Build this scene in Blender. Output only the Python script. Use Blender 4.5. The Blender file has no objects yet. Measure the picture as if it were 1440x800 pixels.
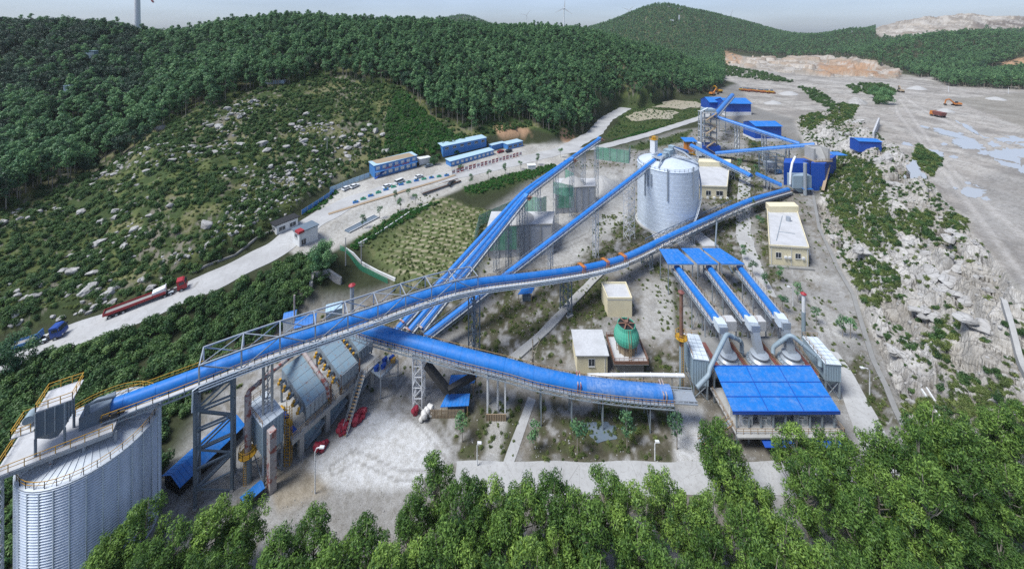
import bpy, bmesh, math, random
import numpy as np
from mathutils import Vector, Matrix
random.seed(7); RNG = np.random.default_rng(11)
C = bpy.context.scene.collection
R = math.radians
F, HZ, CX, EYE = 530.0, 45.0, 720.0, 80.0      # focal length in photo pixels, horizon row, centre column, eye height

def at_z(px, py, z):                            # point of the photo at a known height
    y = (EYE - z) * F / (py - HZ)
    return Vector(((px - CX) * y / F, y, z))
def at_d(px, py, y):                            # point of the photo at a known distance
    return Vector(((px - CX) * y / F, y, EYE - (py - HZ) * y / F))

# ------------------------------------------------------------------ materials
def new_mat(name):
    m = bpy.data.materials.new(name); m.use_nodes = True
    nt = m.node_tree; b = nt.nodes['Principled BSDF']
    return m, nt, b
def N(nt, typ, **kw):
    n = nt.nodes.new(typ)
    for k, v in kw.items(): setattr(n, k, v)
    return n
def noise(nt, scale, detail=4, rough=.55, coord='Object', stretch=None):
    tc = N(nt, 'ShaderNodeTexCoord')
    nz = N(nt, 'ShaderNodeTexNoise'); nz.inputs['Scale'].default_value = scale
    nz.inputs['Detail'].default_value = detail; nz.inputs['Roughness'].default_value = rough
    if stretch:
        mp = N(nt, 'ShaderNodeMapping'); mp.inputs['Scale'].default_value = stretch
        nt.links.new(tc.outputs[coord], mp.inputs[0]); nt.links.new(mp.outputs[0], nz.inputs['Vector'])
    else: nt.links.new(tc.outputs[coord], nz.inputs['Vector'])
    return nz
def ramp(nt, src, p0, p1):
    r = N(nt, 'ShaderNodeMapRange'); r.inputs[1].default_value = p0; r.inputs[2].default_value = p1
    nt.links.new(src, r.inputs[0]); return r.outputs[0]
def mix(nt, fac, a, b, blend='MIX'):
    mx = N(nt, 'ShaderNodeMix'); mx.data_type = 'RGBA'; mx.blend_type = blend
    for sock, v in ((mx.inputs[0], fac), (mx.inputs[6], a), (mx.inputs[7], b)):
        if hasattr(v, 'is_output'): nt.links.new(v, sock)
        elif isinstance(v, (int, float)): sock.default_value = v
        else: sock.default_value = (*v, 1)
    return mx.outputs[2]
def bump(nt, b, h, dist=.05, strength=.6):
    bp = N(nt, 'ShaderNodeBump'); bp.inputs['Distance'].default_value = dist; bp.inputs['Strength'].default_value = strength
    nt.links.new(h, bp.inputs['Height']); nt.links.new(bp.outputs[0], b.inputs['Normal'])
def paint(name, col, dirt=(.30, .29, .27), amt=.45, rough=.5, metal=0., scale=.6, rust=None, rust_amt=.0, bmp=0., stretch=None):
    """painted or bare surface with dust patches, fine grime and optional rust"""
    m, nt, b = new_mat(name)
    n1 = noise(nt, scale, 6, .65, stretch=stretch); n2 = noise(nt, scale * 9, 3, .6)
    c = mix(nt, ramp(nt, n1.outputs[0], .42, .75), col, tuple(col[i] * (1 - amt) + dirt[i] * amt for i in range(3)))
    c = mix(nt, ramp(nt, n2.outputs[0], .35, .7), c, tuple(x * .8 + .01 for x in col)) if amt > 0 else c
    if rust:
        n3 = noise(nt, scale * 2.3, 7, .7)
        c = mix(nt, ramp(nt, n3.outputs[0], .62 - rust_amt * .3, .70 - rust_amt * .3), c, rust)
    nt.links.new(c, b.inputs['Base Color'])
    b.inputs['Roughness'].default_value = rough; b.inputs['Metallic'].default_value = metal
    if bmp: bump(nt, b, n2.outputs[0], bmp)
    return m
RUST = (.20, .075, .035)
M = {}
M['blue'] = paint('blue_coated_steel', (.003, .17, .57), (.20, .32, .48), .36, .42, scale=.35, stretch=(1, 1, 1))
def settled(m, amt, lo):                       # cement dust lying on the upward faces
    nt = m.node_tree; b = nt.nodes['Principled BSDF']; src = b.inputs['Base Color'].links[0].from_socket
    ge = N(nt, 'ShaderNodeNewGeometry'); sp = N(nt, 'ShaderNodeSeparateXYZ'); nt.links.new(ge.outputs['Normal'], sp.inputs[0])
    nz = noise(nt, .9, 6, .7); mu = N(nt, 'ShaderNodeMath', operation='MULTIPLY'); nt.links.new(ramp(nt, sp.outputs[2], .6, 1.0), mu.inputs[0]); nt.links.new(ramp(nt, nz.outputs[0], lo, lo + .3), mu.inputs[1])
    m2 = N(nt, 'ShaderNodeMath', operation='MULTIPLY'); m2.inputs[1].default_value = amt; nt.links.new(mu.outputs[0], m2.inputs[0])
    nt.links.new(mix(nt, m2.outputs[0], src, (.34, .37, .40)), b.inputs['Base Color'])
settled(M['blue'], .30, .48)
M['bluedirty'] = paint('dusty_blue_steel', (.02, .17, .52), (.36, .42, .50), .75, .55, scale=.3)
M['bluedark'] = paint('deep_blue_cladding', (.004, .07, .40), (.06, .14, .40), .35, .5, scale=.3)
M['cabin'] = paint('sky_blue_cabin_panel', (.05, .22, .55), (.3, .42, .6), .4, .5, scale=.4)
M['cabinroof'] = paint('pale_blue_roof_sheet', (.40, .58, .70), (.45, .47, .48), .5, .5, scale=.3)
M['galv'] = paint('galvanised_steel', (.40, .45, .50), (.30, .29, .27), .5, .45, .35, scale=.8, rust=RUST, rust_amt=.0)
M['steel'] = paint('grey_blue_painted_steel', (.15, .20, .25), (.28, .28, .27), .5, .5, .2, scale=.8)
M['steelmid'] = paint('mid_grey_painted_steel', (.27, .33, .38), (.34, .33, .31), .5, .5, .1, scale=.8, rust=RUST, rust_amt=.1)
M['white'] = paint('white_painted_metal', (.74, .76, .77), (.45, .44, .42), .5, .5, scale=.6)
M['yellow'] = paint('yellow_rail_paint', (.55, .30, .015), (.28, .18, .06), .5, .5, scale=1.5)
M['tan'] = paint('weathered_tan_rail', (.36, .25, .13), (.25, .18, .11), .6, .7, scale=1.2, rust=RUST, rust_amt=.2)
M['rust'] = paint('rusty_steel', (.19, .09, .055), (.30, .25, .22), .7, .85, scale=.9, bmp=.03)
M['rustpipe'] = paint('peeling_red_pipe', (.42, .39, .38), (.30, .18, .15), .7, .75, scale=.3, rust=(.24, .07, .055), rust_amt=.42, bmp=.02)
M['greypipe'] = paint('grey_duct', (.25, .33, .38), (.33, .33, .33), .5, .5, scale=.6)
M['conc'] = paint('weathered_concrete', (.40, .40, .385), (.24, .235, .22), .8, .9, scale=.35, bmp=.02)
M['concdark'] = paint('stained_concrete', (.26, .26, .25), (.14, .14, .13), .8, .9, scale=.3, bmp=.02)
M['cream'] = paint('cream_render', (.78, .70, .47), (.52, .48, .38), .6, .9, scale=.45)
M['whitewall'] = paint('white_render', (.72, .73, .72), (.45, .44, .42), .6, .9, scale=.45)
M['roofgrey'] = paint('dusty_flat_roof', (.52, .53, .54), (.30, .30, .30), .9, .95, scale=.28, bmp=.02)
M['screenlid'] = paint('blue_grey_cover_plate', (.20, .31, .39), (.30, .27, .23), .6, .6, scale=.5, rust=RUST, rust_amt=.12)
M['dcroof'] = paint('pale_collector_roof', (.62, .70, .76), (.42, .42, .42), .6, .55, scale=.5)
M['dcwall'] = paint('pale_blue_grey_cladding', (.30, .40, .47), (.30, .31, .31), .6, .55, scale=.5)
M['black'] = paint('black_rubber', (.012, .013, .015), (.08, .08, .08), .4, .6, scale=.8)
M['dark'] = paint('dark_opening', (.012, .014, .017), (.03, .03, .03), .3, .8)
M['red'] = paint('red_paint', (.34, .02, .03), (.20, .05, .05), .5, .55, scale=1.5)
M['crimson'] = paint('crimson_plastic', (.30, .012, .035), (.18, .06, .08), .5, .6, scale=1.5)
M['orange'] = paint('orange_plant_paint', (.55, .19, .03), (.30, .16, .08), .5, .6, scale=1)
M['brown'] = paint('brown_red_paint', (.18, .05, .04), (.25, .2, .18), .6, .7, scale=1)
M['timber'] = paint('old_timber', (.34, .26, .17), (.22, .18, .14), .7, .9, scale=1.2)
M['greentower'] = paint('green_fibreglass', (.06, .36, .24), (.25, .42, .34), .5, .45, scale=.5)
M['rubber'] = paint('tyre_rubber', (.02, .02, .021), (.15, .14, .13), .5, .9)
M['truckblue'] = paint('truck_blue', (.01, .06, .30), (.1, .12, .2), .4, .4)
M['truckred'] = paint('truck_red', (.36, .012, .022), (.25, .1, .1), .4, .4)
M['tarp'] = paint('pale_sheet', (.66, .65, .62), (.42, .40, .36), .6, .8, scale=.9)
M['gravel'] = paint('crushed_stone', (.42, .42, .41), (.27, .26, .25), .8, .95, scale=1.5, bmp=.15)
M['lane'] = paint('worn_white_line', (.6, .6, .58), (.35, .34, .33), .9, .9, scale=.8)
def glass(name, col=(.03, .04, .05)):
    m, nt, b = new_mat(name); b.inputs['Base Color'].default_value = (*col, 1); b.inputs['Roughness'].default_value = .12; return m
M['glass'] = glass('dark_window_glass')
def zinc():
    m, nt, b = new_mat('corrugated_zinc_sheet')
    n1 = noise(nt, .25, 5, .6, stretch=(3, 3, .35)); n2 = noise(nt, 2.5, 4, .6)
    c = mix(nt, ramp(nt, n1.outputs[0], .3, .75), (.66, .72, .78), (.36, .42, .48))
    c = mix(nt, ramp(nt, n2.outputs[0], .5, .8), c, (.56, .58, .60))
    nt.links.new(c, b.inputs['Base Color']); b.inputs['Metallic'].default_value = .35; b.inputs['Roughness'].default_value = .36
    return m
M['zinc'] = zinc()
M['zincroof'] = paint('dusty_zinc_roof', (.52, .57, .62), (.36, .37, .37), .7, .6, .2, scale=.3)
M['silowhite'] = paint('pale_silo_sheet', (.62, .70, .79), (.44, .48, .52), .22, .5, .15, scale=.12, stretch=(2, 2, .4))
def mesh_net():
    m, nt, b = new_mat('green_safety_net')
    n1 = noise(nt, .5, 5, .7)
    c = mix(nt, ramp(nt, n1.outputs[0], .35, .7), (.10, .33, .22), (.24, .46, .36))
    nt.links.new(c, b.inputs['Base Color']); b.inputs['Roughness'].default_value = .9
    b.inputs['Alpha'].default_value = .55
    return m
M['net'] = mesh_net()
def fence_net():
    m, nt, b = new_mat('green_wire_mesh'); b.inputs['Base Color'].default_value = (.05, .30, .18, 1); b.inputs['Alpha'].default_value = .4; return m
M['meshgreen'] = fence_net()
def leaf(name, c1, c2, trans=.35):
    m, nt, b = new_mat(name)
    at = N(nt, 'ShaderNodeAttribute'); at.attribute_name = 'tint'
    oi = N(nt, 'ShaderNodeObjectInfo')
    c = mix(nt, at.outputs['Fac'], c1, c2)
    hv = N(nt, 'ShaderNodeHueSaturation'); nt.links.new(c, hv.inputs['Color'])
    nt.links.new(ramp2(nt, oi.outputs['Random'], .62, 1.38), hv.inputs['Value'])
    nt.links.new(ramp2(nt, oi.outputs['Random'], .515, .485), hv.inputs['Hue'])
    nt.links.new(hv.outputs[0], b.inputs['Base Color']); b.inputs['Roughness'].default_value = .55
    b.inputs['Specular IOR Level'].default_value = .35
    tr = N(nt, 'ShaderNodeBsdfTranslucent'); nt.links.new(hv.outputs[0], tr.inputs['Color'])
    ms = N(nt, 'ShaderNodeMixShader'); ms.inputs[0].default_value = trans
    out = nt.nodes['Material Output']
    nt.links.new(b.outputs[0], ms.inputs[1]); nt.links.new(tr.outputs[0], ms.inputs[2]); nt.links.new(ms.outputs[0], out.inputs[0])
    return m
def ramp2(nt, src, lo, hi):
    r = N(nt, 'ShaderNodeMapRange'); r.inputs[3].default_value = lo; r.inputs[4].default_value = hi
    nt.links.new(src, r.inputs[0]); return r.outputs[0]
M['leaf_euc'] = leaf('eucalyptus_leaves', (.024, .078, .018), (.21, .35, .065), .30)
M['leaf_forest'] = leaf('forest_leaves', (.032, .118, .058), (.19, .34, .13), .25)
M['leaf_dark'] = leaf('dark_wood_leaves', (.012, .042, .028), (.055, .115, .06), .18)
M['leaf_bush'] = leaf('bush_leaves', (.024, .080, .026), (.12, .21, .06), .25)
M['leaf_weed'] = leaf('weed_leaves', (.075, .13, .032), (.26, .32, .11))
M['leaf_hedge'] = leaf('hedge_leaves', (.02, .11, .02), (.07, .22, .04))
M['bark'] = paint('pale_bark', (.30, .27, .22), (.15, .13, .10), .6, .95, scale=2)
def rockmat():
    m, nt, b = new_mat('pale_granite')
    n1 = noise(nt, .5, 6, .65); n2 = noise(nt, 4, 5, .7)
    c = mix(nt, ramp(nt, n1.outputs[0], .35, .7), (.42, .415, .40), (.26, .25, .235))
    c = mix(nt, ramp(nt, n2.outputs[0], .55, .75), c, (.14, .135, .12))
    vr = N(nt, 'ShaderNodeTexVoronoi'); vr.feature = 'DISTANCE_TO_EDGE'; vr.inputs['Scale'].default_value = 1.6; tc = N(nt, 'ShaderNodeTexCoord'); mp = N(nt, 'ShaderNodeMapping'); mp.inputs['Scale'].default_value = (1, 1, 2.2); nt.links.new(tc.outputs['Object'], mp.inputs[0]); nt.links.new(mp.outputs[0], vr.inputs['Vector'])
    c = mix(nt, ramp(nt, vr.outputs[0], .035, .0), c, (.10, .095, .085))
    nt.links.new(c, b.inputs['Base Color']); b.inputs['Roughness'].default_value = .92
    bump(nt, b, n2.outputs[0], .12, .8); return m
M['rock'] = rockmat()
def water(name, col, rough=.06):
    m, nt, b = new_mat(name); b.inputs['Base Color'].default_value = (*col, 1); b.inputs['Roughness'].default_value = rough
    n1 = noise(nt, 1.2, 3, .5); bump(nt, b, n1.outputs[0], .02, .2); return m
M['pond'] = water('silty_pond_water', (.42, .38, .29), .25)
M['puddle'] = water('pale_puddle_water', (.36, .38, .39), .10)
def roadmat():
    m, nt, b = new_mat('concrete_pavement')
    n1 = noise(nt, .12, 6, .65); n2 = noise(nt, 1.6, 5, .7)
    tc = N(nt, 'ShaderNodeTexCoord')
    c = mix(nt, ramp(nt, n1.outputs[0], .35, .7), (.43, .435, .43), (.32, .32, .315))
    c = mix(nt, ramp(nt, n2.outputs[0], .5, .8), c, (.27, .265, .255))
    vr = N(nt, 'ShaderNodeTexVoronoi'); vr.feature = 'DISTANCE_TO_EDGE'; vr.inputs['Scale'].default_value = .22; nt.links.new(tc.outputs['Object'], vr.inputs['Vector'])
    c = mix(nt, ramp(nt, vr.outputs[0], .007, .0), c, (.24, .235, .225))
    nt.links.new(c, b.inputs['Base Color']); b.inputs['Roughness'].default_value = .9
    return m
M['road'] = roadmat()
def cloudsheet(): pass

# ------------------------------------------------------------------ mesh builder
class MB:
    def __init__(s): s.v = []; s.f = []
    def add(s, vs, fs):
        o = len(s.v); s.v.extend([tuple(p) for p in vs]); s.f.extend([tuple(i + o for i in f) for f in fs]); return s
    def hexa(s, a, b):                          # two quads (lists of 4 points, same winding): bottom, top
        return s.add(list(a) + list(b), [(3, 2, 1, 0), (4, 5, 6, 7), (0, 1, 5, 4), (1, 2, 6, 5), (2, 3, 7, 6), (3, 0, 4, 7)])
    def box(s, c, d, rz=0.):
        hx, hy, hz = d[0] / 2, d[1] / 2, d[2] / 2; ca, sa = math.cos(rz), math.sin(rz)
        q = [(-hx, -hy), (hx, -hy), (hx, hy), (-hx, hy)]
        p = [(c[0] + x * ca - y * sa, c[1] + x * sa + y * ca) for x, y in q]
        return s.hexa([(x, y, c[2] - hz) for x, y in p], [(x, y, c[2] + hz) for x, y in p])
    def prism(s, poly, z0, z1):                 # plan polygon, z may be numbers or lists
        n = len(poly); z0 = [z0] * n if not hasattr(z0, '__len__') else z0; z1 = [z1] * n if not hasattr(z1, '__len__') else z1
        vs = [(p[0], p[1], z0[i]) for i, p in enumerate(poly)] + [(p[0], p[1], z1[i]) for i, p in enumerate(poly)]
        ar = sum(poly[i][0] * poly[(i + 1) % n][1] - poly[(i + 1) % n][0] * poly[i][1] for i in range(n))
        fs = [tuple(range(n))[::-1], tuple(range(n, 2 * n))] + [(i, (i + 1) % n, n + (i + 1) % n, n + i) for i in range(n)]
        if ar < 0: fs = [f[::-1] for f in fs]
        return s.add(vs, fs)
    def bar(s, p, q, w, h=None):                # rectangular bar from p to q
        p = Vector(p); q = Vector(q); h = h or w; d = q - p
        if d.length < 1e-5: return s
        d.normalize(); up = Vector((0, 0, 1)) if abs(d.z) < .98 else Vector((0, 1, 0))
        a = d.cross(up).normalized() * (w / 2); b = a.cross(d).normalized() * (h / 2)
        return s.hexa([p - a - b, p + a - b, p + a + b, p - a + b], [q - a - b, q + a - b, q + a + b, q - a + b])
    def tube(s, pts, r, n=10, cap=True):
        pts = [Vector(p) for p in pts]; rs = r if hasattr(r, '__len__') else [r] * len(pts); vs = []; fs = []
        ref = None
        for i, p in enumerate(pts):
            d = (pts[min(i + 1, len(pts) - 1)] - pts[max(i - 1, 0)]).normalized()
            if ref is None: ref = Vector((0, 0, 1)) if abs(d.z) < .9 else Vector((1, 0, 0))
            a = d.cross(ref).normalized(); b = a.cross(d).normalized(); ref = b
            vs += [p + (a * math.cos(t) + b * math.sin(t)) * rs[i] for t in (2 * math.pi * k / n for k in range(n))]
        for i in range(len(pts) - 1):
            for k in range(n):
                k2 = (k + 1) % n; fs.append((i * n + k, i * n + k2, (i + 1) * n + k2, (i + 1) * n + k))
        if cap: fs += [tuple(range(n))[::-1], tuple(range((len(pts) - 1) * n, len(pts) * n))]
        return s.add(vs, fs)
    def lathe(s, c, prof, n=32, cap=True):      # profile [(r,z)...] from bottom to top
        vs = []; fs = []
        for r, z in prof: vs += [(c[0] + r * math.cos(2 * math.pi * k / n), c[1] + r * math.sin(2 * math.pi * k / n), c[2] + z) for k in range(n)]
        for i in range(len(prof) - 1):
            for k in range(n):
                k2 = (k + 1) % n; fs.append((i * n + k, i * n + k2, (i + 1) * n + k2, (i + 1) * n + k))
        if cap: fs += [tuple(range(n))[::-1], tuple(range((len(prof) - 1) * n, len(prof) * n))]
        return s.add(vs, fs)
    def build(s, name, mat, parent=None, smooth=False, ang=None):
        if name in ('column', 'footing') and parent and len(s.v) > 8:      # every column and footing a part of its own
            for i in range(0, len(s.v), 8):
                q = MB(); q.add(s.v[i:i + 8], [tuple(k - i for k in f) for f in s.f if i <= f[0] < i + 8]); o = q.build(name, mat, parent)
            return o
        o = parent.location if parent else Vector((0, 0, 0))
        k = parent
        while k and k.parent: k = k.parent; o = o + k.location
        me = bpy.data.meshes.new(name)
        v = np.array(s.v, dtype=np.float32).reshape(-1, 3) - np.array(o, dtype=np.float32)
        me.from_pydata(v.tolist(), [], s.f); me.materials.append(mat)
        if smooth:
            me.polygons.foreach_set('use_smooth', [True] * len(me.polygons))
            try: me.set_sharp_from_angle(angle=R(ang or 40))
            except Exception: pass
        me.update()
        ob = bpy.data.objects.new(name, me); C.objects.link(ob)
        if parent: ob.parent = parent
        return ob
def tag(o, label, cat, group=None):
    o['label'] = label; o['category'] = cat
    if group: o['group'] = group
    return o
def thing(name, label, cat, loc=(0, 0, 0), group=None, rz=0):
    o = bpy.data.objects.new(name, None); o.empty_display_size = .5; C.objects.link(o)
    o.location = loc; o.rotation_euler.z = rz
    return tag(o, label, cat, group)
def structure(o): o['kind'] = 'structure'; return o
def copy_tree(o, parent=None):
    c = o.copy(); C.objects.link(c)
    if parent: c.parent = parent
    for ch in o.children: copy_tree(ch, c)
    return c
# ------------------------------------------------------------------ terrain
def smooth01(t): t = np.clip(t, 0, 1); return t * t * (3 - 2 * t)
def _hash(ix, iy, seed):
    h = (ix.astype(np.int64) * 374761393 + iy.astype(np.int64) * 668265263 + seed * 974711) & 0x7fffffff
    h = ((h ^ (h >> 13)) * 1274126177) & 0x7fffffff
    return ((h ^ (h >> 16)) & 0xffff) / 65535.0
def vnoise(x, y, seed=0):
    ix = np.floor(x); iy = np.floor(y); fx = x - ix; fy = y - iy; fx = fx * fx * (3 - 2 * fx); fy = fy * fy * (3 - 2 * fy)
    a = _hash(ix, iy, seed); b = _hash(ix + 1, iy, seed); c = _hash(ix, iy + 1, seed); d = _hash(ix + 1, iy + 1, seed)
    return (a * (1 - fx) + b * fx) * (1 - fy) + (c * (1 - fx) + d * fx) * fy
def fbm(x, y, seed=0, oct=4):
    s = 0; a = .5; t = 0
    for i in range(oct): s = s + a * vnoise(x, y, seed + i * 17); t += a; a *= .5; x = x * 2.03 + 11.3; y = y * 2.03 + 5.7
    return s / t
def worley(x, y, seed=0):                        # nearest and second distance, id of the nearest cell, offset to it
    ix = np.floor(x); iy = np.floor(y); d1 = np.full(x.shape, 9.); d2 = np.full(x.shape, 9.); idv = np.zeros(x.shape); ox = np.zeros(x.shape); oy = np.zeros(x.shape)
    for dx in (-1, 0, 1):
        for dy in (-1, 0, 1):
            cx = ix + dx; cy = iy + dy
            qx = cx + _hash(cx, cy, seed) - x; qy = cy + _hash(cx, cy, seed + 5) - y; d = np.hypot(qx, qy)
            near = d < d1
            d2 = np.where(near, d1, np.minimum(d2, d)); idv = np.where(near, _hash(cx, cy, seed + 9), idv)
            ox = np.where(near, -qx, ox); oy = np.where(near, -qy, oy); d1 = np.where(near, d, d1)
    return d1, d2, idv, ox, oy
def inpoly(x, y, poly):
    r = np.zeros(x.shape, bool); n = len(poly)
    for i in range(n):
        x0, y0 = poly[i]; x1, y1 = poly[(i + 1) % n]
        if y0 == y1: continue
        c = ((y0 > y) != (y1 > y)) & (x < (x1 - x0) * (y - y0) / (y1 - y0) + x0)
        r ^= c
    return r
def polydist(x, y, pts):                         # distance to a polyline, and parameter (vertex index + fraction)
    best = np.full(x.shape, 1e9); par = np.zeros(x.shape)
    for i in range(len(pts) - 1):
        ax, ay = pts[i][:2]; bx, by = pts[i + 1][:2]; dx, dy = bx - ax, by - ay
        t = np.clip(((x - ax) * dx + (y - ay) * dy) / (dx * dx + dy * dy + 1e-9), 0, 1)
        d = np.hypot(x - ax - t * dx, y - ay - t * dy); k = d < best
        best = np.where(k, d, best); par = np.where(k, i + t, par)
    return best, par
def polymask(x, y, poly, soft):                  # 1 inside, falling to 0 over `soft` metres outside
    ins = inpoly(x, y, poly); d, _ = polydist(x, y, list(poly) + [poly[0]])
    return np.where(ins, 1., smooth01(1 - d / soft))

Z = lambda px, py, z: tuple(at_z(px, py, z))
D = lambda px, py, d: tuple(at_d(px, py, d))
W = lambda px, d, z: ((px - CX) * d / F, d, z)   # column, distance and height
ROAD = [(-60, 528, .5), (10, 505, 1.5), (100, 472, 3), (200, 437, 4.5), (300, 395, 5.5), (390, 350, 6.5), (435, 315, 7), (490, 285, 7.5), (560, 262, 8), (640, 246, 7.5), (720, 229, 6.5), (790, 212, 5.5), (836, 188, 5), (852, 168, 5), (880, 152, 5.5)]
ROAD2 = [(780, 216, 5.7), (850, 206, 4.5), (910, 190, 4), (985, 166, 4.5), (1000, 158, 5)]
pts = []
pts += [Z(*p) for p in ROAD] + [Z(*p) for p in ROAD2[1:]]
pts += [(x, y, -4 if x < 85 else 6 if x > 110 else 0) for x in (-170, -110, -60, 0, 60, 100, 150) for y in (28, 45)]
pts += [Z(*p) for p in [(0, 620, -2), (100, 600, -2.5), (-60, 600, -2), (-60, 760, -3), (100, 800, -3)]]
pts += [D(*p) for p in [(100, 520, 88), (200, 500, 92), (300, 450, 103), (400, 415, 111), (0, 440, 101), (0, 350, 125), (-60, 300, 138), (0, 300, 140), (100, 400, 112), (100, 300, 145), (100, 250, 165),
    (200, 350, 122), (200, 280, 145), (200, 210, 175), (300, 340, 124), (300, 270, 148), (300, 200, 185), (300, 150, 215), (350, 128, 235), (400, 290, 148), (400, 260, 163), (400, 200, 195), (400, 150, 225),
    (500, 228, 195), (500, 180, 220), (500, 140, 250), (600, 190, 225), (600, 150, 250), (700, 190, 238), (700, 150, 270), (800, 190, 258), (800, 160, 290),
    (0, 200, 200), (0, 120, 260), (0, 60, 310), (100, 220, 195), (100, 150, 230), (100, 80, 290), (150, 240, 180), (180, 200, 195), (200, 150, 230), (200, 100, 280),
    (300, 100, 275), (300, 60, 320), (420, 100, 270), (420, 60, 320), (560, 100, 290), (560, 60, 350), (640, 100, 310), (640, 60, 380), (740, 130, 300), (740, 80, 380), (830, 120, 340), (830, 75, 430), (900, 125, 380), (900, 88, 450), (960, 124, 440), (-80, 200, 200), (-80, 100, 270)]]
pts += [W(*p) for p in [(-80, 330, 78), (-80, 430, 66), (0, 330, 79), (0, 430, 66), (100, 330, 80), (100, 430, 66), (160, 340, 76), (215, 350, 66), (215, 450, 52), (300, 360, 75), (300, 460, 62), (420, 370, 84), (420, 480, 68), (560, 390, 80), (560, 500, 66),
    (640, 430, 78), (640, 540, 62), (740, 470, 75), (740, 600, 58), (830, 500, 70), (830, 640, 50), (900, 520, 51), (900, 650, 32), (960, 540, 33), (960, 650, 14), (1015, 500, 9),
    (500, 800, 50), (700, 1000, 50), (-80, 800, 50), (200, 900, 50), (640, 1500, 92), (655, 1800, 150), (560, 1700, 60), (700, 1700, 70),
    (860, 1500, 98), (930, 1600, 190), (965, 1600, 172), (1000, 1600, 150), (1060, 1600, 104), (1125, 1600, 52), (800, 1600, 70), (890, 1550, 150), (930, 2100, 100), (1060, 2100, 50), (800, 2100, 30), (1125, 2100, 40),
    (930, 1300, 80), (1000, 1300, 50), (870, 1200, 40), (1200, 1200, 78), (1150, 1250, 58), (1200, 1450, 60), (1290, 800, 56), (1350, 850, 68), (1400, 850, 70), (1440, 850, 58), (1520, 850, 55), (1225, 800, 34), (1290, 1000, 35), (1400, 1050, 45),
    (1240, 1500, 96), (1300, 1500, 130), (1360, 1500, 143), (1440, 1500, 128), (1540, 1500, 125), (1350, 1900, 120), (1500, 1900, 120), (1235, 1300, 66)]]
pts += [Z(*p) for p in [(930, 160, 5), (880, 180, 5), (950, 182, 4), (985, 150, 5.5), (960, 140, 6), (1000, 215, 3), (1100, 200, 5), (1040, 163, 6), (1080, 130, 6), (1010, 112, 8), (1060, 92, 8), (1150, 110, 9), (1150, 92, 10), (1050, 85, 8), (1130, 86, 10), (1100, 100, 8),
    (1300, 130, 13), (1400, 130, 13), (1440, 200, 14), (1300, 200, 13), (1440, 300, 15), (1440, 370, 15), (1350, 270, 14), (1230, 150, 12), (1200, 130, 11), (1600, 300, 15), (1600, 150, 14), (1900, 300, 15), (1900, 150, 14), (1900, 500, 14), (2100, 700, 13), (1250, 112, 12), (1440, 110, 13),
    (1175, 165, 14), (1215, 190, 15), (1250, 210, 15.5), (1300, 265, 16), (1360, 335, 16), (1432, 425, 15.5), (1170, 240, 3), (1150, 290, 0), (1165, 340, 0), (1205, 410, -1), (1235, 480, -2.5), (1272, 570, -3), (1300, 640, -2),
    (1215, 260, 9), (1250, 330, 7.5), (1290, 400, 6), (1330, 470, 5), (1380, 560, 4.5), (1350, 620, 1.5), (1440, 480, 11), (1440, 560, 8), (1500, 560, 10), (1500, 450, 15)]]
pts += [D(*p) for p in [(920, 88, 1000), (1000, 76, 1150), (1000, 62, 1250), (1060, 62, 1250), (1150, 75, 1100), (1200, 76, 950), (1180, 95, 800), (1250, 97, 720), (1290, 108, 610), (1350, 104, 620), (1440, 104, 600), (1250, 52, 1300), (1350, 44, 1300), (1440, 44, 1300)]]
P = np.array(pts); PQ = np.stack([P[:, 0] / P[:, 1], np.log(P[:, 1])], 1)
CC = .03
def kern(a, b): return np.sqrt(((a[:, None, :] - b[None, :, :]) ** 2).sum(-1) + CC * CC)
A = kern(PQ, PQ) - np.eye(len(P)) * 1e-4
n_ = len(P); poly_ = np.concatenate([np.ones((n_, 1)), PQ], 1)
S_ = np.block([[A, poly_], [poly_.T, np.zeros((3, 3))]])
sol = np.linalg.lstsq(S_, np.concatenate([P[:, 2] , np.zeros(3)]), rcond=None)[0]
def rbf(u, w):
    out = np.empty(u.size); q = np.stack([u.ravel(), w.ravel()], 1)
    for i in range(0, len(q), 20000):
        b = q[i:i + 20000]; out[i:i + 20000] = kern(b, PQ) @ sol[:n_] + sol[n_] + b @ sol[n_ + 1:]
    return out.reshape(u.shape)
NU, NW = 1300, 640
gu = np.linspace(-2.45, 2.45, NU); gw = np.linspace(math.log(26), math.log(2600), NW)
# coarse evaluation, then bilinear refinement
cu = np.linspace(-2.45, 2.45, 326); cw = np.linspace(math.log(26), math.log(2600), 161)
cz = rbf(*np.meshgrid(cu, cw))
def bil(z, us, ws, u, w):
    fu = np.clip((u - us[0]) / (us[1] - us[0]), 0, len(us) - 1.001); fw = np.clip((w - ws[0]) / (ws[1] - ws[0]), 0, len(ws) - 1.001)
    i = fu.astype(int); j = fw.astype(int); a = fu - i; b = fw - j
    return (z[j, i] * (1 - a) + z[j, i + 1] * a) * (1 - b) + (z[j + 1, i] * (1 - a) + z[j + 1, i + 1] * a) * b
GU, GW = np.meshgrid(gu, gw); GY = np.exp(GW); GX = GU * GY
GZ = bil(cz, cu, cw, GU, GW)
XY = lambda L, z: [tuple(at_z(px, py, z))[:2] for px, py in L]
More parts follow.
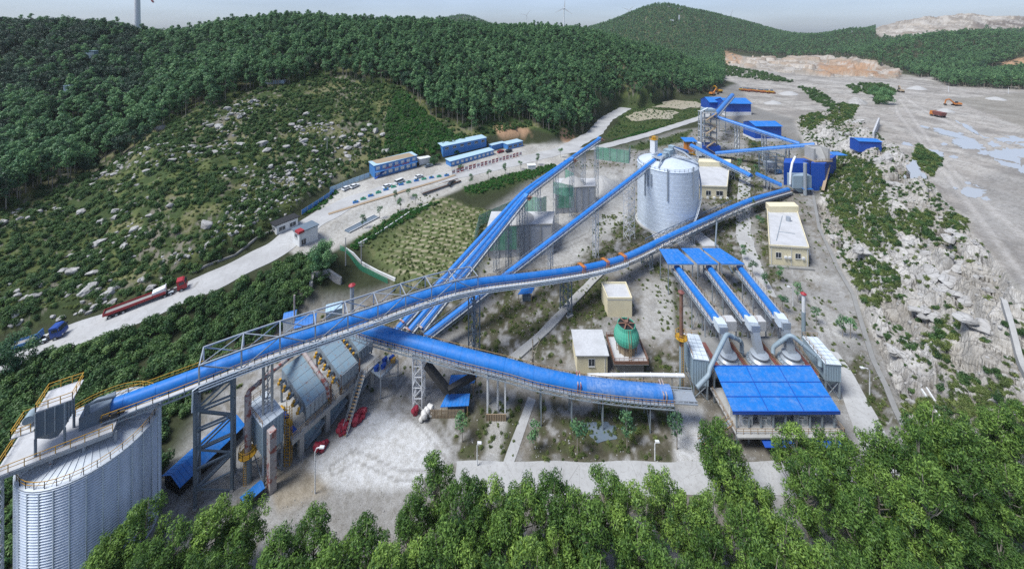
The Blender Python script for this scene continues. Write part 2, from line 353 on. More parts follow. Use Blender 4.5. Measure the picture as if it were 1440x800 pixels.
# --- levelled areas
def floor_z(y): return np.where(y < 105, -3., np.where(y < 145, -3 + 3 * smooth01((y - 105) / 40), .022 * (y - 145)))
YARD_PX = [(225, 730), (300, 600), (352, 505), (420, 452), (500, 425), (560, 408), (640, 380), (700, 300), (800, 238), (880, 218), (960, 192), (1060, 182), (1108, 205), (1128, 245), (1140, 290), (1152, 340), (1195, 420), (1228, 500), (1268, 600), (1270, 800), (180, 800)]
YARD = [tuple(at_z(px, py, -3 if py > 430 else 0))[:2] for px, py in YARD_PX]
ym = polymask(GX, GY, YARD, 7)
GZ = GZ * (1 - ym) + floor_z(GY) * ym
FIELD_PX = [(512, 345), (560, 312), (600, 288), (690, 297), (676, 345), (650, 376), (585, 388)]
FIELD = XY(FIELD_PX, 3); fm = polymask(GX, GY, FIELD, 5); GZ = GZ * (1 - fm) + 3 * fm
for pq in ([(868, 166), (908, 150), (968, 155), (955, 170), (900, 174)], [(915, 149), (945, 138), (992, 145), (988, 155), (962, 157)]):
    PW = XY(pq, 5); pm = polymask(GX, GY, PW, 4); GZ = GZ * (1 - pm) + 4.6 * pm
OFFICE_PX = [(398, 345), (440, 300), (480, 262), (560, 240), (620, 230), (735, 204), (800, 200), (800, 232), (700, 250), (650, 265), (600, 285), (560, 300), (500, 336), (470, 352), (430, 372)]
OFFICE = XY(OFFICE_PX, 7.5); om = polymask(GX, GY, OFFICE, 8); GZ = GZ * (1 - om) + np.clip(GZ, 5.5, 8) * om
ROADW = [Z(*p) for p in ROAD]; ROAD2W = [Z(*p) for p in ROAD2]
def corridor(pts3, half, soft):
    global GZ
    d, par = polydist(GX, GY, pts3); zz = np.interp(par, np.arange(len(pts3)), [p[2] for p in pts3])
    m = smooth01(1 - (d - half) / soft); GZ = GZ * (1 - m) + zz * m
corridor(ROADW, 6.5, 7); corridor(ROAD2W, 4, 6)
# --- projected columns and rows of the photo for tracing zones on the ground
PXg = CX + F * GU
def rows(): return HZ + F * (EYE - GZ) / GY
PYg = rows()
# --- roughness: hills, rock slope, quarry
far = smooth01((GY - 150) / 200)
HILL = [(-200, 480), (0, 470), (120, 445), (250, 400), (380, 330), (430, 280), (520, 232), (640, 200), (740, 180), (800, 196), (850, 150), (900, 140), (990, 122), (1000, -200), (-200, -200)]
hm = inpoly(PXg, PYg, HILL) * (1 - om)
d_, _ = polydist(GX, GY, ROADW); hm = hm * smooth01((d_ - 7) / 8)
GZ = GZ + hm * ((fbm(GX / 28, GY / 28, 3) - .5) * 5 + (fbm(GX / 7, GY / 7, 5) - .5) * 2.2)
RSLOPE = [(1118, 170), (1160, 158), (1180, 150), (1215, 180), (1260, 205), (1310, 262), (1370, 335), (1440, 420), (2100, 860), (2100, 1500), (1330, 640), (1280, 600), (1240, 500), (1205, 415), (1160, 335), (1148, 290), (1165, 248), (1140, 225)]
rs = inpoly(PXg, PYg, RSLOPE).astype(float)
# rock benches: faceted blocks
wx = GX + 3 * (fbm(GX / 9, GY / 9, 21) - .5); wy = GY + 3 * (fbm(GX / 9, GY / 9, 23) - .5)
a1, a2, aid, ox, oy = worley(wx / 6.5, wy / 9.5, 31)
b1, b2, bid, px_, py_ = worley(wx / 2.3, wy / 2.9, 41)
blocks = (aid - .5) * 3.4 + ox * (aid - .3) * 3.4 + (fbm(GX / 5, GY / 5, 33) - .5) * 2.2 - .6 * smooth01(1 - (a2 - a1) / .12) + (bid - .5) * .4 + px_ * (bid - .5) * .6 - .2 * smooth01(1 - (b2 - b1) / .14)
edge = smooth01(1 - np.abs(rs - 1))
def soften(m, it):
    for _ in range(it):
        m = (m + np.roll(m, 1, 0) + np.roll(m, -1, 0) + np.roll(m, 1, 1) + np.roll(m, -1, 1)) / 5
    return m
rsm = soften(rs, 5); rsm = rsm * smooth01((rsm - .2) / .6)
zz_ = GZ + 3.0 * (fbm(GX / 14, GY / 14, 35) - .5); fr_ = zz_ / 4.2 - np.floor(zz_ / 4.2); GZ = GZ * (1 - .8 * rsm) + .8 * rsm * 4.2 * (np.floor(zz_ / 4.2) + smooth01((fr_ - .30) / .40)); riser = rsm * smooth01(1 - np.abs(fr_ - .5) / .22)
GZ = GZ + rsm * blocks
QUARRY = [(1000, 75), (1290, 108), (2100, 108), (2100, 780), (1440, 410), (1370, 330), (1310, 258), (1260, 203), (1215, 178), (1180, 148), (1130, 170), (1060, 150), (1040, 118), (1010, 110)]
qm = inpoly(PXg, PYg, QUARRY).astype(float)
GZ = GZ + qm * ((fbm(GX / 30, GY / 30, 51) - .5) * np.clip(GY / 250, .3, 2.5) + (fbm(GX / 7, GY / 7, 52) - .5) * np.clip(GY / 250, .5, 1.6))
FARCUT = [(1228, 44), (1250, 30), (1330, 18), (1560, 18), (1560, 46), (1440, 45), (1330, 50), (1245, 58)]
fc = inpoly(PXg, PYg, FARCUT).astype(float)
c1, c2, cid, _, _ = worley(GX / 60, GY / 60, 61); GZ = GZ + fc * ((cid - .5) * 16 + (fbm(GX / 30, GY / 50, 67) - .5) * 22)
CUT = [(1010, 78), (1080, 82), (1160, 82), (1230, 88), (1270, 102), (1262, 112), (1160, 108), (1080, 100), (1015, 92)]
cm = inpoly(PXg, PYg, CUT).astype(float)
c1, c2, cid2, _, _ = worley(GX / 26, GY / 40, 63); GZ = GZ + cm * ((cid2 - .3) * 12 + (fbm(GX / 14, GY / 20, 66) - .5) * 8)
GZ = np.where(ym > .98, GZ + (fbm(GX / 6, GY / 6, 71) - .5) * .22, GZ)
PYg = rows()

def hz(x, y):
    x = np.asarray(x, float); y = np.asarray(y, float)
    return bil(GZ, gu, gw, x / y, np.log(y))
def h1(x, y): return float(hz(np.array([x]), np.array([y]))[0])
def gnd(px, py):                                 # first terrain point seen at this place of the photo
    u = (px - CX) / F; w = np.linspace(gw[0], gw[-1], 4000); y = np.exp(w); z = bil(GZ, gu, gw, np.full_like(w, u), w)
    r = HZ + F * (EYE - z) / y; k = np.argmax(r <= py)
    if k == 0: k = len(w) - 1
    return Vector((u * y[k], y[k], z[k]))

# --- ground colours: what the ground itself is made of, traced per zone
col = np.zeros(GX.shape + (3,)); col[:] = (.045, .055, .028)
def lay(mask, c, n=None):
    global col
    m = np.clip(mask, 0, 1)[..., None]; col = col * (1 - m) + np.array(c) * m
def zone(poly, soft=2): return soften(inpoly(PXg, PYg, poly).astype(float), soft)
n30 = fbm(GX / 18, GY / 18, 81); n8 = fbm(GX / 6, GY / 6, 83); n2 = fbm(GX / 1.6, GY / 1.6, 85, 3)
lay(hm, (.050, .080, .028)); lay(hm * smooth01((n8 - .50) / .12), (.10, .13, .045)); lay(hm * smooth01((n2 * .6 + n30 * .4 - .58) / .06) , (.20, .19, .16)); lay(hm * smooth01((n8 * .5 + n30 * .5 - .56) / .08) * .8, (.17, .175, .085))
DUST = (.315, .318, .318); GREY = (.225, .225, .22); EARTH = (.19, .175, .145); WEED = (.075, .085, .042)
lay(ym, DUST); lay(ym * smooth01((n8 - .46) / .14) * .7, GREY); lay(ym * smooth01((n30 * .55 + n2 * .45 - .50) / .07) * .75, EARTH)
GREENS = [  # weedy ground inside the plant
    [(850, 300), (915, 300), (930, 345), (870, 375), (800, 385), (830, 330)], [(610, 590), (690, 560), (735, 560), (720, 650), (640, 645)], [(760, 560), (950, 565), (945, 652), (745, 652)],
    [(700, 400), (830, 395), (850, 480), (760, 510), (700, 470)], [(1000, 300), (1050, 300), (1055, 400), (1020, 400)], [(1060, 290), (1080, 290), (1100, 420), (1080, 420)], [(920, 370), (950, 372), (960, 480), (925, 480)], [(900, 500), (960, 480), (965, 525), (905, 525)],
    [(800, 400), (855, 380), (852, 450), (810, 458)], [(1160, 500), (1210, 500), (1290, 600), (1240, 600)], [(560, 360), (660, 380), (640, 460), (540, 470)], [(640, 440), (720, 430), (740, 510), (690, 520)], [(1055, 180), (1075, 180), (1072, 290), (1042, 290)], [(1000, 225), (1045, 225), (1040, 290), (1000, 290)]]
lay(zone([(980, 170), (1005, 128), (1040, 116), (1062, 150), (1132, 168), (1118, 215), (1060, 186)], 4), GREY)
for g in GREENS:
    m = zone(g, 6); lay(m * smooth01((n8 * .5 + n2 * .5 - .34) / .12) * .92, (.085, .082, .052))
    lay(m * smooth01((n2 * .7 + n8 * .3 - .52) / .08), WEED)
PALE = [[(385, 690), (450, 640), (510, 575), (555, 585), (600, 600), (635, 640), (580, 690), (460, 690)], [(945, 575), (990, 575), (985, 660), (950, 660)], [(905, 395), (945, 390), (950, 480), (900, 480)], [(690, 560), (720, 560), (700, 655), (680, 655)], [(1130, 380), (1175, 390), (1210, 480), (1150, 480)], [(785, 240), (895, 235), (880, 310), (800, 375), (700, 380), (720, 300)]]
for k_, p in enumerate(PALE): lay(zone(p, 5) * smooth01((n8 - (.05 if k_ < 2 else .25)) / .2) * .93, (.57, .59, .61) if k_ < 2 else (.42, .425, .42))
lay(zone([(395, 690), (600, 690), (590, 760), (400, 750)], 4), (.30, .30, .295))
lay(zone([(370, 660), (430, 655), (470, 690), (390, 720)], 4), (.30, .27, .22))
lay(fm, (.115, .15, .06)); lay(fm * smooth01((n2 - .5) / .2) * .5, (.20, .20, .10))
ro = fm * (np.sin((GX * .30 + GY * .95) / 2.9 * 2 * math.pi) > .72) * smooth01((GX + 48) / 14); lay(ro * .9, (.40, .36, .27))
lay(soften(np.clip(rs + qm, 0, 1), 7) * 1.6, (.38, .37, .35)); lay(rsm, (.46, .458, .45)); lay(riser * .8, (.52, .52, .515)); lay(riser * smooth01((n2 - .5) / .1) * .6, (.22, .21, .20)); lay(rsm * smooth01((n30 - .5) / .1) * .6, (.33, .31, .27)); lay(rsm * smooth01((n2 - .60) / .1) * .4, (.25, .24, .22))
lay(rsm * smooth01(1 - (a2 - a1) / .05) * .35, (.15, .145, .135)); lay(rsm * smooth01(1 - (b2 - b1) / .08) * .22, (.2, .19, .175)); lay(rsm * smooth01((aid - .55) / .2) * .5, (.52, .515, .50)); lay(rsm * smooth01((.3 - aid) / .2) * .5, (.29, .275, .25))
lay(qm, (.37, .355, .335)); lay(qm * smooth01((n30 - .46) / .12) * .75, (.25, .24, .228)); lay(qm * smooth01((fbm(GX / 9, GY / 40, 91) - .5) / .08) * .5, (.48, .475, .455))
lay(qm * smooth01((fbm(GX / 3, GY / 3, 93) - .58) / .05) * .5, (.22, .215, .205)); lay(qm * zone([(1330, 260), (1440, 230), (1600, 260), (1600, 470), (1440, 410)], 8) * .45, (.22, .22, .22))
for k_, tr_ in enumerate(([(1255, 125), (1262, 160), (1300, 205), (1350, 270), (1440, 390)], [(1250, 120), (1290, 150), (1350, 180), (1440, 215)], [(1140, 112), (1200, 118), (1250, 128), (1300, 132)], [(1265, 140), (1330, 230), (1400, 300), (1500, 380)])):
    dd, _ = polydist(PXg, PYg, tr_); wdt = 4 + 8 * np.clip((PYg - 110) / 250, 0, 1); lay(qm * smooth01(1 - dd / wdt) * .6, (.47, .46, .445)); lay(qm * (np.abs(dd - wdt * .5) < .7) * .5, (.26, .255, .245))
lay(qm * zone([(1340, 140), (1440, 130), (1500, 160), (1440, 180)], 3) * .6, (.24, .23, .20))
lay(cm, (.40, .37, .33)); lay(cm * smooth01((cid2 - .6) / .1) * .6, (.42, .31, .22)); lay(cm * smooth01((fbm(GX / 12, GY / 12, 77) - .5) / .1) * .6, (.28, .25, .21)); lay(cm * zone([(1150, 84), (1285, 92), (1290, 112), (1150, 104)], 2) * smooth01((fbm(GX / 20, GY / 20, 78) - .4) / .1), (.42, .26, .16))
lay(fc, (.44, .40, .35)); lay(fc * smooth01((cid - .6) / .05) * .8, (.27, .23, .19)); lay(fc * smooth01((fbm(GX / 25, GY / 60, 79) - .5) / .08) * .6, (.30, .28, .26)); lay(zone([(1362, 32), (1450, 26), (1560, 26), (1560, 42), (1450, 43), (1375, 41)], 2), (.17, .145, .13))
lay(np.clip(cm + fc, 0, 1) * smooth01((np.sin(GZ * .55 + 4 * fbm(GX / 40, GY / 40, 68)) - .3) / .4) * .55, (.24, .215, .19)); lay(np.clip(cm + fc, 0, 1) * smooth01((fbm(GX / 18, GY / 30, 69) - .54) / .06) * .7, (.54, .52, .49))
CLAY = [[(693, 178), (715, 174), (742, 180), (748, 193), (705, 196)], [(788, 184), (800, 180), (812, 200), (806, 208), (790, 206)], [(1000, 78), (1020, 72), (1045, 80), (1040, 90), (1010, 88)], [(1408, 88), (1440, 80), (1500, 82), (1500, 104), (1420, 104)], [(1150, 92), (1215, 92), (1222, 104), (1160, 104)]]
for c in CLAY: lay(zone(c, 1) * smooth01((n8 - .28) / .2), (.42, .27, .17))
for tr_ in ([(640, 668), (560, 668), (500, 640), (470, 660)], [(640, 650), (600, 600), (560, 560), (600, 500)], [(1215, 600), (1190, 520), (1150, 440), (1120, 380)], [(800, 250), (850, 280), (830, 330), (740, 370)], [(560, 262), (640, 240), (760, 212)], [(480, 300), (560, 285), (660, 250), (780, 214)]):
    dd, _ = polydist(PXg, PYg, tr_); wv = np.clip((PYg - 150) / 60, 1.2, 7); lay((np.abs(dd - wv) < np.clip(wv * .28, .8, 2)) * .45 * np.clip(ym + om, 0, 1), (.17, .165, .155))
OFFPAD = zone(OFFICE_PX, 2); lay(OFFPAD, (.46, .46, .44)); lay(OFFPAD * smooth01((n8 - .5) / .15) * .5, (.34, .33, .31))
GREENSTRIP = [[(650, 266), (700, 250), (775, 232), (790, 238), (700, 268), (660, 275)], [(850, 192), (880, 160), (910, 172), (960, 172), (900, 186), (855, 196)], [(870, 208), (930, 195), (975, 182), (960, 200), (900, 212)], [(490, 345), (560, 300), (620, 285), (605, 292), (520, 340)], [(860, 150), (990, 140), (985, 165), (880, 185)]]
for g in GREENSTRIP: lay(zone(g, 2), (.055, .085, .03))
ROADBED = [at_z(*p) for p in ROAD]
# --- mesh
def terrain():
    v = np.stack([GX, GY, GZ], -1).reshape(-1, 3); i = np.arange(NU * NW).reshape(NW, NU)
    q = np.stack([i[:-1, :-1], i[:-1, 1:], i[1:, 1:], i[1:, :-1]], -1).reshape(-1, 4)
    me = bpy.data.meshes.new('ground'); me.vertices.add(len(v)); me.vertices.foreach_set('co', v.astype(np.float32).ravel())
    me.loops.add(q.size); me.loops.foreach_set('vertex_index', q.astype(np.int32).ravel())
    me.polygons.add(len(q)); me.polygons.foreach_set('loop_start', np.arange(0, q.size, 4, dtype=np.int32)); me.polygons.foreach_set('loop_total', np.full(len(q), 4, np.int32))
    me.polygons.foreach_set('use_smooth', (soften(rs, 2)[:-1, :-1].ravel() < .3))
    a = me.color_attributes.new('soil', 'FLOAT_COLOR', 'POINT')
    a.data.foreach_set('color', np.concatenate([col.reshape(-1, 3), np.ones((len(v), 1))], 1).astype(np.float32).ravel())
    r = me.attributes.new('rocky', 'FLOAT', 'POINT'); r.data.foreach_set('value', np.clip(rsm + cm + fc, 0, 1).astype(np.float32).ravel())
    me.update(); me.validate()
    m, nt, b = new_mat('site_ground')
    at = N(nt, 'ShaderNodeAttribute'); at.attribute_name = 'soil'; rk = N(nt, 'ShaderNodeAttribute'); rk.attribute_name = 'rocky'
    n1 = noise(nt, .9, 6, .7); n2 = noise(nt, 5, 4, .7); n3 = noise(nt, .06, 5, .6); n4 = noise(nt, 14, 3, .8)
    c = mix(nt, ramp(nt, n1.outputs[0], .3, .7), at.outputs['Color'], (.62, .60, .56), 'MULTIPLY')
    c2 = mix(nt, ramp(nt, n2.outputs[0], .35, .72), c, (.60, .58, .55), 'MULTIPLY')
    c25 = mix(nt, ramp(nt, n4.outputs[0], .45, .7), c2, (.78, .78, .77), 'MULTIPLY'); c3 = mix(nt, ramp(nt, n3.outputs[0], .35, .65), c25, (.80, .79, .78), 'MULTIPLY')
    hv = N(nt, 'ShaderNodeHueSaturation'); hv.inputs['Value'].default_value = 1.42; nt.links.new(c3, hv.inputs['Color'])
    vr = N(nt, 'ShaderNodeTexVoronoi'); vr.feature = 'DISTANCE_TO_EDGE'; vr.inputs['Scale'].default_value = .28
    tc = N(nt, 'ShaderNodeTexCoord'); mp = N(nt, 'ShaderNodeMix'); mp.data_type = 'RGBA'; mp.blend_type = 'LINEAR_LIGHT'; mp.inputs[0].default_value = 2.5
    nt.links.new(tc.outputs['Object'], mp.inputs[6]); nt.links.new(n1.outputs['Color'], mp.inputs[7]); nt.links.new(mp.outputs[2], vr.inputs['Vector'])
    crk = N(nt, 'ShaderNodeMath', operation='MULTIPLY'); crk.inputs[1].default_value = .45; nt.links.new(ramp(nt, vr.outputs[0], .05, .0), crk.inputs[0]); cr = N(nt, 'ShaderNodeMath', operation='MULTIPLY'); nt.links.new(crk.outputs[0], cr.inputs[0]); nt.links.new(rk.outputs['Fac'], cr.inputs[1])
    cc = mix(nt, cr.outputs[0], hv.outputs[0], (.13, .125, .115))
    nt.links.new(cc, b.inputs['Base Color']); b.inputs['Roughness'].default_value = .95; b.inputs['Specular IOR Level'].default_value = .2
    ad = N(nt, 'ShaderNodeMath', operation='SUBTRACT'); nt.links.new(n1.outputs[0], ad.inputs[0]); nt.links.new(cr.outputs[0], ad.inputs[1])
    bump(nt, b, ad.outputs[0], .35, .7)
    me.materials.append(m)
    o = bpy.data.objects.new('ground', me); C.objects.link(o); structure(o)
terrain()

# ------------------------------------------------------------------ camera, sun, sky, haze
cam = bpy.data.cameras.new('camera'); co = bpy.data.objects.new('camera', cam); C.objects.link(co)
co.location = (0, 0, EYE); co.rotation_euler = (R(90), 0, 0)
cam.sensor_width = 36; cam.lens = F / 1440 * 36; cam.shift_y = -(400 - HZ) / 1440; cam.clip_start = 1; cam.clip_end = 20000
sc = bpy.context.scene; sc.camera = co
SUN_EL, SUN_AZ = 60, 245                         # the sun stands high, behind the camera to the left
sl = bpy.data.lights.new('sun', 'SUN'); sl.energy = 2.45; sl.angle = R(22); sl.color = (1, .99, .965)
so = bpy.data.objects.new('sun', sl); C.objects.link(so)
sd = Vector((math.sin(R(SUN_AZ)) * math.cos(R(SUN_EL)), math.cos(R(SUN_AZ)) * math.cos(R(SUN_EL)), math.sin(R(SUN_EL))))
so.rotation_euler = sd.to_track_quat('Z', 'Y').to_euler(); so.location = sd * 300
wd = bpy.data.worlds.new('World'); sc.world = wd; wd.use_nodes = True; nt = wd.node_tree
sky = nt.nodes.new('ShaderNodeTexSky'); sky.sky_type = 'NISHITA'; sky.sun_disc = False
sky.sun_elevation = R(SUN_EL); sky.sun_rotation = R(SUN_AZ); sky.air_density = 1.0; sky.dust_density = 1.0; sky.ozone_density = 3
bg = nt.nodes['Background']; bg.inputs[1].default_value = .075
hs = nt.nodes.new('ShaderNodeHueSaturation'); hs.inputs['Saturation'].default_value = .55; nt.links.new(sky.outputs[0], hs.inputs['Color'])   # thin overcast: greyer than a clear sky
gm = nt.nodes.new('ShaderNodeMix'); gm.data_type = 'RGBA'; gm.blend_type = 'MULTIPLY'; gm.inputs[0].default_value = 1; gm.inputs[7].default_value = (.85, .94, 1.16, 1)
nt.links.new(hs.outputs[0], gm.inputs[6])
tcw = nt.nodes.new('ShaderNodeTexCoord'); mpw = nt.nodes.new('ShaderNodeMapping'); mpw.inputs['Scale'].default_value = (1.2, 1.2, 9); cw_ = nt.nodes.new('ShaderNodeTexNoise'); cw_.inputs['Scale'].default_value = 2.2; cw_.inputs['Detail'].default_value = 5
mrw = nt.nodes.new('ShaderNodeMapRange'); mrw.inputs[1].default_value = .35; mrw.inputs[2].default_value = .7; mrw.inputs[3].default_value = .88; mrw.inputs[4].default_value = 1.06
vmw = nt.nodes.new('ShaderNodeVectorMath'); vmw.operation = 'SCALE'
nt.links.new(tcw.outputs['Generated'], mpw.inputs[0]); nt.links.new(mpw.outputs[0], cw_.inputs['Vector']); nt.links.new(cw_.outputs[0], mrw.inputs[0]); nt.links.new(gm.outputs[2], vmw.inputs[0]); nt.links.new(mrw.outputs[0], vmw.inputs['Scale']); nt.links.new(vmw.outputs[0], bg.inputs[0])   # faint veil of cloud
def haze():
    mb = MB(); mb.box((0, 1150, 160), (6000, 3300, 340)); m = bpy.data.materials.new('pale_air'); m.use_nodes = True
    nt = m.node_tree; nt.nodes.remove(nt.nodes['Principled BSDF']); pv = N(nt, 'ShaderNodeVolumePrincipled')
    pv.inputs['Color'].default_value = (.90, .97, 1, 1); pv.inputs['Density'].default_value = HAZE; pv.inputs['Anisotropy'].default_value = .2
    nt.links.new(pv.outputs[0], nt.nodes['Material Output'].inputs['Volume'])
    o = mb.build('haze', m); o['kind'] = 'stuff'; o.visible_shadow = True
HAZE = .00006
if HAZE: haze()
vs = sc.view_settings; vs.view_transform = 'Standard'; vs.look = 'None'; vs.exposure = 0.95; vs.gamma = 1; vs.use_curve_mapping = False
cy = sc.cycles; cy.use_denoising = False
try: cy.denoiser = 'OPENIMAGEDENOISE'
except Exception: pass
cy.max_bounces = 5; cy.diffuse_bounces = 2; cy.glossy_bounces = 2; cy.transmission_bounces = 2; cy.volume_bounces = 2; cy.transparent_max_bounces = 8
cy.use_adaptive_sampling = False; cy.sample_clamp_indirect = 4
# ------------------------------------------------------------------ roads and sheets laid on the ground
def ribbon(name, line, half, mat, lift=.10, step=1.5, kerb=None):
    L = [Vector((p[0], p[1], 0)) for p in line]; out = []
    for a, b in zip(L[:-1], L[1:]):
        n = max(1, int((b - a).length / step)); out += [a + (b - a) * (i / n) for i in range(n)]
    out.append(L[-1])
    for _ in range(3): out = [out[0]] + [(out[i - 1] + out[i] * 2 + out[i + 1]) / 4 for i in range(1, len(out) - 1)] + [out[-1]]
    mb = MB(); vs = []; k = 7
    for i, p in enumerate(out):
        d = (out[min(i + 1, len(out) - 1)] - out[max(i - 1, 0)]).normalized(); s = Vector((d.y, -d.x, 0))
        w = half if not hasattr(half, '__len__') else np.interp(i / (len(out) - 1), np.linspace(0, 1, len(half)), half)
        for j in range(k):
            q = p + s * w * (j / (k - 1) * 2 - 1) * (1 + .06 * math.sin(i * .7 + j)); vs.append((q.x, q.y, h1(q.x, q.y) + lift))
    fs = [(i * k + j, i * k + j + 1, (i + 1) * k + j + 1, (i + 1) * k + j) for i in range(len(out) - 1) for j in range(k - 1)]
    n0 = len(vs); edge = [i * k for i in range(len(out))] + [i * k + k - 1 for i in range(len(out) - 1, -1, -1)]
    vs += [(vs[e][0], vs[e][1], vs[e][2] - .5) for e in edge]
    for a in range(len(edge)):
        b = (a + 1) % len(edge); fs.append((edge[a], edge[b], n0 + b, n0 + a))
    mb.add(vs, fs); return structure(mb.build(name, mat, smooth=False)), out
ribbon('main_road', ROADW, 5.6, M['road'], .12)
ribbon('side_road', ROAD2W, 3.6, M['road'], .14)
ribbon('works_road', [at_z(px, 672, -3) for px in (640, 700, 800, 900, 1000, 1100, 1200)], 2.7, M['road'], .08)
ribbon('works_road', [at_z(*p) for p in ((1048, 235, 1.5), (1046, 280, 0), (1045, 330, 0), (1058, 370, -.5), (1078, 410, -1))], 2.6, M['road'], .08)
ribbon('works_road', [at_z(*p) for p in ((1165, 490, -2.5), (1185, 525, -3), (1205, 565, -3), (1225, 610, -3), (1240, 660, -3))], [2.0, 2.4, 2.6, 2.6], M['road'], .08)
ribbon('footpath', [at_z(*p) for p in ((712, 660, -3), (728, 615, -3), (748, 560, -3))], .95, M['road'], .09)
ribbon('footpath', [at_z(*p) for p in ((712, 512, -2.7), (760, 470, -2.4), (800, 425, -1.5), (832, 392, -.5), (850, 375, 0))], 1.1, M['conc'], .45)
def puddle(poly, mat, lift=.08):                 # shallow pools with ragged shores
    P_ = [gnd(*p) for p in poly]; c = sum(P_, Vector()) / len(P_); ax = max((p - c for p in P_), key=lambda d: d.length); ax.z = 0; a = ax.length; ax.normalize(); ay = Vector((-ax.y, ax.x, 0)); b = max(abs((p - c).dot(ay)) for p in P_)
    for k, (ox, oy, s) in enumerate(((0, 0, 1), (.9, .8, .35), (-1.0, -.6, .28), (.3, -1.3, .22))):
        o = c + ax * ox * a + ay * oy * b; ring = []; sd = random.uniform(0, 99)
        for t in np.linspace(0, 2 * math.pi, 72)[:-1]:
            r = .35 + 1.1 * float(fbm(np.array([sd + 1.5 * math.cos(t)]), np.array([sd + 1.5 * math.sin(t)]), 5)[0]) ** 1.2 + .35 * (float(vnoise(np.array([sd + 6 * math.cos(t)]), np.array([6 * math.sin(t)]), 9)[0]) - .5); q = o + ax * math.cos(t) * a * r * s + ay * math.sin(t) * b * r * s; ring.append((q.x, q.y))
        z = max(h1(*ring[0]), h1(o.x, o.y)) + lift; structure(MB().prism(ring, z - 1.2, z).build('puddle', mat))
def patch(name, poly, mat, lift=.12):           # flat pool lying in a hollow
    P_ = [gnd(*p) for p in poly]; z = sum(p.z for p in P_) / len(P_) + lift
    mb = MB(); n = 40; xs = np.linspace(min(p.x for p in P_), max(p.x for p in P_), n); ring = []
    c = sum((Vector((p.x, p.y, 0)) for p in P_), Vector()) / len(P_)
    for i in range(len(P_)):
        a, b = P_[i], P_[(i + 1) % len(P_)]
        for t in (0, .25, .5, .75):
            q = Vector((a.x + (b.x - a.x) * t, a.y + (b.y - a.y) * t, 0)); q += (q - c) * random.uniform(-.28, .22); ring.append((q.x, q.y))
    for _ in range(2): ring = [((a[0] * (1 - t) + b[0] * t), (a[1] * (1 - t) + b[1] * t)) for a, b in zip(ring, ring[1:] + ring[:1]) for t in (.25, .75)]
    mb.prism(ring, z - .6, z); return structure(mb.build(name, mat))
patch('settling_pond', [(872, 164), (910, 153), (962, 157), (950, 167), (900, 171)], M['pond'], .3)
patch('settling_pond', [(920, 148), (945, 140), (988, 146), (985, 153), (962, 155)], M['pond'], .3)
for poly in ([(1268, 212), (1300, 208), (1330, 222), (1300, 226)], [(1340, 197), (1365, 200), (1390, 212), (1360, 212)], [(1388, 210), (1420, 205), (1440, 222), (1438, 232), (1410, 228)], [(1352, 258), (1372, 266), (1392, 274), (1368, 278)],
             [(1350, 172), (1362, 178), (1376, 190), (1366, 188)], [(1312, 180), (1340, 186), (1352, 196), (1330, 192)], [(1395, 196), (1440, 196), (1470, 202), (1420, 202)], [(1282, 232), (1296, 240), (1290, 252), (1276, 242)]):
    puddle(poly, M['puddle'])
patch('yard_puddle', [(822, 598), (850, 592), (872, 600), (866, 622), (832, 622)], M['steel'], .06)

# ------------------------------------------------------------------ vegetation
def leafmesh(name, cen, nrm, length, width, tint, mats, trunk=None):
    """leaf-shaped quads; cen (n,3), nrm (n,3) the leaf plane's normal, optional trunk MB in material slot 1"""
    n = len(cen); r = RNG.normal(size=(n, 3)); nrm = nrm / np.linalg.norm(nrm, axis=1, keepdims=True)
    t = np.cross(nrm, r); t /= np.linalg.norm(t, axis=1, keepdims=True) + 1e-9; t[:, 2] -= .35; t /= np.linalg.norm(t, axis=1, keepdims=True)
    b = np.cross(nrm, t); b /= np.linalg.norm(b, axis=1, keepdims=True) + 1e-9
    L = (length * RNG.uniform(.7, 1.3, n))[:, None]; Wd = (width * RNG.uniform(.7, 1.3, n))[:, None]
    v = np.stack([cen - t * L * .5, cen + b * Wd * .5, cen + t * L * .5 - nrm * L * .12, cen - b * Wd * .5], 1).reshape(-1, 3)
    me = bpy.data.meshes.new(name); me.vertices.add(len(v)); me.vertices.foreach_set('co', v.astype(np.float32).ravel())
    me.loops.add(4 * n); me.loops.foreach_set('vertex_index', np.arange(4 * n, dtype=np.int32))
    me.polygons.add(n); me.polygons.foreach_set('loop_start', np.arange(0, 4 * n, 4, dtype=np.int32)); me.polygons.foreach_set('loop_total', np.full(n, 4, np.int32))
    a = me.attributes.new('tint', 'FLOAT', 'FACE'); a.data.foreach_set('value', np.clip(tint, 0, 1).astype(np.float32))
    me.materials.append(mats); me.update(); return me
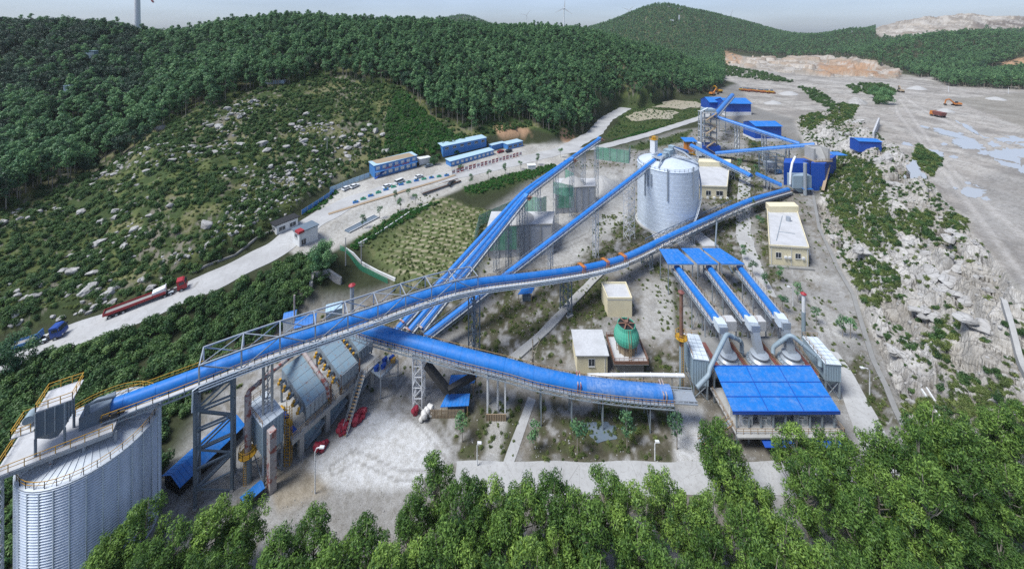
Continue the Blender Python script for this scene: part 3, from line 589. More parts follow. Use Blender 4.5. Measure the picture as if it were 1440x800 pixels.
def crown_points(h0, h1_, rad, nclump, per, rc, top=.5, flat=.7):
    """clumps spread through an egg-shaped crown; returns leaf centres, normals, tint"""
    cs = []; 
    while len(cs) < nclump:
        p = RNG.uniform(-1, 1, 3); d = np.linalg.norm(p)
        if d > 1 or d < .35: continue
        zz = p[2] * .5 + .5; wdt = (1 - (zz - top) ** 2 / max(top, 1 - top) ** 2 * .85) ** .5
        cs.append([p[0] * rad * wdt, p[1] * rad * wdt, h0 + zz * (h1_ - h0)])
    cs = np.array(cs); ct = RNG.uniform(0, 1, nclump); cr = rc * RNG.uniform(.6, 1.35, nclump)
    C_, N_, T_ = [], [], []
    for c, t, r in zip(cs, ct, cr):
        k = int(per * (r / rc) ** 2); d = RNG.normal(size=(k, 3)); d /= np.linalg.norm(d, axis=1, keepdims=True)
        rr = r * RNG.uniform(.25, 1.0, k) ** .6
        q = d * rr[:, None]; q[:, 2] *= flat; q[:, 2] -= .25 * (q[:, 0] ** 2 + q[:, 1] ** 2) / r
        C_.append(c + q); N_.append(d + np.array([0, 0, .55]) + RNG.normal(size=(k, 3)) * .45); T_.append(np.clip(.15 + .55 * t + RNG.normal(size=k) * .22, 0, 1))
    return np.concatenate(C_), np.concatenate(N_), np.concatenate(T_), cs
def trunk_mb(h, r, cs=None, limbs=9):
    mb = MB(); lean = RNG.normal(size=2) * .03 * h
    def ax(t): return Vector((lean[0] * t * t, lean[1] * t * t, h * t))
    mb.tube([ax(-.08), ax(0), ax(.3), ax(.6), ax(.92)], [r * 1.25, r, r * .8, r * .55, r * .15], 7)
    if cs is not None:
        for c in cs[RNG.permutation(len(cs))[:limbs]]:
            t = min(max(c[2] / h - .22, .25), .8); a = ax(t); e = Vector(c); m_ = a.lerp(e, .5) + Vector((0, 0, -.05 * h)) 
            mb.tube([a, m_, e], [r * .42, r * .26, r * .07], 5, cap=False)
    return mb
LIB = bpy.data.collections.new('plant_library')          # source meshes for the masses; not in the scene
def lib(name, me):
    o = bpy.data.objects.new(name, me); LIBC.objects.link(o); return o
def joined(leafme, mb, mat):                              # leaves and trunk in one mesh for masses
    bm = bmesh.new(); bm.from_mesh(leafme); tl = bm.faces.layers.float.get('tint')
    vs = [bm.verts.new(v) for v in mb.v]
    for f in mb.f:
        try: fc_ = bm.faces.new([vs[i] for i in f]); fc_.material_index = 1
        except ValueError: pass
    bm.to_mesh(leafme); bm.free(); leafme.materials.append(mat); return leafme
def scatter_mass(name, P_, scale, coll):
    me = bpy.data.meshes.new(name); me.vertices.add(len(P_)); me.vertices.foreach_set('co', np.asarray(P_, np.float32).ravel())
    a = me.attributes.new('size', 'FLOAT', 'POINT'); a.data.foreach_set('value', np.asarray(scale, np.float32)); me.update()
    o = bpy.data.objects.new(name, me); C.objects.link(o); o['kind'] = 'stuff'
    ng = bpy.data.node_groups.new(name + '_scatter', 'GeometryNodeTree')
    ng.interface.new_socket('Geometry', in_out='INPUT', socket_type='NodeSocketGeometry'); ng.interface.new_socket('Geometry', in_out='OUTPUT', socket_type='NodeSocketGeometry')
    gi = ng.nodes.new('NodeGroupInput'); go = ng.nodes.new('NodeGroupOutput'); ip = ng.nodes.new('GeometryNodeInstanceOnPoints'); ci = ng.nodes.new('GeometryNodeCollectionInfo')
    ci.inputs['Collection'].default_value = coll; ci.inputs['Separate Children'].default_value = True; ci.inputs['Reset Children'].default_value = True
    ip.inputs['Pick Instance'].default_value = True
    at = ng.nodes.new('GeometryNodeInputNamedAttribute'); at.data_type = 'FLOAT'; at.inputs['Name'].default_value = 'size'
    rv = ng.nodes.new('FunctionNodeRandomValue'); rv.data_type = 'FLOAT_VECTOR'; rv.inputs[0].default_value = (-.06, -.06, 0); rv.inputs[1].default_value = (.06, .06, 6.283)
    er = ng.nodes.new('FunctionNodeEulerToRotation')
    L = ng.links.new
    L(gi.outputs[0], ip.inputs['Points']); L(ci.outputs[0], ip.inputs['Instance']); L(at.outputs[0], ip.inputs['Scale']); L(rv.outputs[0], er.inputs[0]); L(er.outputs[0], ip.inputs['Rotation']); L(ip.outputs[0], go.inputs[0])
    md = o.modifiers.new('scatter', 'NODES'); md.node_group = ng
    return o
def sample(mask, density):                                # random ground points inside a zone, `density` per square metre
    m = mask[:-1, :-1]; ar = (gu[1] - gu[0]) * GY[:-1, :-1] * (GY[1:, 1:] - GY[:-1, :-1]) * m * density
    n = RNG.poisson(ar); j, i = np.nonzero(n); k = n[j, i]; j = np.repeat(j, k); i = np.repeat(i, k)
    u = gu[i] + RNG.uniform(0, 1, len(i)) * (gu[1] - gu[0]); w = gw[j] + RNG.uniform(0, 1, len(i)) * (gw[1] - gw[0])
    y = np.exp(w); x = u * y; return np.stack([x, y, bil(GZ, gu, gw, u, w)], 1)
PXg = CX + F * GU; PYg = rows()
def zmask(*polys):
    m = np.zeros(GX.shape, bool)
    for p in polys: m |= inpoly(PXg, PYg, p)
    return m.astype(float)
dR, _ = polydist(GX, GY, ROADW); dR2, _ = polydist(GX, GY, ROAD2W)
clear = smooth01((np.minimum(dR - 6.3, dR2 - 4.2)) / .5)
F1 = [(-140, -200), (1020, -200), (1018, 118), (1000, 130), (900, 140), (850, 150), (815, 192), (796, 178), (760, 190), (745, 178), (700, 172), (660, 190), (625, 175), (600, 160), (560, 122), (500, 118), (440, 102), (410, 122), (372, 126), (345, 130), (300, 152), (250, 168), (195, 208), (120, 252), (0, 298), (-140, 330)]
F2 = [(1010, 0), (1130, 40), (1232, 30), (1228, 58), (1206, 82), (1160, 78), (1090, 80), (1030, 74), (1010, 72)]
F3 = [(1205, 82), (1212, 66), (1240, 58), (1290, 40), (1340, 36), (1440, 32), (1560, 32), (1560, 70), (1440, 74), (1425, 84), (1405, 92), (1360, 106), (1290, 110), (1272, 100), (1230, 90)]
F4 = [(1310, 112), (1440, 104), (1560, 104), (1560, 126), (1440, 128), (1330, 122)]
F5 = [(1190, 122), (1215, 118), (1250, 120), (1258, 128), (1252, 142), (1232, 148), (1226, 134), (1200, 132)]
cm_ = np.minimum.accumulate(PYg, 0); seenm = (PYg <= np.concatenate([np.full((1, NU), 1e9), cm_[:-1]]) + np.where(GY < 700, 14, 1.5)).astype(float)
fo = zmask(F1, F2, F3, F4) * (1 - fc); fo = fo * clear
def make_forest():
    out = []
    for k in range(5):
        h = 13.5; c, n, t, cs = crown_points(h * .40, h * 1.0, 2.2, 17, 58, 1.15, .5)
        out.append((leafmesh('crown', c, n, .62, .34, t, M['leaf_forest']), trunk_mb(h, .17, cs, 4)))
        if k == 4:                                          # a narrow tree and a broad low one break the evenness
            for hh, rr, lo in ((15.5, 1.5, .35), (10.5, 3.2, .30)):
                c, n, t, cs = crown_points(hh * lo, hh, rr, 18, 34, 1.1 if rr < 2 else 1.5, .45); out.append((leafmesh('crown', c, n, .85, .42, t, M['leaf_forest']), trunk_mb(hh, .17, cs, 4)))
    return out
FOREST = make_forest()
LIBF = bpy.data.collections.new('forest_library')
for l, tmb in FOREST:
    me = l.copy(); me = joined(me, tmb, M['bark']); o = bpy.data.objects.new('forest_source', me); LIBF.objects.link(o)
near = fo * (GY < 700) * seenm; farm = fo * (GY >= 700) * seenm
PF = sample(near, 1 / 13.); PFf = sample(farm, 1 / 60.)
gap = fbm(PF[:, 0] / 40, PF[:, 1] / 40, 7); keep = gap > .16; PF = PF[keep]
sF = RNG.uniform(.66, 1.25, len(PF)) * (.85 + .35 * fbm(PF[:, 0] / 60, PF[:, 1] / 60, 9)); sFf = RNG.uniform(.9, 1.4, len(PFf)) 
PX = lambda P_: CX + F * P_[:, 0] / P_[:, 1]
PY = lambda P_: HZ + F * (EYE - P_[:, 2]) / P_[:, 1]
# visible nearest 280 as single trees, the rest as one mass
px_f = PX(PF); inframe = (px_f > 5) & (px_f < 1435)
tip_y = HZ + F * (EYE - PF[:, 2] - 13 * sF) / PF[:, 1]
order = np.argsort(np.where(inframe & (tip_y < 330), PF[:, 1] / sF, 1e9)); pick = order[:280]; rest = np.ones(len(PF), bool); rest[pick] = False
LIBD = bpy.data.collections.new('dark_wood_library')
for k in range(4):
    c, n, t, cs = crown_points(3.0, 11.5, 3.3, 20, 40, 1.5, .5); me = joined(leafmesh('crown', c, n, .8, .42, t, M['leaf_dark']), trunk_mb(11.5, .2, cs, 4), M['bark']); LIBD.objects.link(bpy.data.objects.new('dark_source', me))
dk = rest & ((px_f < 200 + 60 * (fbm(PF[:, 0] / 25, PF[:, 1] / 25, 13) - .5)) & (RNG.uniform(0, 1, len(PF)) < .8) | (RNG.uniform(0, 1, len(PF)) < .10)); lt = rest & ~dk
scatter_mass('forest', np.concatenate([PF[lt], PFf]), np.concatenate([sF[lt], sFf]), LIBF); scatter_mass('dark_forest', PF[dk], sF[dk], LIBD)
FT = []
for l, tmb in FOREST:
    r = thing('plantation_tree', 'slender dark green plantation tree at the lower edge of the hillside wood', 'tree', (0, 0, 0), 'trees at the near edge of the hillside wood')
    tmb.build('trunk', M['bark'], r); o = bpy.data.objects.new('crown', l); C.objects.link(o); o.parent = r; FT.append(r)
for i, k in enumerate(pick):
    o = FT[i] if i < len(FT) else copy_tree(FT[i % len(FT)])
    o.location = PF[k]; o.rotation_euler.z = random.uniform(0, 6.28); o.scale = (sF[k],) * 3
    x_ = px_f[k]; wh = 'dark hollow left of the boulder slope' if x_ < 230 else 'upper edge of the boulder slope' if x_ < 520 else 'green gully above the blue site cabins' if x_ < 760 else 'bend of the road beyond the cabins' if x_ < 1020 else 'rim of the quarry floor'
    o['label'] = 'slender dark green plantation tree along the ' + wh; o['group'] = 'wood edge trees along the ' + wh

# --- shrubs, weeds, boulders
def bush_variants(name, mat, k, n, r, leafl, leafw, flat=.75):
    out = []
    for i in range(k):
        c, nn, t, cs = crown_points(-.1, r * 1.25, r * .8, 9, n // 9, r * .5, .4, flat); out.append(leafmesh(name, c, nn, leafl, leafw, t, mat))
    return out
BUSH = bush_variants('shrub', M['leaf_bush'], 5, 620, 1.0, .24, .13); WEEDS = bush_variants('weed', M['leaf_weed'], 4, 300, .8, .42, .07); HEDGE = bush_variants('hedge_plant', M['leaf_hedge'], 3, 420, .8, .22, .13)
def coll(name, meshes):
    c = bpy.data.collections.new(name)
    for m_ in meshes: c.objects.link(bpy.data.objects.new(name, m_))
    return c
CB, CWD, CH = coll('shrub_library', BUSH), coll('weed_library', WEEDS), coll('hedge_library', HEDGE)
slope = zmask(HILL) * (1 - zmask(F1)) * (1 - om) * clear
slope *= (PYg > 60)
BANK = [(-60, 640), (-60, 552), (20, 524), (100, 494), (200, 458), (300, 417), (385, 380), (425, 360), (452, 362), (462, 385), (440, 410), (430, 436), (350, 495), (290, 560), (226, 610), (226, 700), (0, 800), (-60, 800)]
bank = zmask(BANK) * clear * (1 - (polymask(GX, GY, YARD, 1) > .9) * (PYg < 560))
GULLY = [(560, 125), (600, 162), (640, 192), (660, 195), (650, 205), (560, 215), (540, 215), (545, 160)]
RVEG = [[(1150, 262), (1185, 215), (1235, 238), (1252, 300), (1264, 345), (1232, 362), (1192, 330), (1166, 300)], [(1185, 372), (1225, 370), (1262, 382), (1264, 425), (1215, 432)], [(1255, 300), (1312, 300), (1308, 338), (1265, 330)], [(1320, 540), (1352, 552), (1425, 535), (1440, 600), (1330, 615)],
        [(1318, 455), (1345, 450), (1350, 480), (1320, 480)], [(1330, 300), (1360, 310), (1350, 335), (1322, 322)], [(1290, 205), (1325, 225), (1310, 250), (1280, 230)], [(1182, 145), (1206, 150), (1196, 168), (1176, 178), (1160, 168)], [(1124, 166), (1150, 158), (1162, 168), (1140, 184), (1126, 180)], [(1300, 470), (1335, 490), (1330, 520), (1295, 500)], [(1265, 560), (1330, 560), (1330, 640), (1275, 640)]]
rveg = zmask(*RVEG); noyard = 1 - (polymask(GX, GY, YARD, 1) > .99)
dens = np.zeros(GX.shape); 
g1 = fbm(GX / 11, GY / 11, 95); g2 = fbm(GX / 4, GY / 4, 97)
SB = [sample(slope * (g1 > .38), .30), sample(bank, .42), sample(rveg * (g2 > .42) * noyard, .24), sample(rs * (1 - rveg) * (g2 > .56) * noyard, .30), sample(zmask(F1) * (GY < 330), .035), sample(zmask(*GREENSTRIP) * clear, .10), sample((g2 > .44) * zmask(F5, *[[(1012, 92), (1040, 96), (1080, 104), (1120, 118), (1060, 112), (1010, 106)], [(1120, 122), (1150, 128), (1178, 150), (1168, 160), (1140, 140)]]), .07), sample(zmask(GULLY), .25)]
SS = [RNG.uniform(.4, 1.5, len(SB[0])), RNG.uniform(.8, 2.1, len(SB[1])), RNG.uniform(.5, 1.5, len(SB[2])), RNG.uniform(.3, .9, len(SB[3])), RNG.uniform(.8, 2, len(SB[4])), RNG.uniform(.4, 1.0, len(SB[5])), RNG.uniform(1.2, 2.6, len(SB[6])), RNG.uniform(.7, 1.8, len(SB[7]))]
where = ['on the boulder slope above the truck road', 'on the bank between truck road and screen house', 'in the gullies of the pale rock slope', 'on the bare rock face by the drain', 'under the hillside wood', 'on the verge beside the pale road', 'on the quarry floor', 'in the green gully above the site cabins']
zid = np.concatenate([np.full(len(s), i) for i, s in enumerate(SB)]); PB = np.concatenate(SB); sB = np.concatenate(SS)
pb_x, pb_y = PX(PB), PY(PB); vis = (pb_x > 8) & (pb_x < 1432) & (pb_y < 560) & (pb_y > 60)
order = np.argsort(np.where(vis, PB[:, 1] / sB, 1e9)); pick = order[:240]; rest = np.ones(len(PB), bool); rest[pick] = False
scatter_mass('undergrowth', PB[rest], sB[rest], CB)
for k in pick:
    o = bpy.data.objects.new('shrub', BUSH[k % 5]); C.objects.link(o); o.location = PB[k]; o.scale = (sB[k], sB[k], sB[k] * random.uniform(.8, 1.15)); o.rotation_euler.z = random.uniform(0, 6.28)
    tag(o, 'rounded leafy green shrub ' + where[int(zid[k])], 'shrub', 'shrubs ' + where[int(zid[k])])
weedzone = np.clip(zmask(*GREENS) + .28 * (ym > .9) * (PYg < 560) * (1 - zone(PALE[5], 2)), 0, 1) * smooth01((n2 * .6 + n8 * .4 - .44) / .1)
SW = [sample(weedzone, .75), sample(slope * (g2 > .42), .40), sample(rveg * noyard, 1.5), sample(rs * (g2 > .48) * noyard, .25), sample(fm * (1 - .9 * (ro > .3)), .42), sample(zmask(*GREENSTRIP) * clear, .5)]
sW = np.concatenate([RNG.uniform(.25, .7, len(SW[0])), RNG.uniform(.35, .85, len(SW[1])), RNG.uniform(.45, 1.1, len(SW[2])), RNG.uniform(.3, .9, len(SW[3])), RNG.uniform(.35, .7, len(SW[4])), RNG.uniform(.3, .6, len(SW[5]))])
scatter_mass('weeds', np.concatenate(SW), sW, CWD)
HG = [[(490, 348), (560, 300), (622, 284), (606, 292), (530, 334), (500, 356)], [(650, 266), (700, 250), (775, 232), (790, 238), (700, 268), (660, 275)], [(855, 200), (900, 186), (960, 172), (985, 163), (960, 174), (900, 190)], [(470, 298), (492, 286), (497, 290), (476, 302)], [(425, 300), (470, 268), (474, 272), (432, 312)]]
PH = sample(zmask(*HG) * clear, 1.1); PG = sample(zmask(GULLY, [(560, 215), (650, 205), (648, 222), (560, 232)]) * (1 - om), .5); scatter_mass('hedge_planting', np.concatenate([PH, PG]), np.concatenate([RNG.uniform(.5, 1.0, len(PH)), RNG.uniform(.8, 1.9, len(PG))]), CH)

def boulder_mesh(seed, sub=3, cuts=11):
    bm = bmesh.new(); bmesh.ops.create_icosphere(bm, subdivisions=sub, radius=1); rg = np.random.default_rng(seed)
    for k in range(cuts):                                     # chop flat faces off a ball
        d = Vector(rg.normal(size=3)).normalized(); c = rg.uniform(.42, .8)
        for v in bm.verts:
            e = v.co.dot(d) - c
            if e > 0: v.co -= d * e * .95
    for v in bm.verts: v.co *= 1 + .05 * math.sin(v.co.x * 9 + seed) * math.sin(v.co.y * 8 + v.co.z * 7)
    me = bpy.data.meshes.new('boulder'); bm.to_mesh(me); bm.free(); me.materials.append(M['rock'])
    return me
BM_ = [boulder_mesh(i) for i in range(7)]
def place_boulder(p, s, label, group, k=None):
    o = bpy.data.objects.new('boulder', BM_[(k if k is not None else random.randrange(7)) % 7]); C.objects.link(o)
    o.location = (p[0], p[1], p[2] + s * .15); o.scale = (s * random.uniform(.8, 1.4), s * random.uniform(.7, 1.1), s * random.uniform(.5, .85)); o.rotation_euler = (random.uniform(-.3, .3), random.uniform(-.3, .3), random.uniform(0, 6.28))
    tag(o, label, 'boulder', group); return o
named = [((520, 178), 1.9, 'pale boulder topmost of the heap above the blue site cabins'), ((528, 186), 2.6, 'largest pale flat boulder in the heap above the blue site cabins'), ((514, 184), 1.8, 'rounded boulder at the left side of the heap above the cabins'), ((538, 190), 1.8, 'pale boulder at the right edge of the heap above the cabins'), ((543, 214), 2.3, 'lone dark grey boulder below the heap above the cabins'),
         ((369, 205), 2.6, 'tall pale boulder standing left of the utility pole'), ((376, 213), 2.5, 'leaning grey boulder beside the tall pale one left of the utility pole'), ((401, 208), 2.2, 'pointed grey boulder between the tall pale one and the utility pole'), ((290, 318), 2.4, 'big pale rounded boulder above the road cutting'), ((162, 308), 1.7, 'smooth white boulder alone in the grass above the red truck'), ((117, 298), 1.6, 'rounded white boulder in a grassy hollow above the blue truck'), ((240, 290), 1.7, 'oval grey boulder high above the red truck cab'), ((82, 298), 1.7, 'dark flat boulder near the left end of the boulder slope'), ((158, 427), 1.3, 'pale boulder by the road edge behind the red truck trailer'), ((128, 262), 2.0, 'split pale slab near the wood on the boulder slope'), ((228, 182), 2.2, 'pale boulder at the top edge of the boulder slope below the dark wood'), ((308, 178), 2.0, 'pair-topped pale boulder high on the spur')]
for i, (p, s, l) in enumerate(named): place_boulder(gnd(*p), s * 1.15, l, 'boulders on the green slope', i)
bs = sample(slope * zmask([(-50, 470), (-50, 300), (60, 270), (180, 215), (310, 160), (350, 135), (420, 150), (520, 200), (440, 280), (390, 330), (200, 430), (0, 480)]) * (fbm(GX / 13, GY / 13, 99) > .54), .045)
vis = (PX(bs) > 5) & (PX(bs) < 560); bs = bs[vis]; RNG.shuffle(bs)
for p in bs[:165]: place_boulder(p, float(RNG.choice([.8, 1.1, 1.4, 1.8, 2.4], p=[.16, .24, .28, .20, .12])), 'small weathered pale boulder lying in the grass of the green slope', 'scattered boulders on the green slope')
rk_c = coll('rubble_library', BM_)
YR = sample((ym > .9) * zmask([(180, 800), (180, 560), (420, 440), (560, 400), (700, 300), (800, 235), (990, 190), (1130, 250), (1300, 640), (1300, 800)]) * smooth01((n2 * .5 + n8 * .5 - .42) / .1) * (1 - zone(PALE[0], 2)), .7)
RB = [sample(slope * zmask([(-50, 470), (-50, 300), (60, 270), (180, 215), (310, 160), (350, 135), (420, 150), (520, 200), (440, 280), (400, 335), (200, 430), (0, 480)]) * (fbm(GX / 13, GY / 13, 99) > .53), .10), sample(slope * zmask([(340, 260), (400, 235), (425, 275), (395, 315), (345, 330), (230, 380), (215, 365), (290, 345)]), .35), sample(rs * noyard * (g2 > .40), .30)]
RB.append(YR)
scatter_mass('rubble', np.concatenate(RB), np.concatenate([RNG.uniform(.35, 1.15, len(RB[0])), RNG.uniform(.3, 1.0, len(RB[1])), RNG.uniform(.15, .6, len(RB[2])), RNG.uniform(.05, .20, len(YR))]), rk_c)
b2 = sample(rs * noyard * (PXg < 1440), .03); RNG.shuffle(b2)
b2 = b2[(PX(b2) > 1150) & (PX(b2) < 1435)]
for p in b2[:60]: place_boulder(p, float(RNG.uniform(.4, 1.3)), 'angular pale block lying loose on the blasted rock slope', 'loose blocks on the rock slope')

OC = [((1190, 345), 4.2, 'big rounded pale outcrop beside the long cream building'), ((1218, 352), 3.6, 'layered pale outcrop right of the rounded one by the cream building'), ((1290, 350), 4.6, 'tall fractured outcrop high on the middle of the rock slope'), ((1322, 385), 4.4, 'broad pale outcrop below the plateau edge'), ((1350, 420), 3.8, 'blocky outcrop low on the right half of the rock slope'), ((1262, 262), 4.6, 'pale ridge outcrop below the small blue hut'), ((1222, 205), 4.4, 'pale ridge outcrop left of the small blue hut'), ((1185, 190), 4.6, 'weathered outcrop behind the primary crusher'), ((1200, 172), 4.2, 'rough outcrop at the far tip of the rock slope'), ((1345, 335), 3.6, 'outcrop on the edge of the quarry floor'), ((1380, 455), 3.6, 'large slab outcrop left of the broken concrete wall'), ((1305, 440), 3.2, 'smooth pale slab in the lower rock slope'), ((1245, 225), 4.0, 'outcrop between the blue hut and primary crusher'), ((1270, 505), 2.6, 'low slab outcrop close to the drain bend')]
for i, (p, s, l) in enumerate(OC):
    bm = bmesh.new(); rg = random.Random(i)
    for j in range(7):                                      # a pile of fractured blocks grown into one outcrop
        tm = boulder_mesh(60 + i * 7 + j, 3, 16); tm.transform(Matrix.Translation((rg.uniform(-.9, .9), rg.uniform(-.7, .7), rg.uniform(-.25, .2))) @ Matrix.Rotation(rg.uniform(0, 6.28), 4, 'Z') @ Matrix.Diagonal((rg.uniform(.45, .85), rg.uniform(.35, .7), rg.uniform(.35, .75), 1))); bm.from_mesh(tm)
    me = bpy.data.meshes.new('rock_outcrop'); bm.to_mesh(me); bm.free(); me.materials.append(M['rock']); o = bpy.data.objects.new('rock_outcrop', me); C.objects.link(o); q = gnd(*p); o.location = (q.x, q.y, q.z + s * .05); o.scale = (s * random.uniform(.9, 1.4), s * random.uniform(.8, 1.2), s * random.uniform(.5, .75)); o.rotation_euler = (random.uniform(-.3, .3), random.uniform(-.3, .3), random.uniform(0, 6.28)); tag(o, l, 'outcrop', 'outcrops of the rock slope')
# --- eucalyptus belt in front
EUC = []
for k in range(6):
    h = 13.0; c, n, t, cs = crown_points(h * .22, h * 1.0, 3.2, 60, 130, .85, .42, .9)
    r = thing('eucalyptus_tree', 'bushy eucalyptus in the belt of trees closest to the camera', 'tree', (0, 0, 0), 'eucalyptus belt in front of the works')
    trunk_mb(h, .2, cs, 30).build('trunk', M['bark'], r)
    o = bpy.data.objects.new('crown', leafmesh('crown', c, n, .38, .13, t, M['leaf_euc'])); C.objects.link(o); o.parent = r; EUC.append(r)
TOPS = [(200, 702), (150, 748), (126, 786), (245, 728), (300, 705), (345, 700), (325, 748), (388, 748), (440, 718), (460, 765), (512, 730), (545, 772), (612, 642), (575, 700), (650, 668), (692, 664), (735, 672), (776, 668), (806, 694), (710, 722), (748, 762), (852, 658), (824, 705), (884, 682), (932, 658), (965, 692), (900, 724), (1000, 742), (1052, 712), (842, 778), (700, 786), (622, 738), (664, 716), (590, 752),
    (1012, 582), (1028, 618), (1064, 668), (1122, 592), (1136, 640), (1178, 600), (1188, 634), (1232, 594), (1262, 628), (1292, 604), (1332, 600), (1306, 652), (1352, 640), (1352, 580), (1400, 562), (1424, 592), (1446, 560), (1204, 684), (1242, 722), (1290, 702), (1342, 722), (1372, 690), (1424, 650), (1446, 704), (1102, 722), (1082, 764), (1152, 762), (1204, 772), (1402, 742), (1446, 772), (1284, 782), (1344, 790), (650, 776), (780, 742), (940, 772), (1000, 690), (265, 782), (400, 790), (205, 768), (1310, 560), (1380, 620), (1240, 660)]
def near_what(px, py):
    L = [(120, 'corrugated silo'), (300, 'dark steel trestle'), (440, 'puddled end of the yard'), (560, 'pale stockpile edge'), (690, 'timber fenced canopy'), (800, 'straight footpath'), (920, 'long lower gallery'), (1060, 'crusher house stair'), (1160, 'blue roofed crusher house'), (1260, 'road beside the drain'), (1350, 'twin white pipes'), (1440, 'broken retaining wall')]
    return min(L, key=lambda e: abs(e[0] - px))[1]
seen_labels = {}; TOPS.sort()
ORD = ['', ', second from the left', ', third from the left', ', fourth from the left', ', fifth from the left', ', sixth from the left', ', seventh from the left', ', eighth from the left', ', ninth from the left']
for i, (px, py) in enumerate(TOPS):
    d = float(np.interp(py, [560, 600, 660, 720, 790], [67, 65, 59.5, 55.5, 50])) + random.uniform(-1, 1)
    if px > 1290 and py < 660: d -= 3
    p = at_d(px, py, d); g = h1(p.x, d); hh = max(7.5, p.z - g)
    o = EUC[i] if i < len(EUC) else copy_tree(EUC[i % len(EUC)]); s = hh / 13.
    o.location = (p.x, d, g); o.scale = (min(1.15, s * random.uniform(.88, 1.12)),) * 2 + (s,); o.rotation_euler.z = random.uniform(0, 6.28)
    row = 'rear row' if py < 668 else 'middle row' if py < 735 else 'front row'
    key = (near_what(px, py), row); c_ = seen_labels.setdefault(key, 0); seen_labels[key] += 1
    size = 'tall' if hh > 13.5 else 'mid height' if hh > 11 else 'low'
    o['label'] = f'{size} eucalyptus, {row} before the {key[0]}' + ORD[min(c_, 8)]
for px, py, d in [(880, 640, 46), (300, 640, 46), (60, 640, 44), (1150, 640, 44), (1350, 640, 44), (600, 640, 44)]: pass
# ------------------------------------------------------------------ works: helpers
def frame_at(path, i):
    p = path[i]; d = (path[min(i + 1, len(path) - 1)] - path[max(i - 1, 0)]).normalized()
    s = d.cross(Vector((0, 0, 1))).normalized(); return p, d, s, s.cross(d).normalized()
def resample(path, step):
    path = [Vector(p) for p in path]; out = []
    L = [0]
    for a, b in zip(path[:-1], path[1:]): L.append(L[-1] + (b - a).length)
    n = max(2, int(L[-1] / step)); xs = np.linspace(0, L[-1], n + 1); P_ = np.array([list(p) for p in path])
    return [Vector((np.interp(x, L, P_[:, 0]), np.interp(x, L, P_[:, 1]), np.interp(x, L, P_[:, 2]))) for x in xs]
def hood(path, r, skirt=.35, rings=0):
    mb = MB(); K = 12
    def ring(p, s, u, rr): return [p + s * rr - u * skirt] + [p + s * rr * math.cos(t) + u * rr * math.sin(t) for t in np.linspace(0, math.pi, K)] + [p - s * rr - u * skirt]
    vs = []; fs = []; m = K + 2
    for i in range(len(path)):
        p, d, s, u = frame_at(path, i); vs += ring(p, s, u, r)
    for i in range(len(path) - 1):
        fs += [(i * m + k, (i + 1) * m + k, (i + 1) * m + k + 1, i * m + k + 1) for k in range(m - 1)] + [((i + 1) * m, i * m, i * m + m - 1, (i + 1) * m + m - 1)]
    fs += [tuple(range(m)), tuple(range((len(path) - 1) * m, len(path) * m))[::-1]]
    mb.add(vs, fs)
    if rings:
        for i in range(1, len(path) - 1, rings):
            p, d, s, u = frame_at(path, i); a = ring(p - d * .05, s, u, r + .035); b = ring(p + d * .05, s, u, r + .035)
            mb.add(a + b, [(k, k + 1, m + k + 1, m + k) for k in range(m - 1)])
    return mb
def rail(mb, pts, h=1.1, post=2.0, w=.07, mid=True):
    pts = [Vector(p) for p in pts]; up = Vector((0, 0, 1))
    for a, b in zip(pts[:-1], pts[1:]):
        n = max(1, int(round((b - a).length / post)))
        for k in range(n + 1): q = a.lerp(b, k / n); mb.bar(q, q + up * h, w)
        mb.bar(a + up * h, b + up * h, w)
        if mid: mb.bar(a + up * h * .55, b + up * h * .55, w * .8)
def side(path, off, dz=0):
    return [frame_at(path, i)[0] + frame_at(path, i)[2] * off + Vector((0, 0, dz)) for i in range(len(path))]
def conveyor(name, label, ctrl, r, half, cover='blue', railmat='tan', rings=2, depth=.7, left_rail=True, right_rail=True, cat='conveyor', step=2.0, group=None, rp=2.0, rw=.065):
    path = resample(ctrl, step); c = path[0]
    t = thing(name, label, cat, (path[len(path) // 2].x, path[len(path) // 2].y, path[len(path) // 2].z - depth), group)
    hood(path, r, .35, rings).build('belt_cover', M[cover], t, True, 50)
    g = MB()
    for off in (-half, half):                            # side girders: two chords with struts
        a = side(path, off, -.40); b = side(path, off, -.40 - depth)
        for P_ in (a, b):
            for q0, q1 in zip(P_[:-1], P_[1:]): g.bar(q0, q1, .16, .18)
        for i in range(len(a) - 1): g.bar(a[i], b[i], .09); g.bar(b[i], a[i + 1], .07)
    for i in range(0, len(path)): g.bar(side(path, -half, -.48)[i], side(path, half, -.48)[i], .12)
    g.build('girder', M['steelmid'], t)
    w = MB()
    for sgn in (-1, 1):
        a = side(path, sgn * (r + .08), -.36); b = side(path, sgn * (half + .06), -.36)
        for i in range(len(path) - 1): w.hexa([a[i] - Vector((0, 0, .05)), b[i] - Vector((0, 0, .05)), b[i + 1] - Vector((0, 0, .05)), a[i + 1] - Vector((0, 0, .05))], [a[i], b[i], b[i + 1], a[i + 1]])
        w.build('walkway', M['roofgrey'], t); w = MB()
    for ok, sg in ((left_rail, -1), (right_rail, 1)):
        if ok:
            h = MB(); rail(h, side(path, sg * half, -.34), 1.05, rp, rw); h.build('handrail', M[railmat], t)
    return t, path
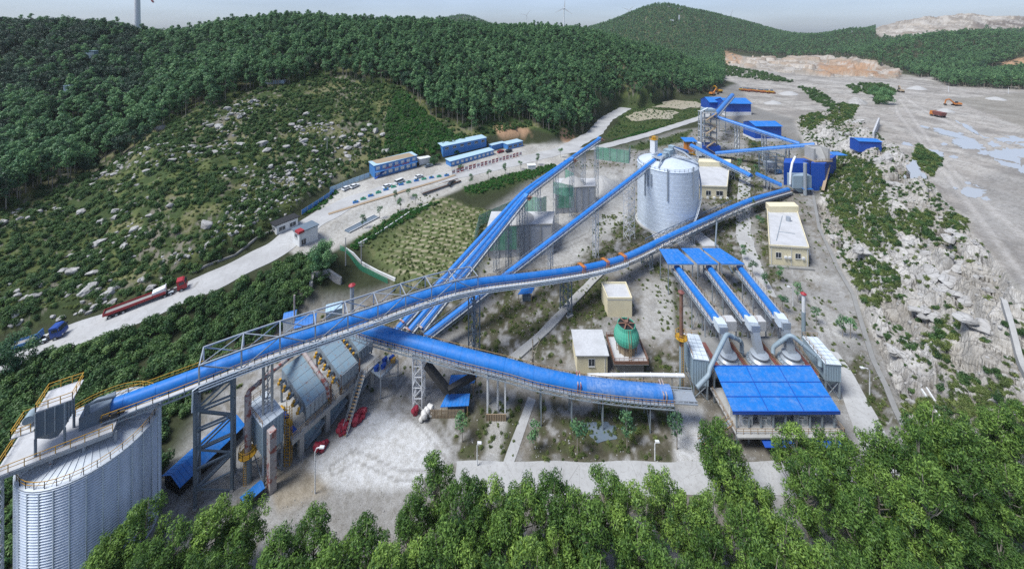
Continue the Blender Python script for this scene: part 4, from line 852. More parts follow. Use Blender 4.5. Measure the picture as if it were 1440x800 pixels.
def lattice(name, label, base, top, w, mat='white', group=None, w2=None, panel=2.2, leg=.16, cat='trestle', along=None):
    """four-legged lattice tower from base to top (points at the axis)"""
    base = Vector(base); top = Vector(top); t = thing(name, label, cat, base, group); mb = MB()
    ax = (along or Vector((1, 0, 0))).normalized(); ay = Vector((-ax.y, ax.x, 0)); w2 = w2 or w
    def corner(k, s): 
        sx = (-1, 1, 1, -1)[s]; sy = (-1, -1, 1, 1)[s]; q = base.lerp(top, k); return q + ax * sx * w / 2 + ay * sy * w2 / 2
    n = max(2, int((top - base).length / panel))
    for s in range(4):
        mb.bar(corner(0, s), corner(1, s), leg)
        for k in range(n):
            a, b = k / n, (k + 1) / n; s2 = (s + 1) % 4
            mb.bar(corner(b, s), corner(b, s2), leg * .6)
            mb.bar(corner(a, s if k % 2 else s2), corner(b, s2 if k % 2 else s), leg * .55)
    mb.build('lattice_frame', M[mat], t)
    f = MB()
    for s in range(4): q = corner(0, s); f.box((q.x, q.y, q.z), (.6, .6, .5))
    f.build('footing', M['conc'], t); return t
def bent(name, label, top, along, width, mat='steelmid', group='steel bents under the long gallery', spread=1.0, leg=.3):
    """two-legged trestle standing across a conveyor"""
    top = Vector(top); ax = Vector((along.x, along.y, 0)).normalized(); s = Vector((ax.y, -ax.x, 0)); g = h1(top.x, top.y)
    t = thing(name, label, 'trestle', (top.x, top.y, g), group); mb = MB(); H_ = top.z - g
    L = [top + s * width / 2, top - s * width / 2]; B = [Vector((top.x, top.y, g)) + s * width / 2 * spread, Vector((top.x, top.y, g)) - s * width / 2 * spread]
    for k in range(2):
        for o in (-.7, .7): mb.bar(B[k] + ax * o * 1.0, L[k] + ax * o, leg)
        n = max(1, int(H_ / 2.4))
        for j in range(n):
            a = B[k].lerp(L[k], j / n); b = B[k].lerp(L[k], (j + 1) / n); mb.bar(a - ax * .7, b + ax * .7, leg * .4); mb.bar(b - ax * .7, b + ax * .7, leg * .4)
    n = max(1, int(H_ / 3.2))
    for j in range(n):
        a0, a1 = B[0].lerp(L[0], j / n), B[1].lerp(L[1], j / n); b0, b1 = B[0].lerp(L[0], (j + 1) / n), B[1].lerp(L[1], (j + 1) / n)
        mb.bar(b0, b1, leg * .6); mb.bar(a0, b1, leg * .45); mb.bar(a1, b0, leg * .45)
    mb.build('steel_frame', M[mat], t); f = MB()
    for q in B: f.box((q.x, q.y, q.z), (2.0, 1.0, .6), math.atan2(ax.y, ax.x))
    f.build('footing', M['conc'], t); return t
def oriented(c, ax, l, w):                              # plan rectangle: centre, axis, length along, width across
    ax = Vector((ax[0], ax[1])).normalized(); n = Vector((-ax.y, ax.x)); c = Vector((c[0], c[1]))
    return [tuple(c + ax * sx * l / 2 + n * sy * w / 2) for sx, sy in ((-1, -1), (1, -1), (1, 1), (-1, 1))]
V = Vector; UP = V((0, 0, 1))
def onplane(a, b, px):                                  # plan line a-b crossed by the column px
    k = (px - CX) / F; t = (k * a.y - a.x) / ((b.x - a.x) - k * (b.y - a.y)); return t

# ------------------------------------------------------------------ corrugated silo in the near corner
SC = V((-67.8, 61.2, 0)); SR, SZ, SB_ = 7.85, 15.0, h1(-67.8, 61.2) - .2
GA, GB = V((-66, 61, 0)), V((136, 185, 0)); GD = (GB - GA).normalized(); GN = V((-GD.y, GD.x, 0))
t = thing('silo', 'round silo of ribbed zinc sheet standing in the near corner', 'silo', (SC.x, SC.y, SB_))
mb = MB(); prof = []; nz = 46
for i in range(nz * 2 + 1):
    z = SB_ + (SZ - SB_) * i / (nz * 2); prof.append((SR + (.13 if i % 2 else -.13), z))
mb.lathe((SC.x, SC.y, 0), prof, 128, False)
mb.build('ribbed_wall', M['zinc'], t)
mb = MB(); mb.lathe((SC.x, SC.y, 0), [(SR + .1, SZ - .2), (SR + .1, SZ + .05), (SR * .97, SZ + .15), (SR * .5, SZ + 1.35), (1.2, SZ + 2.4), (.9, SZ + 2.6)], 48); r_ = mb.build('roof', M['zincroof'], t, True, 30)
mb = MB()
for k in range(48):
    a = 2 * math.pi * k / 48; c_, s_ = math.cos(a), math.sin(a)
    mb.bar((SC.x + c_ * SR * .97, SC.y + s_ * SR * .97, SZ + .18), (SC.x + c_ * 1.4, SC.y + s_ * 1.4, SZ + 2.4), .07)
mb.build('roof_seam', M['zincroof'], r_)
mb = MB(); rail(mb, [V((SC.x + math.cos(a) * (SR - .1), SC.y + math.sin(a) * (SR - .1), SZ + .1)) for a in np.linspace(0, 2 * math.pi, 37)], 1.05, 1.4, .06); mb.build('rim_rail', M['yellow'], t)
mb = MB()
for k in range(30):
    a = 2 * math.pi * k / 30; mb.bar((SC.x + math.cos(a) * (SR + .07), SC.y + math.sin(a) * (SR + .07), SB_), (SC.x + math.cos(a) * (SR + .07), SC.y + math.sin(a) * (SR + .07), SZ - .2), .14, .12)
mb.build('stiffener', M['dcroof'], t)
mb = MB(); mb.lathe((SC.x, SC.y, SB_ - .6), [(SR + 1.0, 0), (SR + 1.0, .75)], 48); mb.build('base_slab', M['conc'], t)
# lattice column on the far left of the silo carrying the top platform
q = V((-73.0, 53.2, 0)); lattice('lattice_column', 'tall grey lattice column left of the corner silo', (q.x, q.y, h1(q.x, q.y)), (q.x, q.y, 17.3), 1.0, 'galv', None, 1.0, 1.9, .2, 'column', GD)
# platform over the silo roof
PZ = 17.9
t = thing('silo_platform', 'grey steel service platform with yellow rails over the silo roof', 'platform', (SC.x, SC.y, PZ))
a = V((-72.4, 52.4, PZ)); cor = [a, a + GD * 12, a + GD * 12 + GN * 6.4, a + GN * 6.4]
mb = MB(); mb.prism([(p.x, p.y) for p in cor], PZ - .12, PZ); mb.build('deck_plate', M['roofgrey'], t)
mb = MB()
for k in range(2): mb.bar(cor[0] + GN * (6.3 * k) - UP * .4, cor[1] + GN * (6.3 * k) - UP * .4, .2, .5)
for k in range(6): mb.bar(cor[0] + GD * (k * 2.4) - UP * .3, cor[3] + GD * (k * 2.4) - UP * .3, .14, .3)
for k in range(4):
    for o in (.4, 6.0):
        p = a + GD * (2.0 + k * 3.4) + GN * o; d = math.hypot(p.x - SC.x, p.y - SC.y)
        if d < SR - .4: mb.bar((p.x, p.y, SZ + .1 + (SR - d) / SR * 2.3), p - UP * .5, .26)
mb.build('support_beam', M['galv'], t)
mb = MB(); rail(mb, [cor[1], cor[0], cor[3], cor[3] + GD * 9], 1.1, 1.5, .07); mb.build('guard_rail', M['yellow'], t)
# filter head house on the platform
hc = V((-69.3, 57.2, PZ)); hx = GD * 1.45; hy = GN * 1.5
t = thing('filter_house', 'blue grey bag filter on legs crowned by a yellow railed platform', 'filter', hc)
def quad(c, z, k=1., lo=1.): return [tuple(c + hx * k * sx + hy * k * sy + UP * z) for sx, sy in ((-1, -1), (1, -1), (1, 1), (-1, 1))]
mb = MB(); mb.hexa(quad(hc, 2.6), quad(hc, 6.3)); b_ = mb.build('filter_box', M['steel'], t)
mb = MB()
for sx in (-1, -.33, .33, 1):
    for sy in (-1, 1): p = hc + hx * sx + hy * sy * 1.02; mb.bar(p + UP * 2.6, p + UP * 6.3, .1)
for sy in (-1, -.33, .33, 1):
    for sx in (-1, 1): p = hc + hx * sx * 1.02 + hy * sy; mb.bar(p + UP * 2.6, p + UP * 6.3, .1)
mb.build('panel_rib', M['steelmid'], b_)
mb = MB(); mb.hexa(quad(hc, .9, .25), quad(hc, 2.6, .98)); mb.build('hopper', M['steel'], t)
for sx, sy in ((-1, -1), (1, -1), (1, 1), (-1, 1)): MB().bar(hc + hx * sx + hy * sy, hc + hx * sx + hy * sy + UP * 2.6, .22).build('leg', M['steel'], t)
mb = MB(); mb.hexa(quad(hc + hx * .25 + hy * .35, 6.3, 1.3), quad(hc + hx * .25 + hy * .35, 6.42, 1.3)); mb.build('top_deck', M['roofgrey'], t)
mb = MB(); Q = [V(p) for p in quad(hc + hx * .25 + hy * .35, 6.42, 1.28)]; rail(mb, Q + [Q[0]], 1.1, 1.2, .075)
e = hc - hx * 1.9 - hy * .2 + UP * 4.2; rail(mb, [e - hy * 1.1 + hx * .7, e - hy * 1.1 - hx * .6, e + hy * 1.1 - hx * .6, e + hy * 1.1 + hx * .7], 1.1, 1.1, .075)
mb.build('yellow_rail', M['yellow'], t)
mb = MB(); mb.prism([((e + hx * sx + hy * sy).x, (e + hx * sx + hy * sy).y) for sx, sy in ((-.65, -1.15), (.85, -1.15), (.85, 1.15), (-.65, 1.15))], e.z - .1, e.z); mb.build('side_deck', M['roofgrey'], t)
mb = MB(); c = e + UP * 1.1 + hx * .3; mb.tube([c - hy * .5, c + hy * .5], [.62, .62], 16); mb.tube([c, c + UP * .3 + hx * .9], .3, 10); mb.tube([c + hy * .5, c + hy * .9], .25, 10); mb.build('fan', M['greypipe'], t, True)
mb = MB(); p = hc + hx * 2.2 + hy * .3; mb.tube([p, p + UP * 3.4, p + UP * 3.7 + hx * .8, p + UP * 3.4 + hx * 2.2], .32, 10); mb.build('duct', M['steel'], t, True)
# ------------------------------------------------------------------ the long gallery
rows_ = [(150, 571), (200, 554), (262, 531), (349, 497), (360, 492), (440, 467), (529, 438), (590, 415), (640, 401), (680, 394), (720, 391), (787, 382), (821, 377), (855, 369), (882, 361), (922, 341), (976, 316), (1024, 294), (1057, 280), (1108, 266)]
ts = []; zs = []
for px, py in rows_:
    tt = onplane(GA, GB, px); p = GA.lerp(GB, tt); ts.append(tt); zs.append(EYE - (py - HZ) * p.y / F)
tg = np.linspace(ts[0], ts[-1], 119); zg = np.interp(tg, ts, zs)
for _ in range(14): zg[1:-1] = (zg[:-2] + zg[1:-1] * 2 + zg[2:]) / 4
GP = [GA.lerp(GB, a) + UP * (b - .35) for a, b in zip(tg, zg)]
t = thing('conveyor_gallery', 'longest blue covered conveyor running from the corner silo across the works', 'conveyor', (GP[0].x, GP[0].y, GP[0].z - 1))
hood(GP, 1.12, .4, 2).build('belt_cover', M['blue'], t, True, 50)
g = MB(); HW = 2.15
def seg(off, dz, i0=0, i1=None): return side(GP, off, dz)[i0:i1]
for off in (-HW, HW):
    for dz in (-.55, -1.25):
        P_ = seg(off, dz)
        for q0, q1 in zip(P_[:-1], P_[1:]): g.bar(q0, q1, .2, .22)
    a_, b_ = seg(off, -.55), seg(off, -1.25)
    for i in range(len(a_) - 1): g.bar(a_[i], b_[i], .1); g.bar(b_[i], a_[i + 1], .08)
for i in range(len(GP)): g.bar(seg(-HW, -.7)[i], seg(HW, -.7)[i], .14, .2)
g.build('girder', M['steelmid'], t)
w = MB()
for sg in (-1, 1):
    a_, b_ = seg(sg * 1.25, -.45), seg(sg * 2.2, -.45)
    for i in range(len(a_) - 1): w.hexa([a_[i] - UP * .06, b_[i] - UP * .06, b_[i + 1] - UP * .06, a_[i + 1] - UP * .06], [a_[i], b_[i], b_[i + 1], a_[i + 1]])
    w.build('walkway', M['roofgrey'], t); w = MB()
i_tr = int(np.searchsorted(tg, onplane(GA, GB, 265))); i_te = int(np.searchsorted(tg, onplane(GA, GB, 664)))
for sg in (-1, 1):
    h = MB(); rail(h, seg(sg * HW, -.42, 0, i_tr + 1), 1.1, 1.8, .075); h.build('handrail', M['yellow'], t)
    h = MB(); rail(h, seg(sg * HW, -.42, i_tr), 1.05, .9, .075); h.build('handrail', M['tan'], t)
tr = MB(); B0 = {s: seg(s * (HW + .1), -.4) for s in (-1, 1)}; B1 = {s: [p + UP * 3.5 for p in B0[s]] for s in (-1, 1)}
stp = 3; ids = list(range(i_tr, i_te + 1, stp))
for s in (-1, 1):
    for k, i in enumerate(ids):
        tr.bar(B0[s][i], B1[s][i], .2)
        if k < len(ids) - 1:
            j = ids[k + 1]; tr.bar(B1[s][i], B1[s][j], .24); tr.bar(B0[s][i] if k % 2 else B1[s][i], B1[s][j] if k % 2 else B0[s][j], .15); tr.bar(B0[s][i], B0[s][j], .16)
for k, i in enumerate(ids):
    tr.bar(B1[-1][i], B1[1][i], .18)
    if k < len(ids) - 1: j = ids[k + 1]; tr.bar(B1[-1 if k % 2 else 1][i], B1[1 if k % 2 else -1][j], .12)
tr.build('box_truss', M['galv'], t)
i_a, i_b = int(np.searchsorted(tg, onplane(GA, GB, 912))), int(np.searchsorted(tg, onplane(GA, GB, 1030)))
tr = MB(); 
for s in (-1, 1):
    for i in range(i_a, i_b, 2):
        tr.bar(B0[s][i], B0[s][i] + UP * 1.9, .14); tr.bar(B0[s][i] + UP * 1.9, B0[s][i + 2] + UP * 1.9, .16); tr.bar(B0[s][i], B0[s][i + 2] + UP * 1.9, .1); tr.bar(B0[s][i + 2], B0[s][i] + UP * 1.9, .1)
tr.build('side_truss', M['steel'], t)
pp = MB(); i0 = i_tr; i1 = int(np.searchsorted(tg, onplane(GA, GB, 880)))
for k in range(3): pp.tube(side(GP, HW + .32 + .02 * k, -.30 - .45 * k)[i0:i1], .13, 7)
e0 = side(GP, HW + .32, -.35)[i0]; pp.tube([e0, e0 - GD * .8 - UP * .3, e0 - GD * .9 - UP * 4], .12, 7)
pp.build('service_pipe', M['dcroof'], t, True)
for a_, nm in ((812, 'a'), (846, 'b'), (872, 'c')):
    i = int(np.searchsorted(tg, onplane(GA, GB, a_))); p, d, s, u = frame_at(GP, i); mb = MB()
    for sg in (-1.3, 1.3): mb.bar(p + s * sg - u * .4, p + s * sg + u * 1.35, .16); 
    for o in (-.6, .6):
        mb.bar(p + d * o + s * 1.3 + u * 1.3, p + d * o - s * 1.3 + u * 1.3, .12); mb.bar(p + d * o + s * 1.3 - u * .3, p + d * o + s * 1.3 + u * 1.3, .12); mb.bar(p + d * o - s * 1.3 - u * .3, p + d * o - s * 1.3 + u * 1.3, .12)
    mb.bar(p - s * 1.3 + u * 1.25, p + s * 1.3 + u * 1.25, .5, .1)
    o_ = mb.build('inspection_step', M['orange'], t)
p, d, s, u = frame_at(GP, 0); mb = MB(); c = p - d * 1.0
mb.hexa([c + d * sx * 1.7 + s * sy * 1.35 - UP * 1.1 for sx, sy in ((-1, -1), (1, -1), (1, 1), (-1, 1))], [c + d * sx * 1.7 + s * sy * 1.35 + UP * (1.15 + .25 * sx) for sx, sy in ((-1, -1), (1, -1), (1, 1), (-1, 1))])
mb.build('drive_housing', M['steel'], t)
for sg in (-1,):
    c = p + d * .3 + s * 1.9; mb = MB(); mb.tube([c - d * .5, c + d * .5], .38, 12); mb.box((c.x + d.x * 1.1, c.y + d.y * 1.1, c.z - .1), (.7, .7, .8), math.atan2(d.y, d.x)); mb.tube([c + d * 1.6, c + d * 2.3], .26, 10); mb.build('drive_motor', M['black'], t, True)
# its trestles
i = int(np.searchsorted(tg, onplane(GA, GB, 284))); p, d, s, u = frame_at(GP, i)
lattice('steel_trestle', 'tall dark blue grey four legged trestle beside the corner silo', (p.x, p.y, h1(p.x, p.y)), (p.x, p.y, p.z - 1.2), 5.2, 'steel', 'trestles under the long gallery', 3.6, 3.1, .42, 'trestle', GD)
for px, lb, mt in ((372, 'pale concrete bent behind the peeling stack under the truss', 'conc'), (664, 'tall dark steel bent just past the end of the box truss', 'steel'), (790, 'blue grey bent beside the diagonal footpath', 'steel'), (905, 'low bent below the white lattice column', 'steelmid'), (965, 'short bent in front of the pale silo', 'steelmid'), (1040, 'far low bent near the parked white car', 'steelmid')):
    i = int(np.searchsorted(tg, onplane(GA, GB, px))); p, d, s, u = frame_at(GP, i); bent('gallery_bent', lb, p - UP * 1.25, d, 3.6, mt)
# dark bent pipe under the far gallery
mb = MB(); p = at_d(1008, 306, 146); g_ = gnd(1006, 350); mb.tube([p, p - UP * 2, V((g_.x, g_.y, g_.z + 1.4)), g_ + V((1, -3, .3)), gnd(1030, 385) + UP * .3], .3, 10); tag(mb.build('drain_pipe', M['steel'], None, True), 'dark drop pipe hanging below the far gallery by the pale silo', 'pipe')

# ------------------------------------------------------------------ lower wide conveyor
lc = [(488, 452, 87.2), (520, 463, 85.8), (550, 472, 85.2), (600, 485, 84.2), (650, 499, 83.2), (720, 516, 82), (756, 527, 81.2), (820, 540, 80.6), (887, 548, 80.0), (943, 552, 79.5)]
lp = [at_d(*q) - UP * .4 for q in lc]
LP_ = resample(lp, 1.6); zz = np.array([p.z for p in LP_]); 
for _ in range(5): zz[1:-1] = (zz[:-2] + 2 * zz[1:-1] + zz[2:]) / 4
for p, z in zip(LP_, zz): p.z = z
t, LPP = conveyor('covered_conveyor', 'wide blue hooded conveyor sagging to ground below the cream houses', LP_, 1.62, 2.1, 'blue', 'tan', 2, .8, step=1.6, rp=.8, rw=.085)
kk = min(range(len(LPP)), key=lambda k: abs(CX + F * LPP[k].x / LPP[k].y - 822)); o = hood(LPP[kk:], 1.645, .37, 2).build('dusty_belt_cover', M['bluedirty'], t, True, 50)
mb = MB()
for px in (818, 928):
    i = min(range(len(LPP)), key=lambda k: abs(CX + F * LPP[k].x / LPP[k].y - px)); p, d, s, u = frame_at(LPP, i)
    for o in (-.3, .3):
        mb.bar(p + d * o + s * 1.6 - u * .6, p + d * o + s * 1.6 + u * 1.2, .16); mb.bar(p + d * o - s * 1.6 - u * .6, p + d * o - s * 1.6 + u * 1.6, .16); mb.bar(p + d * o + s * 1.6 + u * 1.2, p + d * o - s * 1.6 + u * 1.6, .2)
mb.build('hood_strap', M['rustpipe'], t)
mb = MB(); p, d, s, u = frame_at(LPP, len(LPP) - 1)
for k in range(5): mb.bar(p + d * (k * 1.1) - s * 1.5 - u * .4, p + d * (k * 1.1) + s * 1.5 - u * .4, .2)
for sg in (-1.5, 1.5): mb.bar(p + s * sg - u * .3, p + d * 5 + s * sg - u * .3, .25); mb.bar(p + s * sg + u * .3, p + d * 5 + s * sg + u * .3, .12)
mb.box((p.x + 2.5, p.y, p.z - .5), (5, 2.4, .3)); mb.build('tail_frame', M['galv'], t)
for px in (760, 800, 840, 880, 915, 945):
    i = min(range(len(LPP)), key=lambda k: abs(CX + F * LPP[k].x / LPP[k].y - px)); p = LPP[i]; g_ = h1(p.x, p.y)
    mb = MB()
    for sg in (-1.8, 1.8): mb.bar((p.x, p.y + sg, g_ - .2), (p.x, p.y + sg, p.z - .6), .2)
    mb.bar((p.x, p.y - 1.8, g_ + .2), (p.x, p.y + 1.8, p.z - .7), .1); mb.build('post', M['steelmid'], t)
def along(path, px): 
    i = min(range(len(path)), key=lambda k: abs(CX + F * path[k].x / path[k].y - px)); return frame_at(path, i)
p, d, s, u = along(LPP, 586); lattice('lattice_column', 'white lattice column under the wide conveyor at the dusty yard edge', (p.x, p.y, h1(p.x, p.y)), p - UP * 1.2, 2.0, 'white', None, 3.0, 2.0, .22, 'column')
p, d, s, u = along(LPP, 697); g_ = h1(p.x, p.y); t = thing('conveyor_support', 'four white posts on a timber faced base below the wide conveyor', 'support', (p.x, p.y, g_))
mb = MB()
for ox in (-1.9, 1.9):
    for oy in (-1.6, 1.6): mb.bar((p.x + ox, p.y + oy, g_), (p.x + ox, p.y + oy, p.z - 1.0 - ox * .3), .34)
mb.bar((p.x - 1.9, p.y - 1.6, p.z - 1), (p.x + 1.9, p.y - 1.6, p.z - 1.6), .3); mb.tube([(p.x + .3, p.y, g_), (p.x + .3, p.y, p.z - 1)], .25, 8); mb.build('post', M['white'], t)
mb = MB(); mb.box((p.x, p.y - 1.9, g_ + .7), (4.3, .12, 1.5)); 
for k in range(9): mb.bar((p.x - 2.1 + k * .52, p.y - 2.0, g_), (p.x - 2.1 + k * .52, p.y - 2.0, g_ + 1.5), .1)
mb.build('base_fence', M['timber'], t)
# black chutes crossing below
t = thing('chute', 'pair of black chutes meeting in a V beneath the wide conveyor', 'chute', at_d(629, 553, 82.5))
mb = MB(); mb.bar(at_d(600, 512, 83.3), at_d(630, 550, 82.5), 1.5, 1.1); mb.build('steep_chute', M['black'], t)
mb = MB(); mb.bar(at_d(630, 549, 82.3), at_d(668, 527, 85), 1.2, 1.0); mb.build('flat_chute', M['black'], t)

# ------------------------------------------------------------------ three parallel conveyors and the single one
def tri(e0, b, e1, name, label):
    lo = at_z(*e0); bd = at_z(*b); P_ = [lo, bd]
    if e1: 
        dirn = V((bd.x - lo.x, bd.y - lo.y, 0)); k = (e1[0] - CX) / F; s_ = (k * lo.y - lo.x) / (dirn.x - k * dirn.y); q = V((lo.x, lo.y, 0)) + dirn * s_; q.z = EYE - (e1[1] - HZ) * q.y / F; P_.append(q)
    P_ = resample(P_, 2.4); zz = np.array([p.z for p in P_])
    for _ in range(4): zz[1:-1] = (zz[:-2] + 2 * zz[1:-1] + zz[2:]) / 4
    for p, z in zip(P_, zz): p.z = z
    return conveyor(name, label, P_, .78, 1.2, 'blue', 'steelmid', 2, .6, step=2.4, left_rail=(name == 'L'), group='three parallel conveyors over the concrete bunkers')
T3 = []
for e0, b, e1, lb in (((556, 466, 1.5), (735, 270, 21.5), (842, 196), 'leftmost and longest of the three parallel blue conveyors over the bunkers'), ((575, 466, 1.5), (737, 274.5, 21.5), (803, 225), 'middle of the three parallel blue conveyors over the bunkers'), ((592, 462, 1.5), (738, 278, 21.0), None, 'rightmost and shortest of the three parallel blue conveyors over the bunkers')):
    t, p_ = tri(e0, b, e1, 'parallel_conveyor', lb); T3.append((t, p_))
    p, d, s, u = frame_at(p_, len(p_) - 1); mb = MB(); mb.bar(p - d * .3, p + d * 1.3, 1.7, 1.4); mb.build('head_pulley_box', M['cabin'], t)
    mb = MB(); mb.bar(p + d * .3 + s * 1.3 - UP * .8, p + d * 2.2 + s * 1.3 - UP * .8, 1.2, .2); mb.bar(p + d * .4 + s * 1.4, p + d * 1.2 + s * 1.4, .7); mb.build('drive_platform', M['rust'], t)
for k, (t, p_) in enumerate(T3):
    for px in ((566, 576, 590)[k],):
        p, d, s, u = along(p_, px + 4); mb = MB(); mb.bar(p - s * .95 + u * .95, p + s * .95 + u * .95, .5, .12); mb.build('rusty_hatch', M['rustpipe'], t)
npx = [(700, 0), (728, 1), (757, 0), (780, 0), (804, 0), (822, 0), (838, 0), (715, 2), (741, 2)]
for px, k in npx:
    p, d, s, u = along(T3[k][1], px); g_ = h1(p.x, p.y)
    lattice('lattice_column', f'slim grey lattice column under the parallel conveyors, ' + {700: 'nearest the green net', 728: 'before the first concrete bunker', 757: 'at the bend above the first bunker', 780: 'between the two bunkers', 804: 'at the middle conveyor head', 822: 'behind the second bunker', 838: 'at the far head', 715: 'on the track side of the first bunker', 741: 'at the shortest conveyor head'}[px], (p.x, p.y, g_), p - UP * 1.0, 1.5, 'galv', 'lattice columns under the parallel conveyors', 1.5, 3.0, .15, 'column', d)
SA, SBp = at_z(598, 474, 1.6), V((62.6, 158, 28.4))
t, SP = conveyor('inclined_conveyor', 'single straight blue conveyor climbing to the top of the pale silo', [SA, SBp], .82, 1.15, 'blue', 'galv', 3, .75, step=2.4)
for px, w_, lb in ((836, 1.5, 'white lattice column under the silo conveyor in the green strip'), (887, 3.0, 'wide white lattice column close beside the pale silo'), (775, 1.2, 'slim white lattice column at mid height of the silo conveyor')):
    p, d, s, u = along(SP, px); lattice('lattice_column', lb, (p.x, p.y, h1(p.x, p.y)), p - UP * 1.0, w_, 'white', 'columns under the silo conveyor', w_, 2.2, .17, 'column', d)
# bunkers
for (x0, x1, y0, y1, h_, lb) in ((-9, 14.5, 134, 146, 10.5, 'grey concrete bunker below the bend of the parallel conveyors'), (19, 37, 165, 177, 11.3, 'grey concrete bunker below the middle conveyor head')):
    g_ = h1((x0 + x1) / 2, y0); t = thing('concrete_bunker', lb, 'bunker', ((x0 + x1) / 2, y0, g_))
    mb = MB(); mb.prism([(x0, y0), (x1, y0 + 2), (x1 + 2, y1), (x0 + 1, y1)], g_ - .4, h_); mb.build('bunker_wall', M['roofgrey'], t)
    mb = MB(); mb.prism([(x0 - .2, y0 - .2), (x1 + .2, y0 + 1.8), (x1 + .2, y0 + 2.3), (x0 - .2, y0 + .3)], h_ - .1, h_ + .3); mb.build('coping', M['concdark'], t)
    mb = MB(); n_x = 7
    for k in range(n_x): 
        f_ = k / (n_x - 1); mb.bar((x0 + .3 + (x1 - x0 - .6) * f_, y0 - .16 + 2 * f_, g_), (x0 + .3 + (x1 - x0 - .6) * f_, y0 - .16 + 2 * f_, h_ - .15), .35)
    mb.build('wall_rib', M['conc'], t)
    mb = MB(); vs = []; 
    mb.lathe(((x0 + x1) / 2, (y0 + y1) / 2 + 1, h_), [(5.6, .02), (4.2, .9), (2.4, 2.0), (.4, 3.0)], 24); mb.build('aggregate_heap', M['gravel'], t, True, 30)
def heap(name, label, p, r, h, mat='gravel'):
    mb = MB(); prof = [(r, -.6), (r * .8, h * .22), (r * .5, h * .6), (r * .22, h * .92), (.2, h)]; mb.lathe((p[0], p[1], p[2]), prof, 40)
    mb.v = [(x + (fbm(np.array([x * .5]), np.array([y * .5]), 3)[0] - .5) * r * .3, y, z + (fbm(np.array([x * .7]), np.array([y * .7]), 8)[0] - .5) * h * .25) for x, y, z in mb.v]
    return tag(mb.build(name, M[mat], None, True, 60), label, 'stockpile')
heap('stockpile', 'low gravel heap under the far head of the parallel conveyors', (45, 190, h1(45, 190)), 11, 6)
heap('stockpile', 'small rubble heap between the two concrete bunkers', (17, 152, h1(17, 152)), 4.5, 3, 'rock')
def net(label, pts_, h_, zb=None):
    P_ = [V(p) for p in pts_]; t = thing('safety_net', label, 'net', P_[0], 'green safety nets round the bunkers'); mb = MB(); po = MB()
    for a, b in zip(P_[:-1], P_[1:]):
        n = max(2, int((b - a).length / 1.2)); s_ = V((b.y - a.y, a.x - b.x, 0)).normalized()
        for k in range(n):
            q0 = a.lerp(b, k / n) + s_ * .15 * math.sin(k * 1.7); q1 = a.lerp(b, (k + 1) / n) + s_ * .15 * math.sin((k + 1) * 1.7)
            mb.hexa([q0, q1, q1 + s_ * .04, q0 + s_ * .04], [q0 + UP * h_, q1 + UP * h_, q1 + s_ * .04 + UP * h_, q0 + s_ * .04 + UP * h_])
        for k in range(int((b - a).length / 3.5) + 1): q = a.lerp(b, min(1, k * 3.5 / (b - a).length)) + s_ * .3; po.bar(q - UP * .3, q + UP * (h_ + .4), .12)
    mb.build('net_sheet', M['net'], t); po.build('net_post', M['galv'], t)
net('long green net screen along the field edge beside the conveyors', [at_z(667, 352, 2.2), at_z(674, 322, 2.2), at_z(742, 290, 2.2)], 5.5)
net('green net enclosure at the far head of the parallel conveyors', [at_d(838, 224, 196), at_d(884, 230, 190), at_d(886, 222, 203)], 6.5)
net('green net hanging behind the second concrete bunker', [at_d(795, 255, 181), at_d(806, 262, 172)], 6)
net('green net beside the first concrete bunker top', [at_d(738, 300, 150), at_d(760, 304, 146), at_d(768, 300, 152)], 7)
net('green net draped down the face of the first concrete bunker', [(-8.6, 133.5, 2.5), (2, 134.4, 2.5)], 8.2)
net('green net draped down the face of the second concrete bunker', [(19.6, 164.5, 3), (27, 165.3, 3)], 8.5)
net('short green net between the bunkers', [at_d(778, 272, 160), at_d(806, 278, 157)], 5)

# ------------------------------------------------------------------ pale silo
PSX, PSY, PR, PH_ = 65.1, 158.0, 11.9, 25.2; pb = h1(PSX, PSY) - .3
t = thing('storage_silo', 'large pale round silo in the middle of the works', 'silo', (PSX, PSY, pb))
mb = MB(); prof = []
for i in range(15):
    z0 = pb + (PH_ - pb) * i / 15; z1 = pb + (PH_ - pb) * (i + 1) / 15; prof += [(PR, z0), (PR, z1 - .12), (PR + .025, z1 - .1), (PR + .025, z1 - .02)]
mb.lathe((PSX, PSY, 0), prof, 64, False); mb.build('shell_wall', M['silowhite'], t, True, 40)
mb = MB(); mb.lathe((PSX, PSY, PH_), [(PR + .15, -.1), (PR + .15, .1), (PR * .96, .5), (PR * .55, 2.0), (2, 3.0), (.2, 3.1)], 48); mb.build('roof', M['silowhite'], t, True, 30)
mb = MB(); mb.lathe((PSX, PSY, pb - .8), [(PR + .9, 0), (PR + .9, 1.5), (PR, 1.6)], 48, False); mb.build('foundation', M['conc'], t)
for px, y0, y1 in ((907, 243, 275), (939, 238, 283), (975, 235, 278), (911, 245, 262), (916, 245, 262)):
    k = (px - CX) / F; a_ = 1 + k * k; b_ = -2 * (k * PSX + PSY); c_ = PSX ** 2 + PSY ** 2 - (PR + .25) ** 2; yy = (-b_ - math.sqrt(max(0, b_ * b_ - 4 * a_ * c_))) / (2 * a_)
    MB().bar(at_d(px, y0, yy), at_d(px, y1, yy), .5, .35).build('vent_duct', M['galv'], t)
mb = MB(); q = []
for k in range(40):
    a = R(-75 + k * 2.0) if True else 0; z = pb + 2 + (PH_ - pb - 3) * k / 39; q.append(V((PSX + math.cos(a) * (PR + .7), PSY + math.sin(a) * (PR + .7), z)))
for a, b in zip(q[:-1], q[1:]): mb.bar(a, b, .7, .1); mb.bar(a + UP * 1, b + UP * 1, .06); mb.bar(a, a + UP, .05)
mb.build('spiral_stair', M['galv'], t)
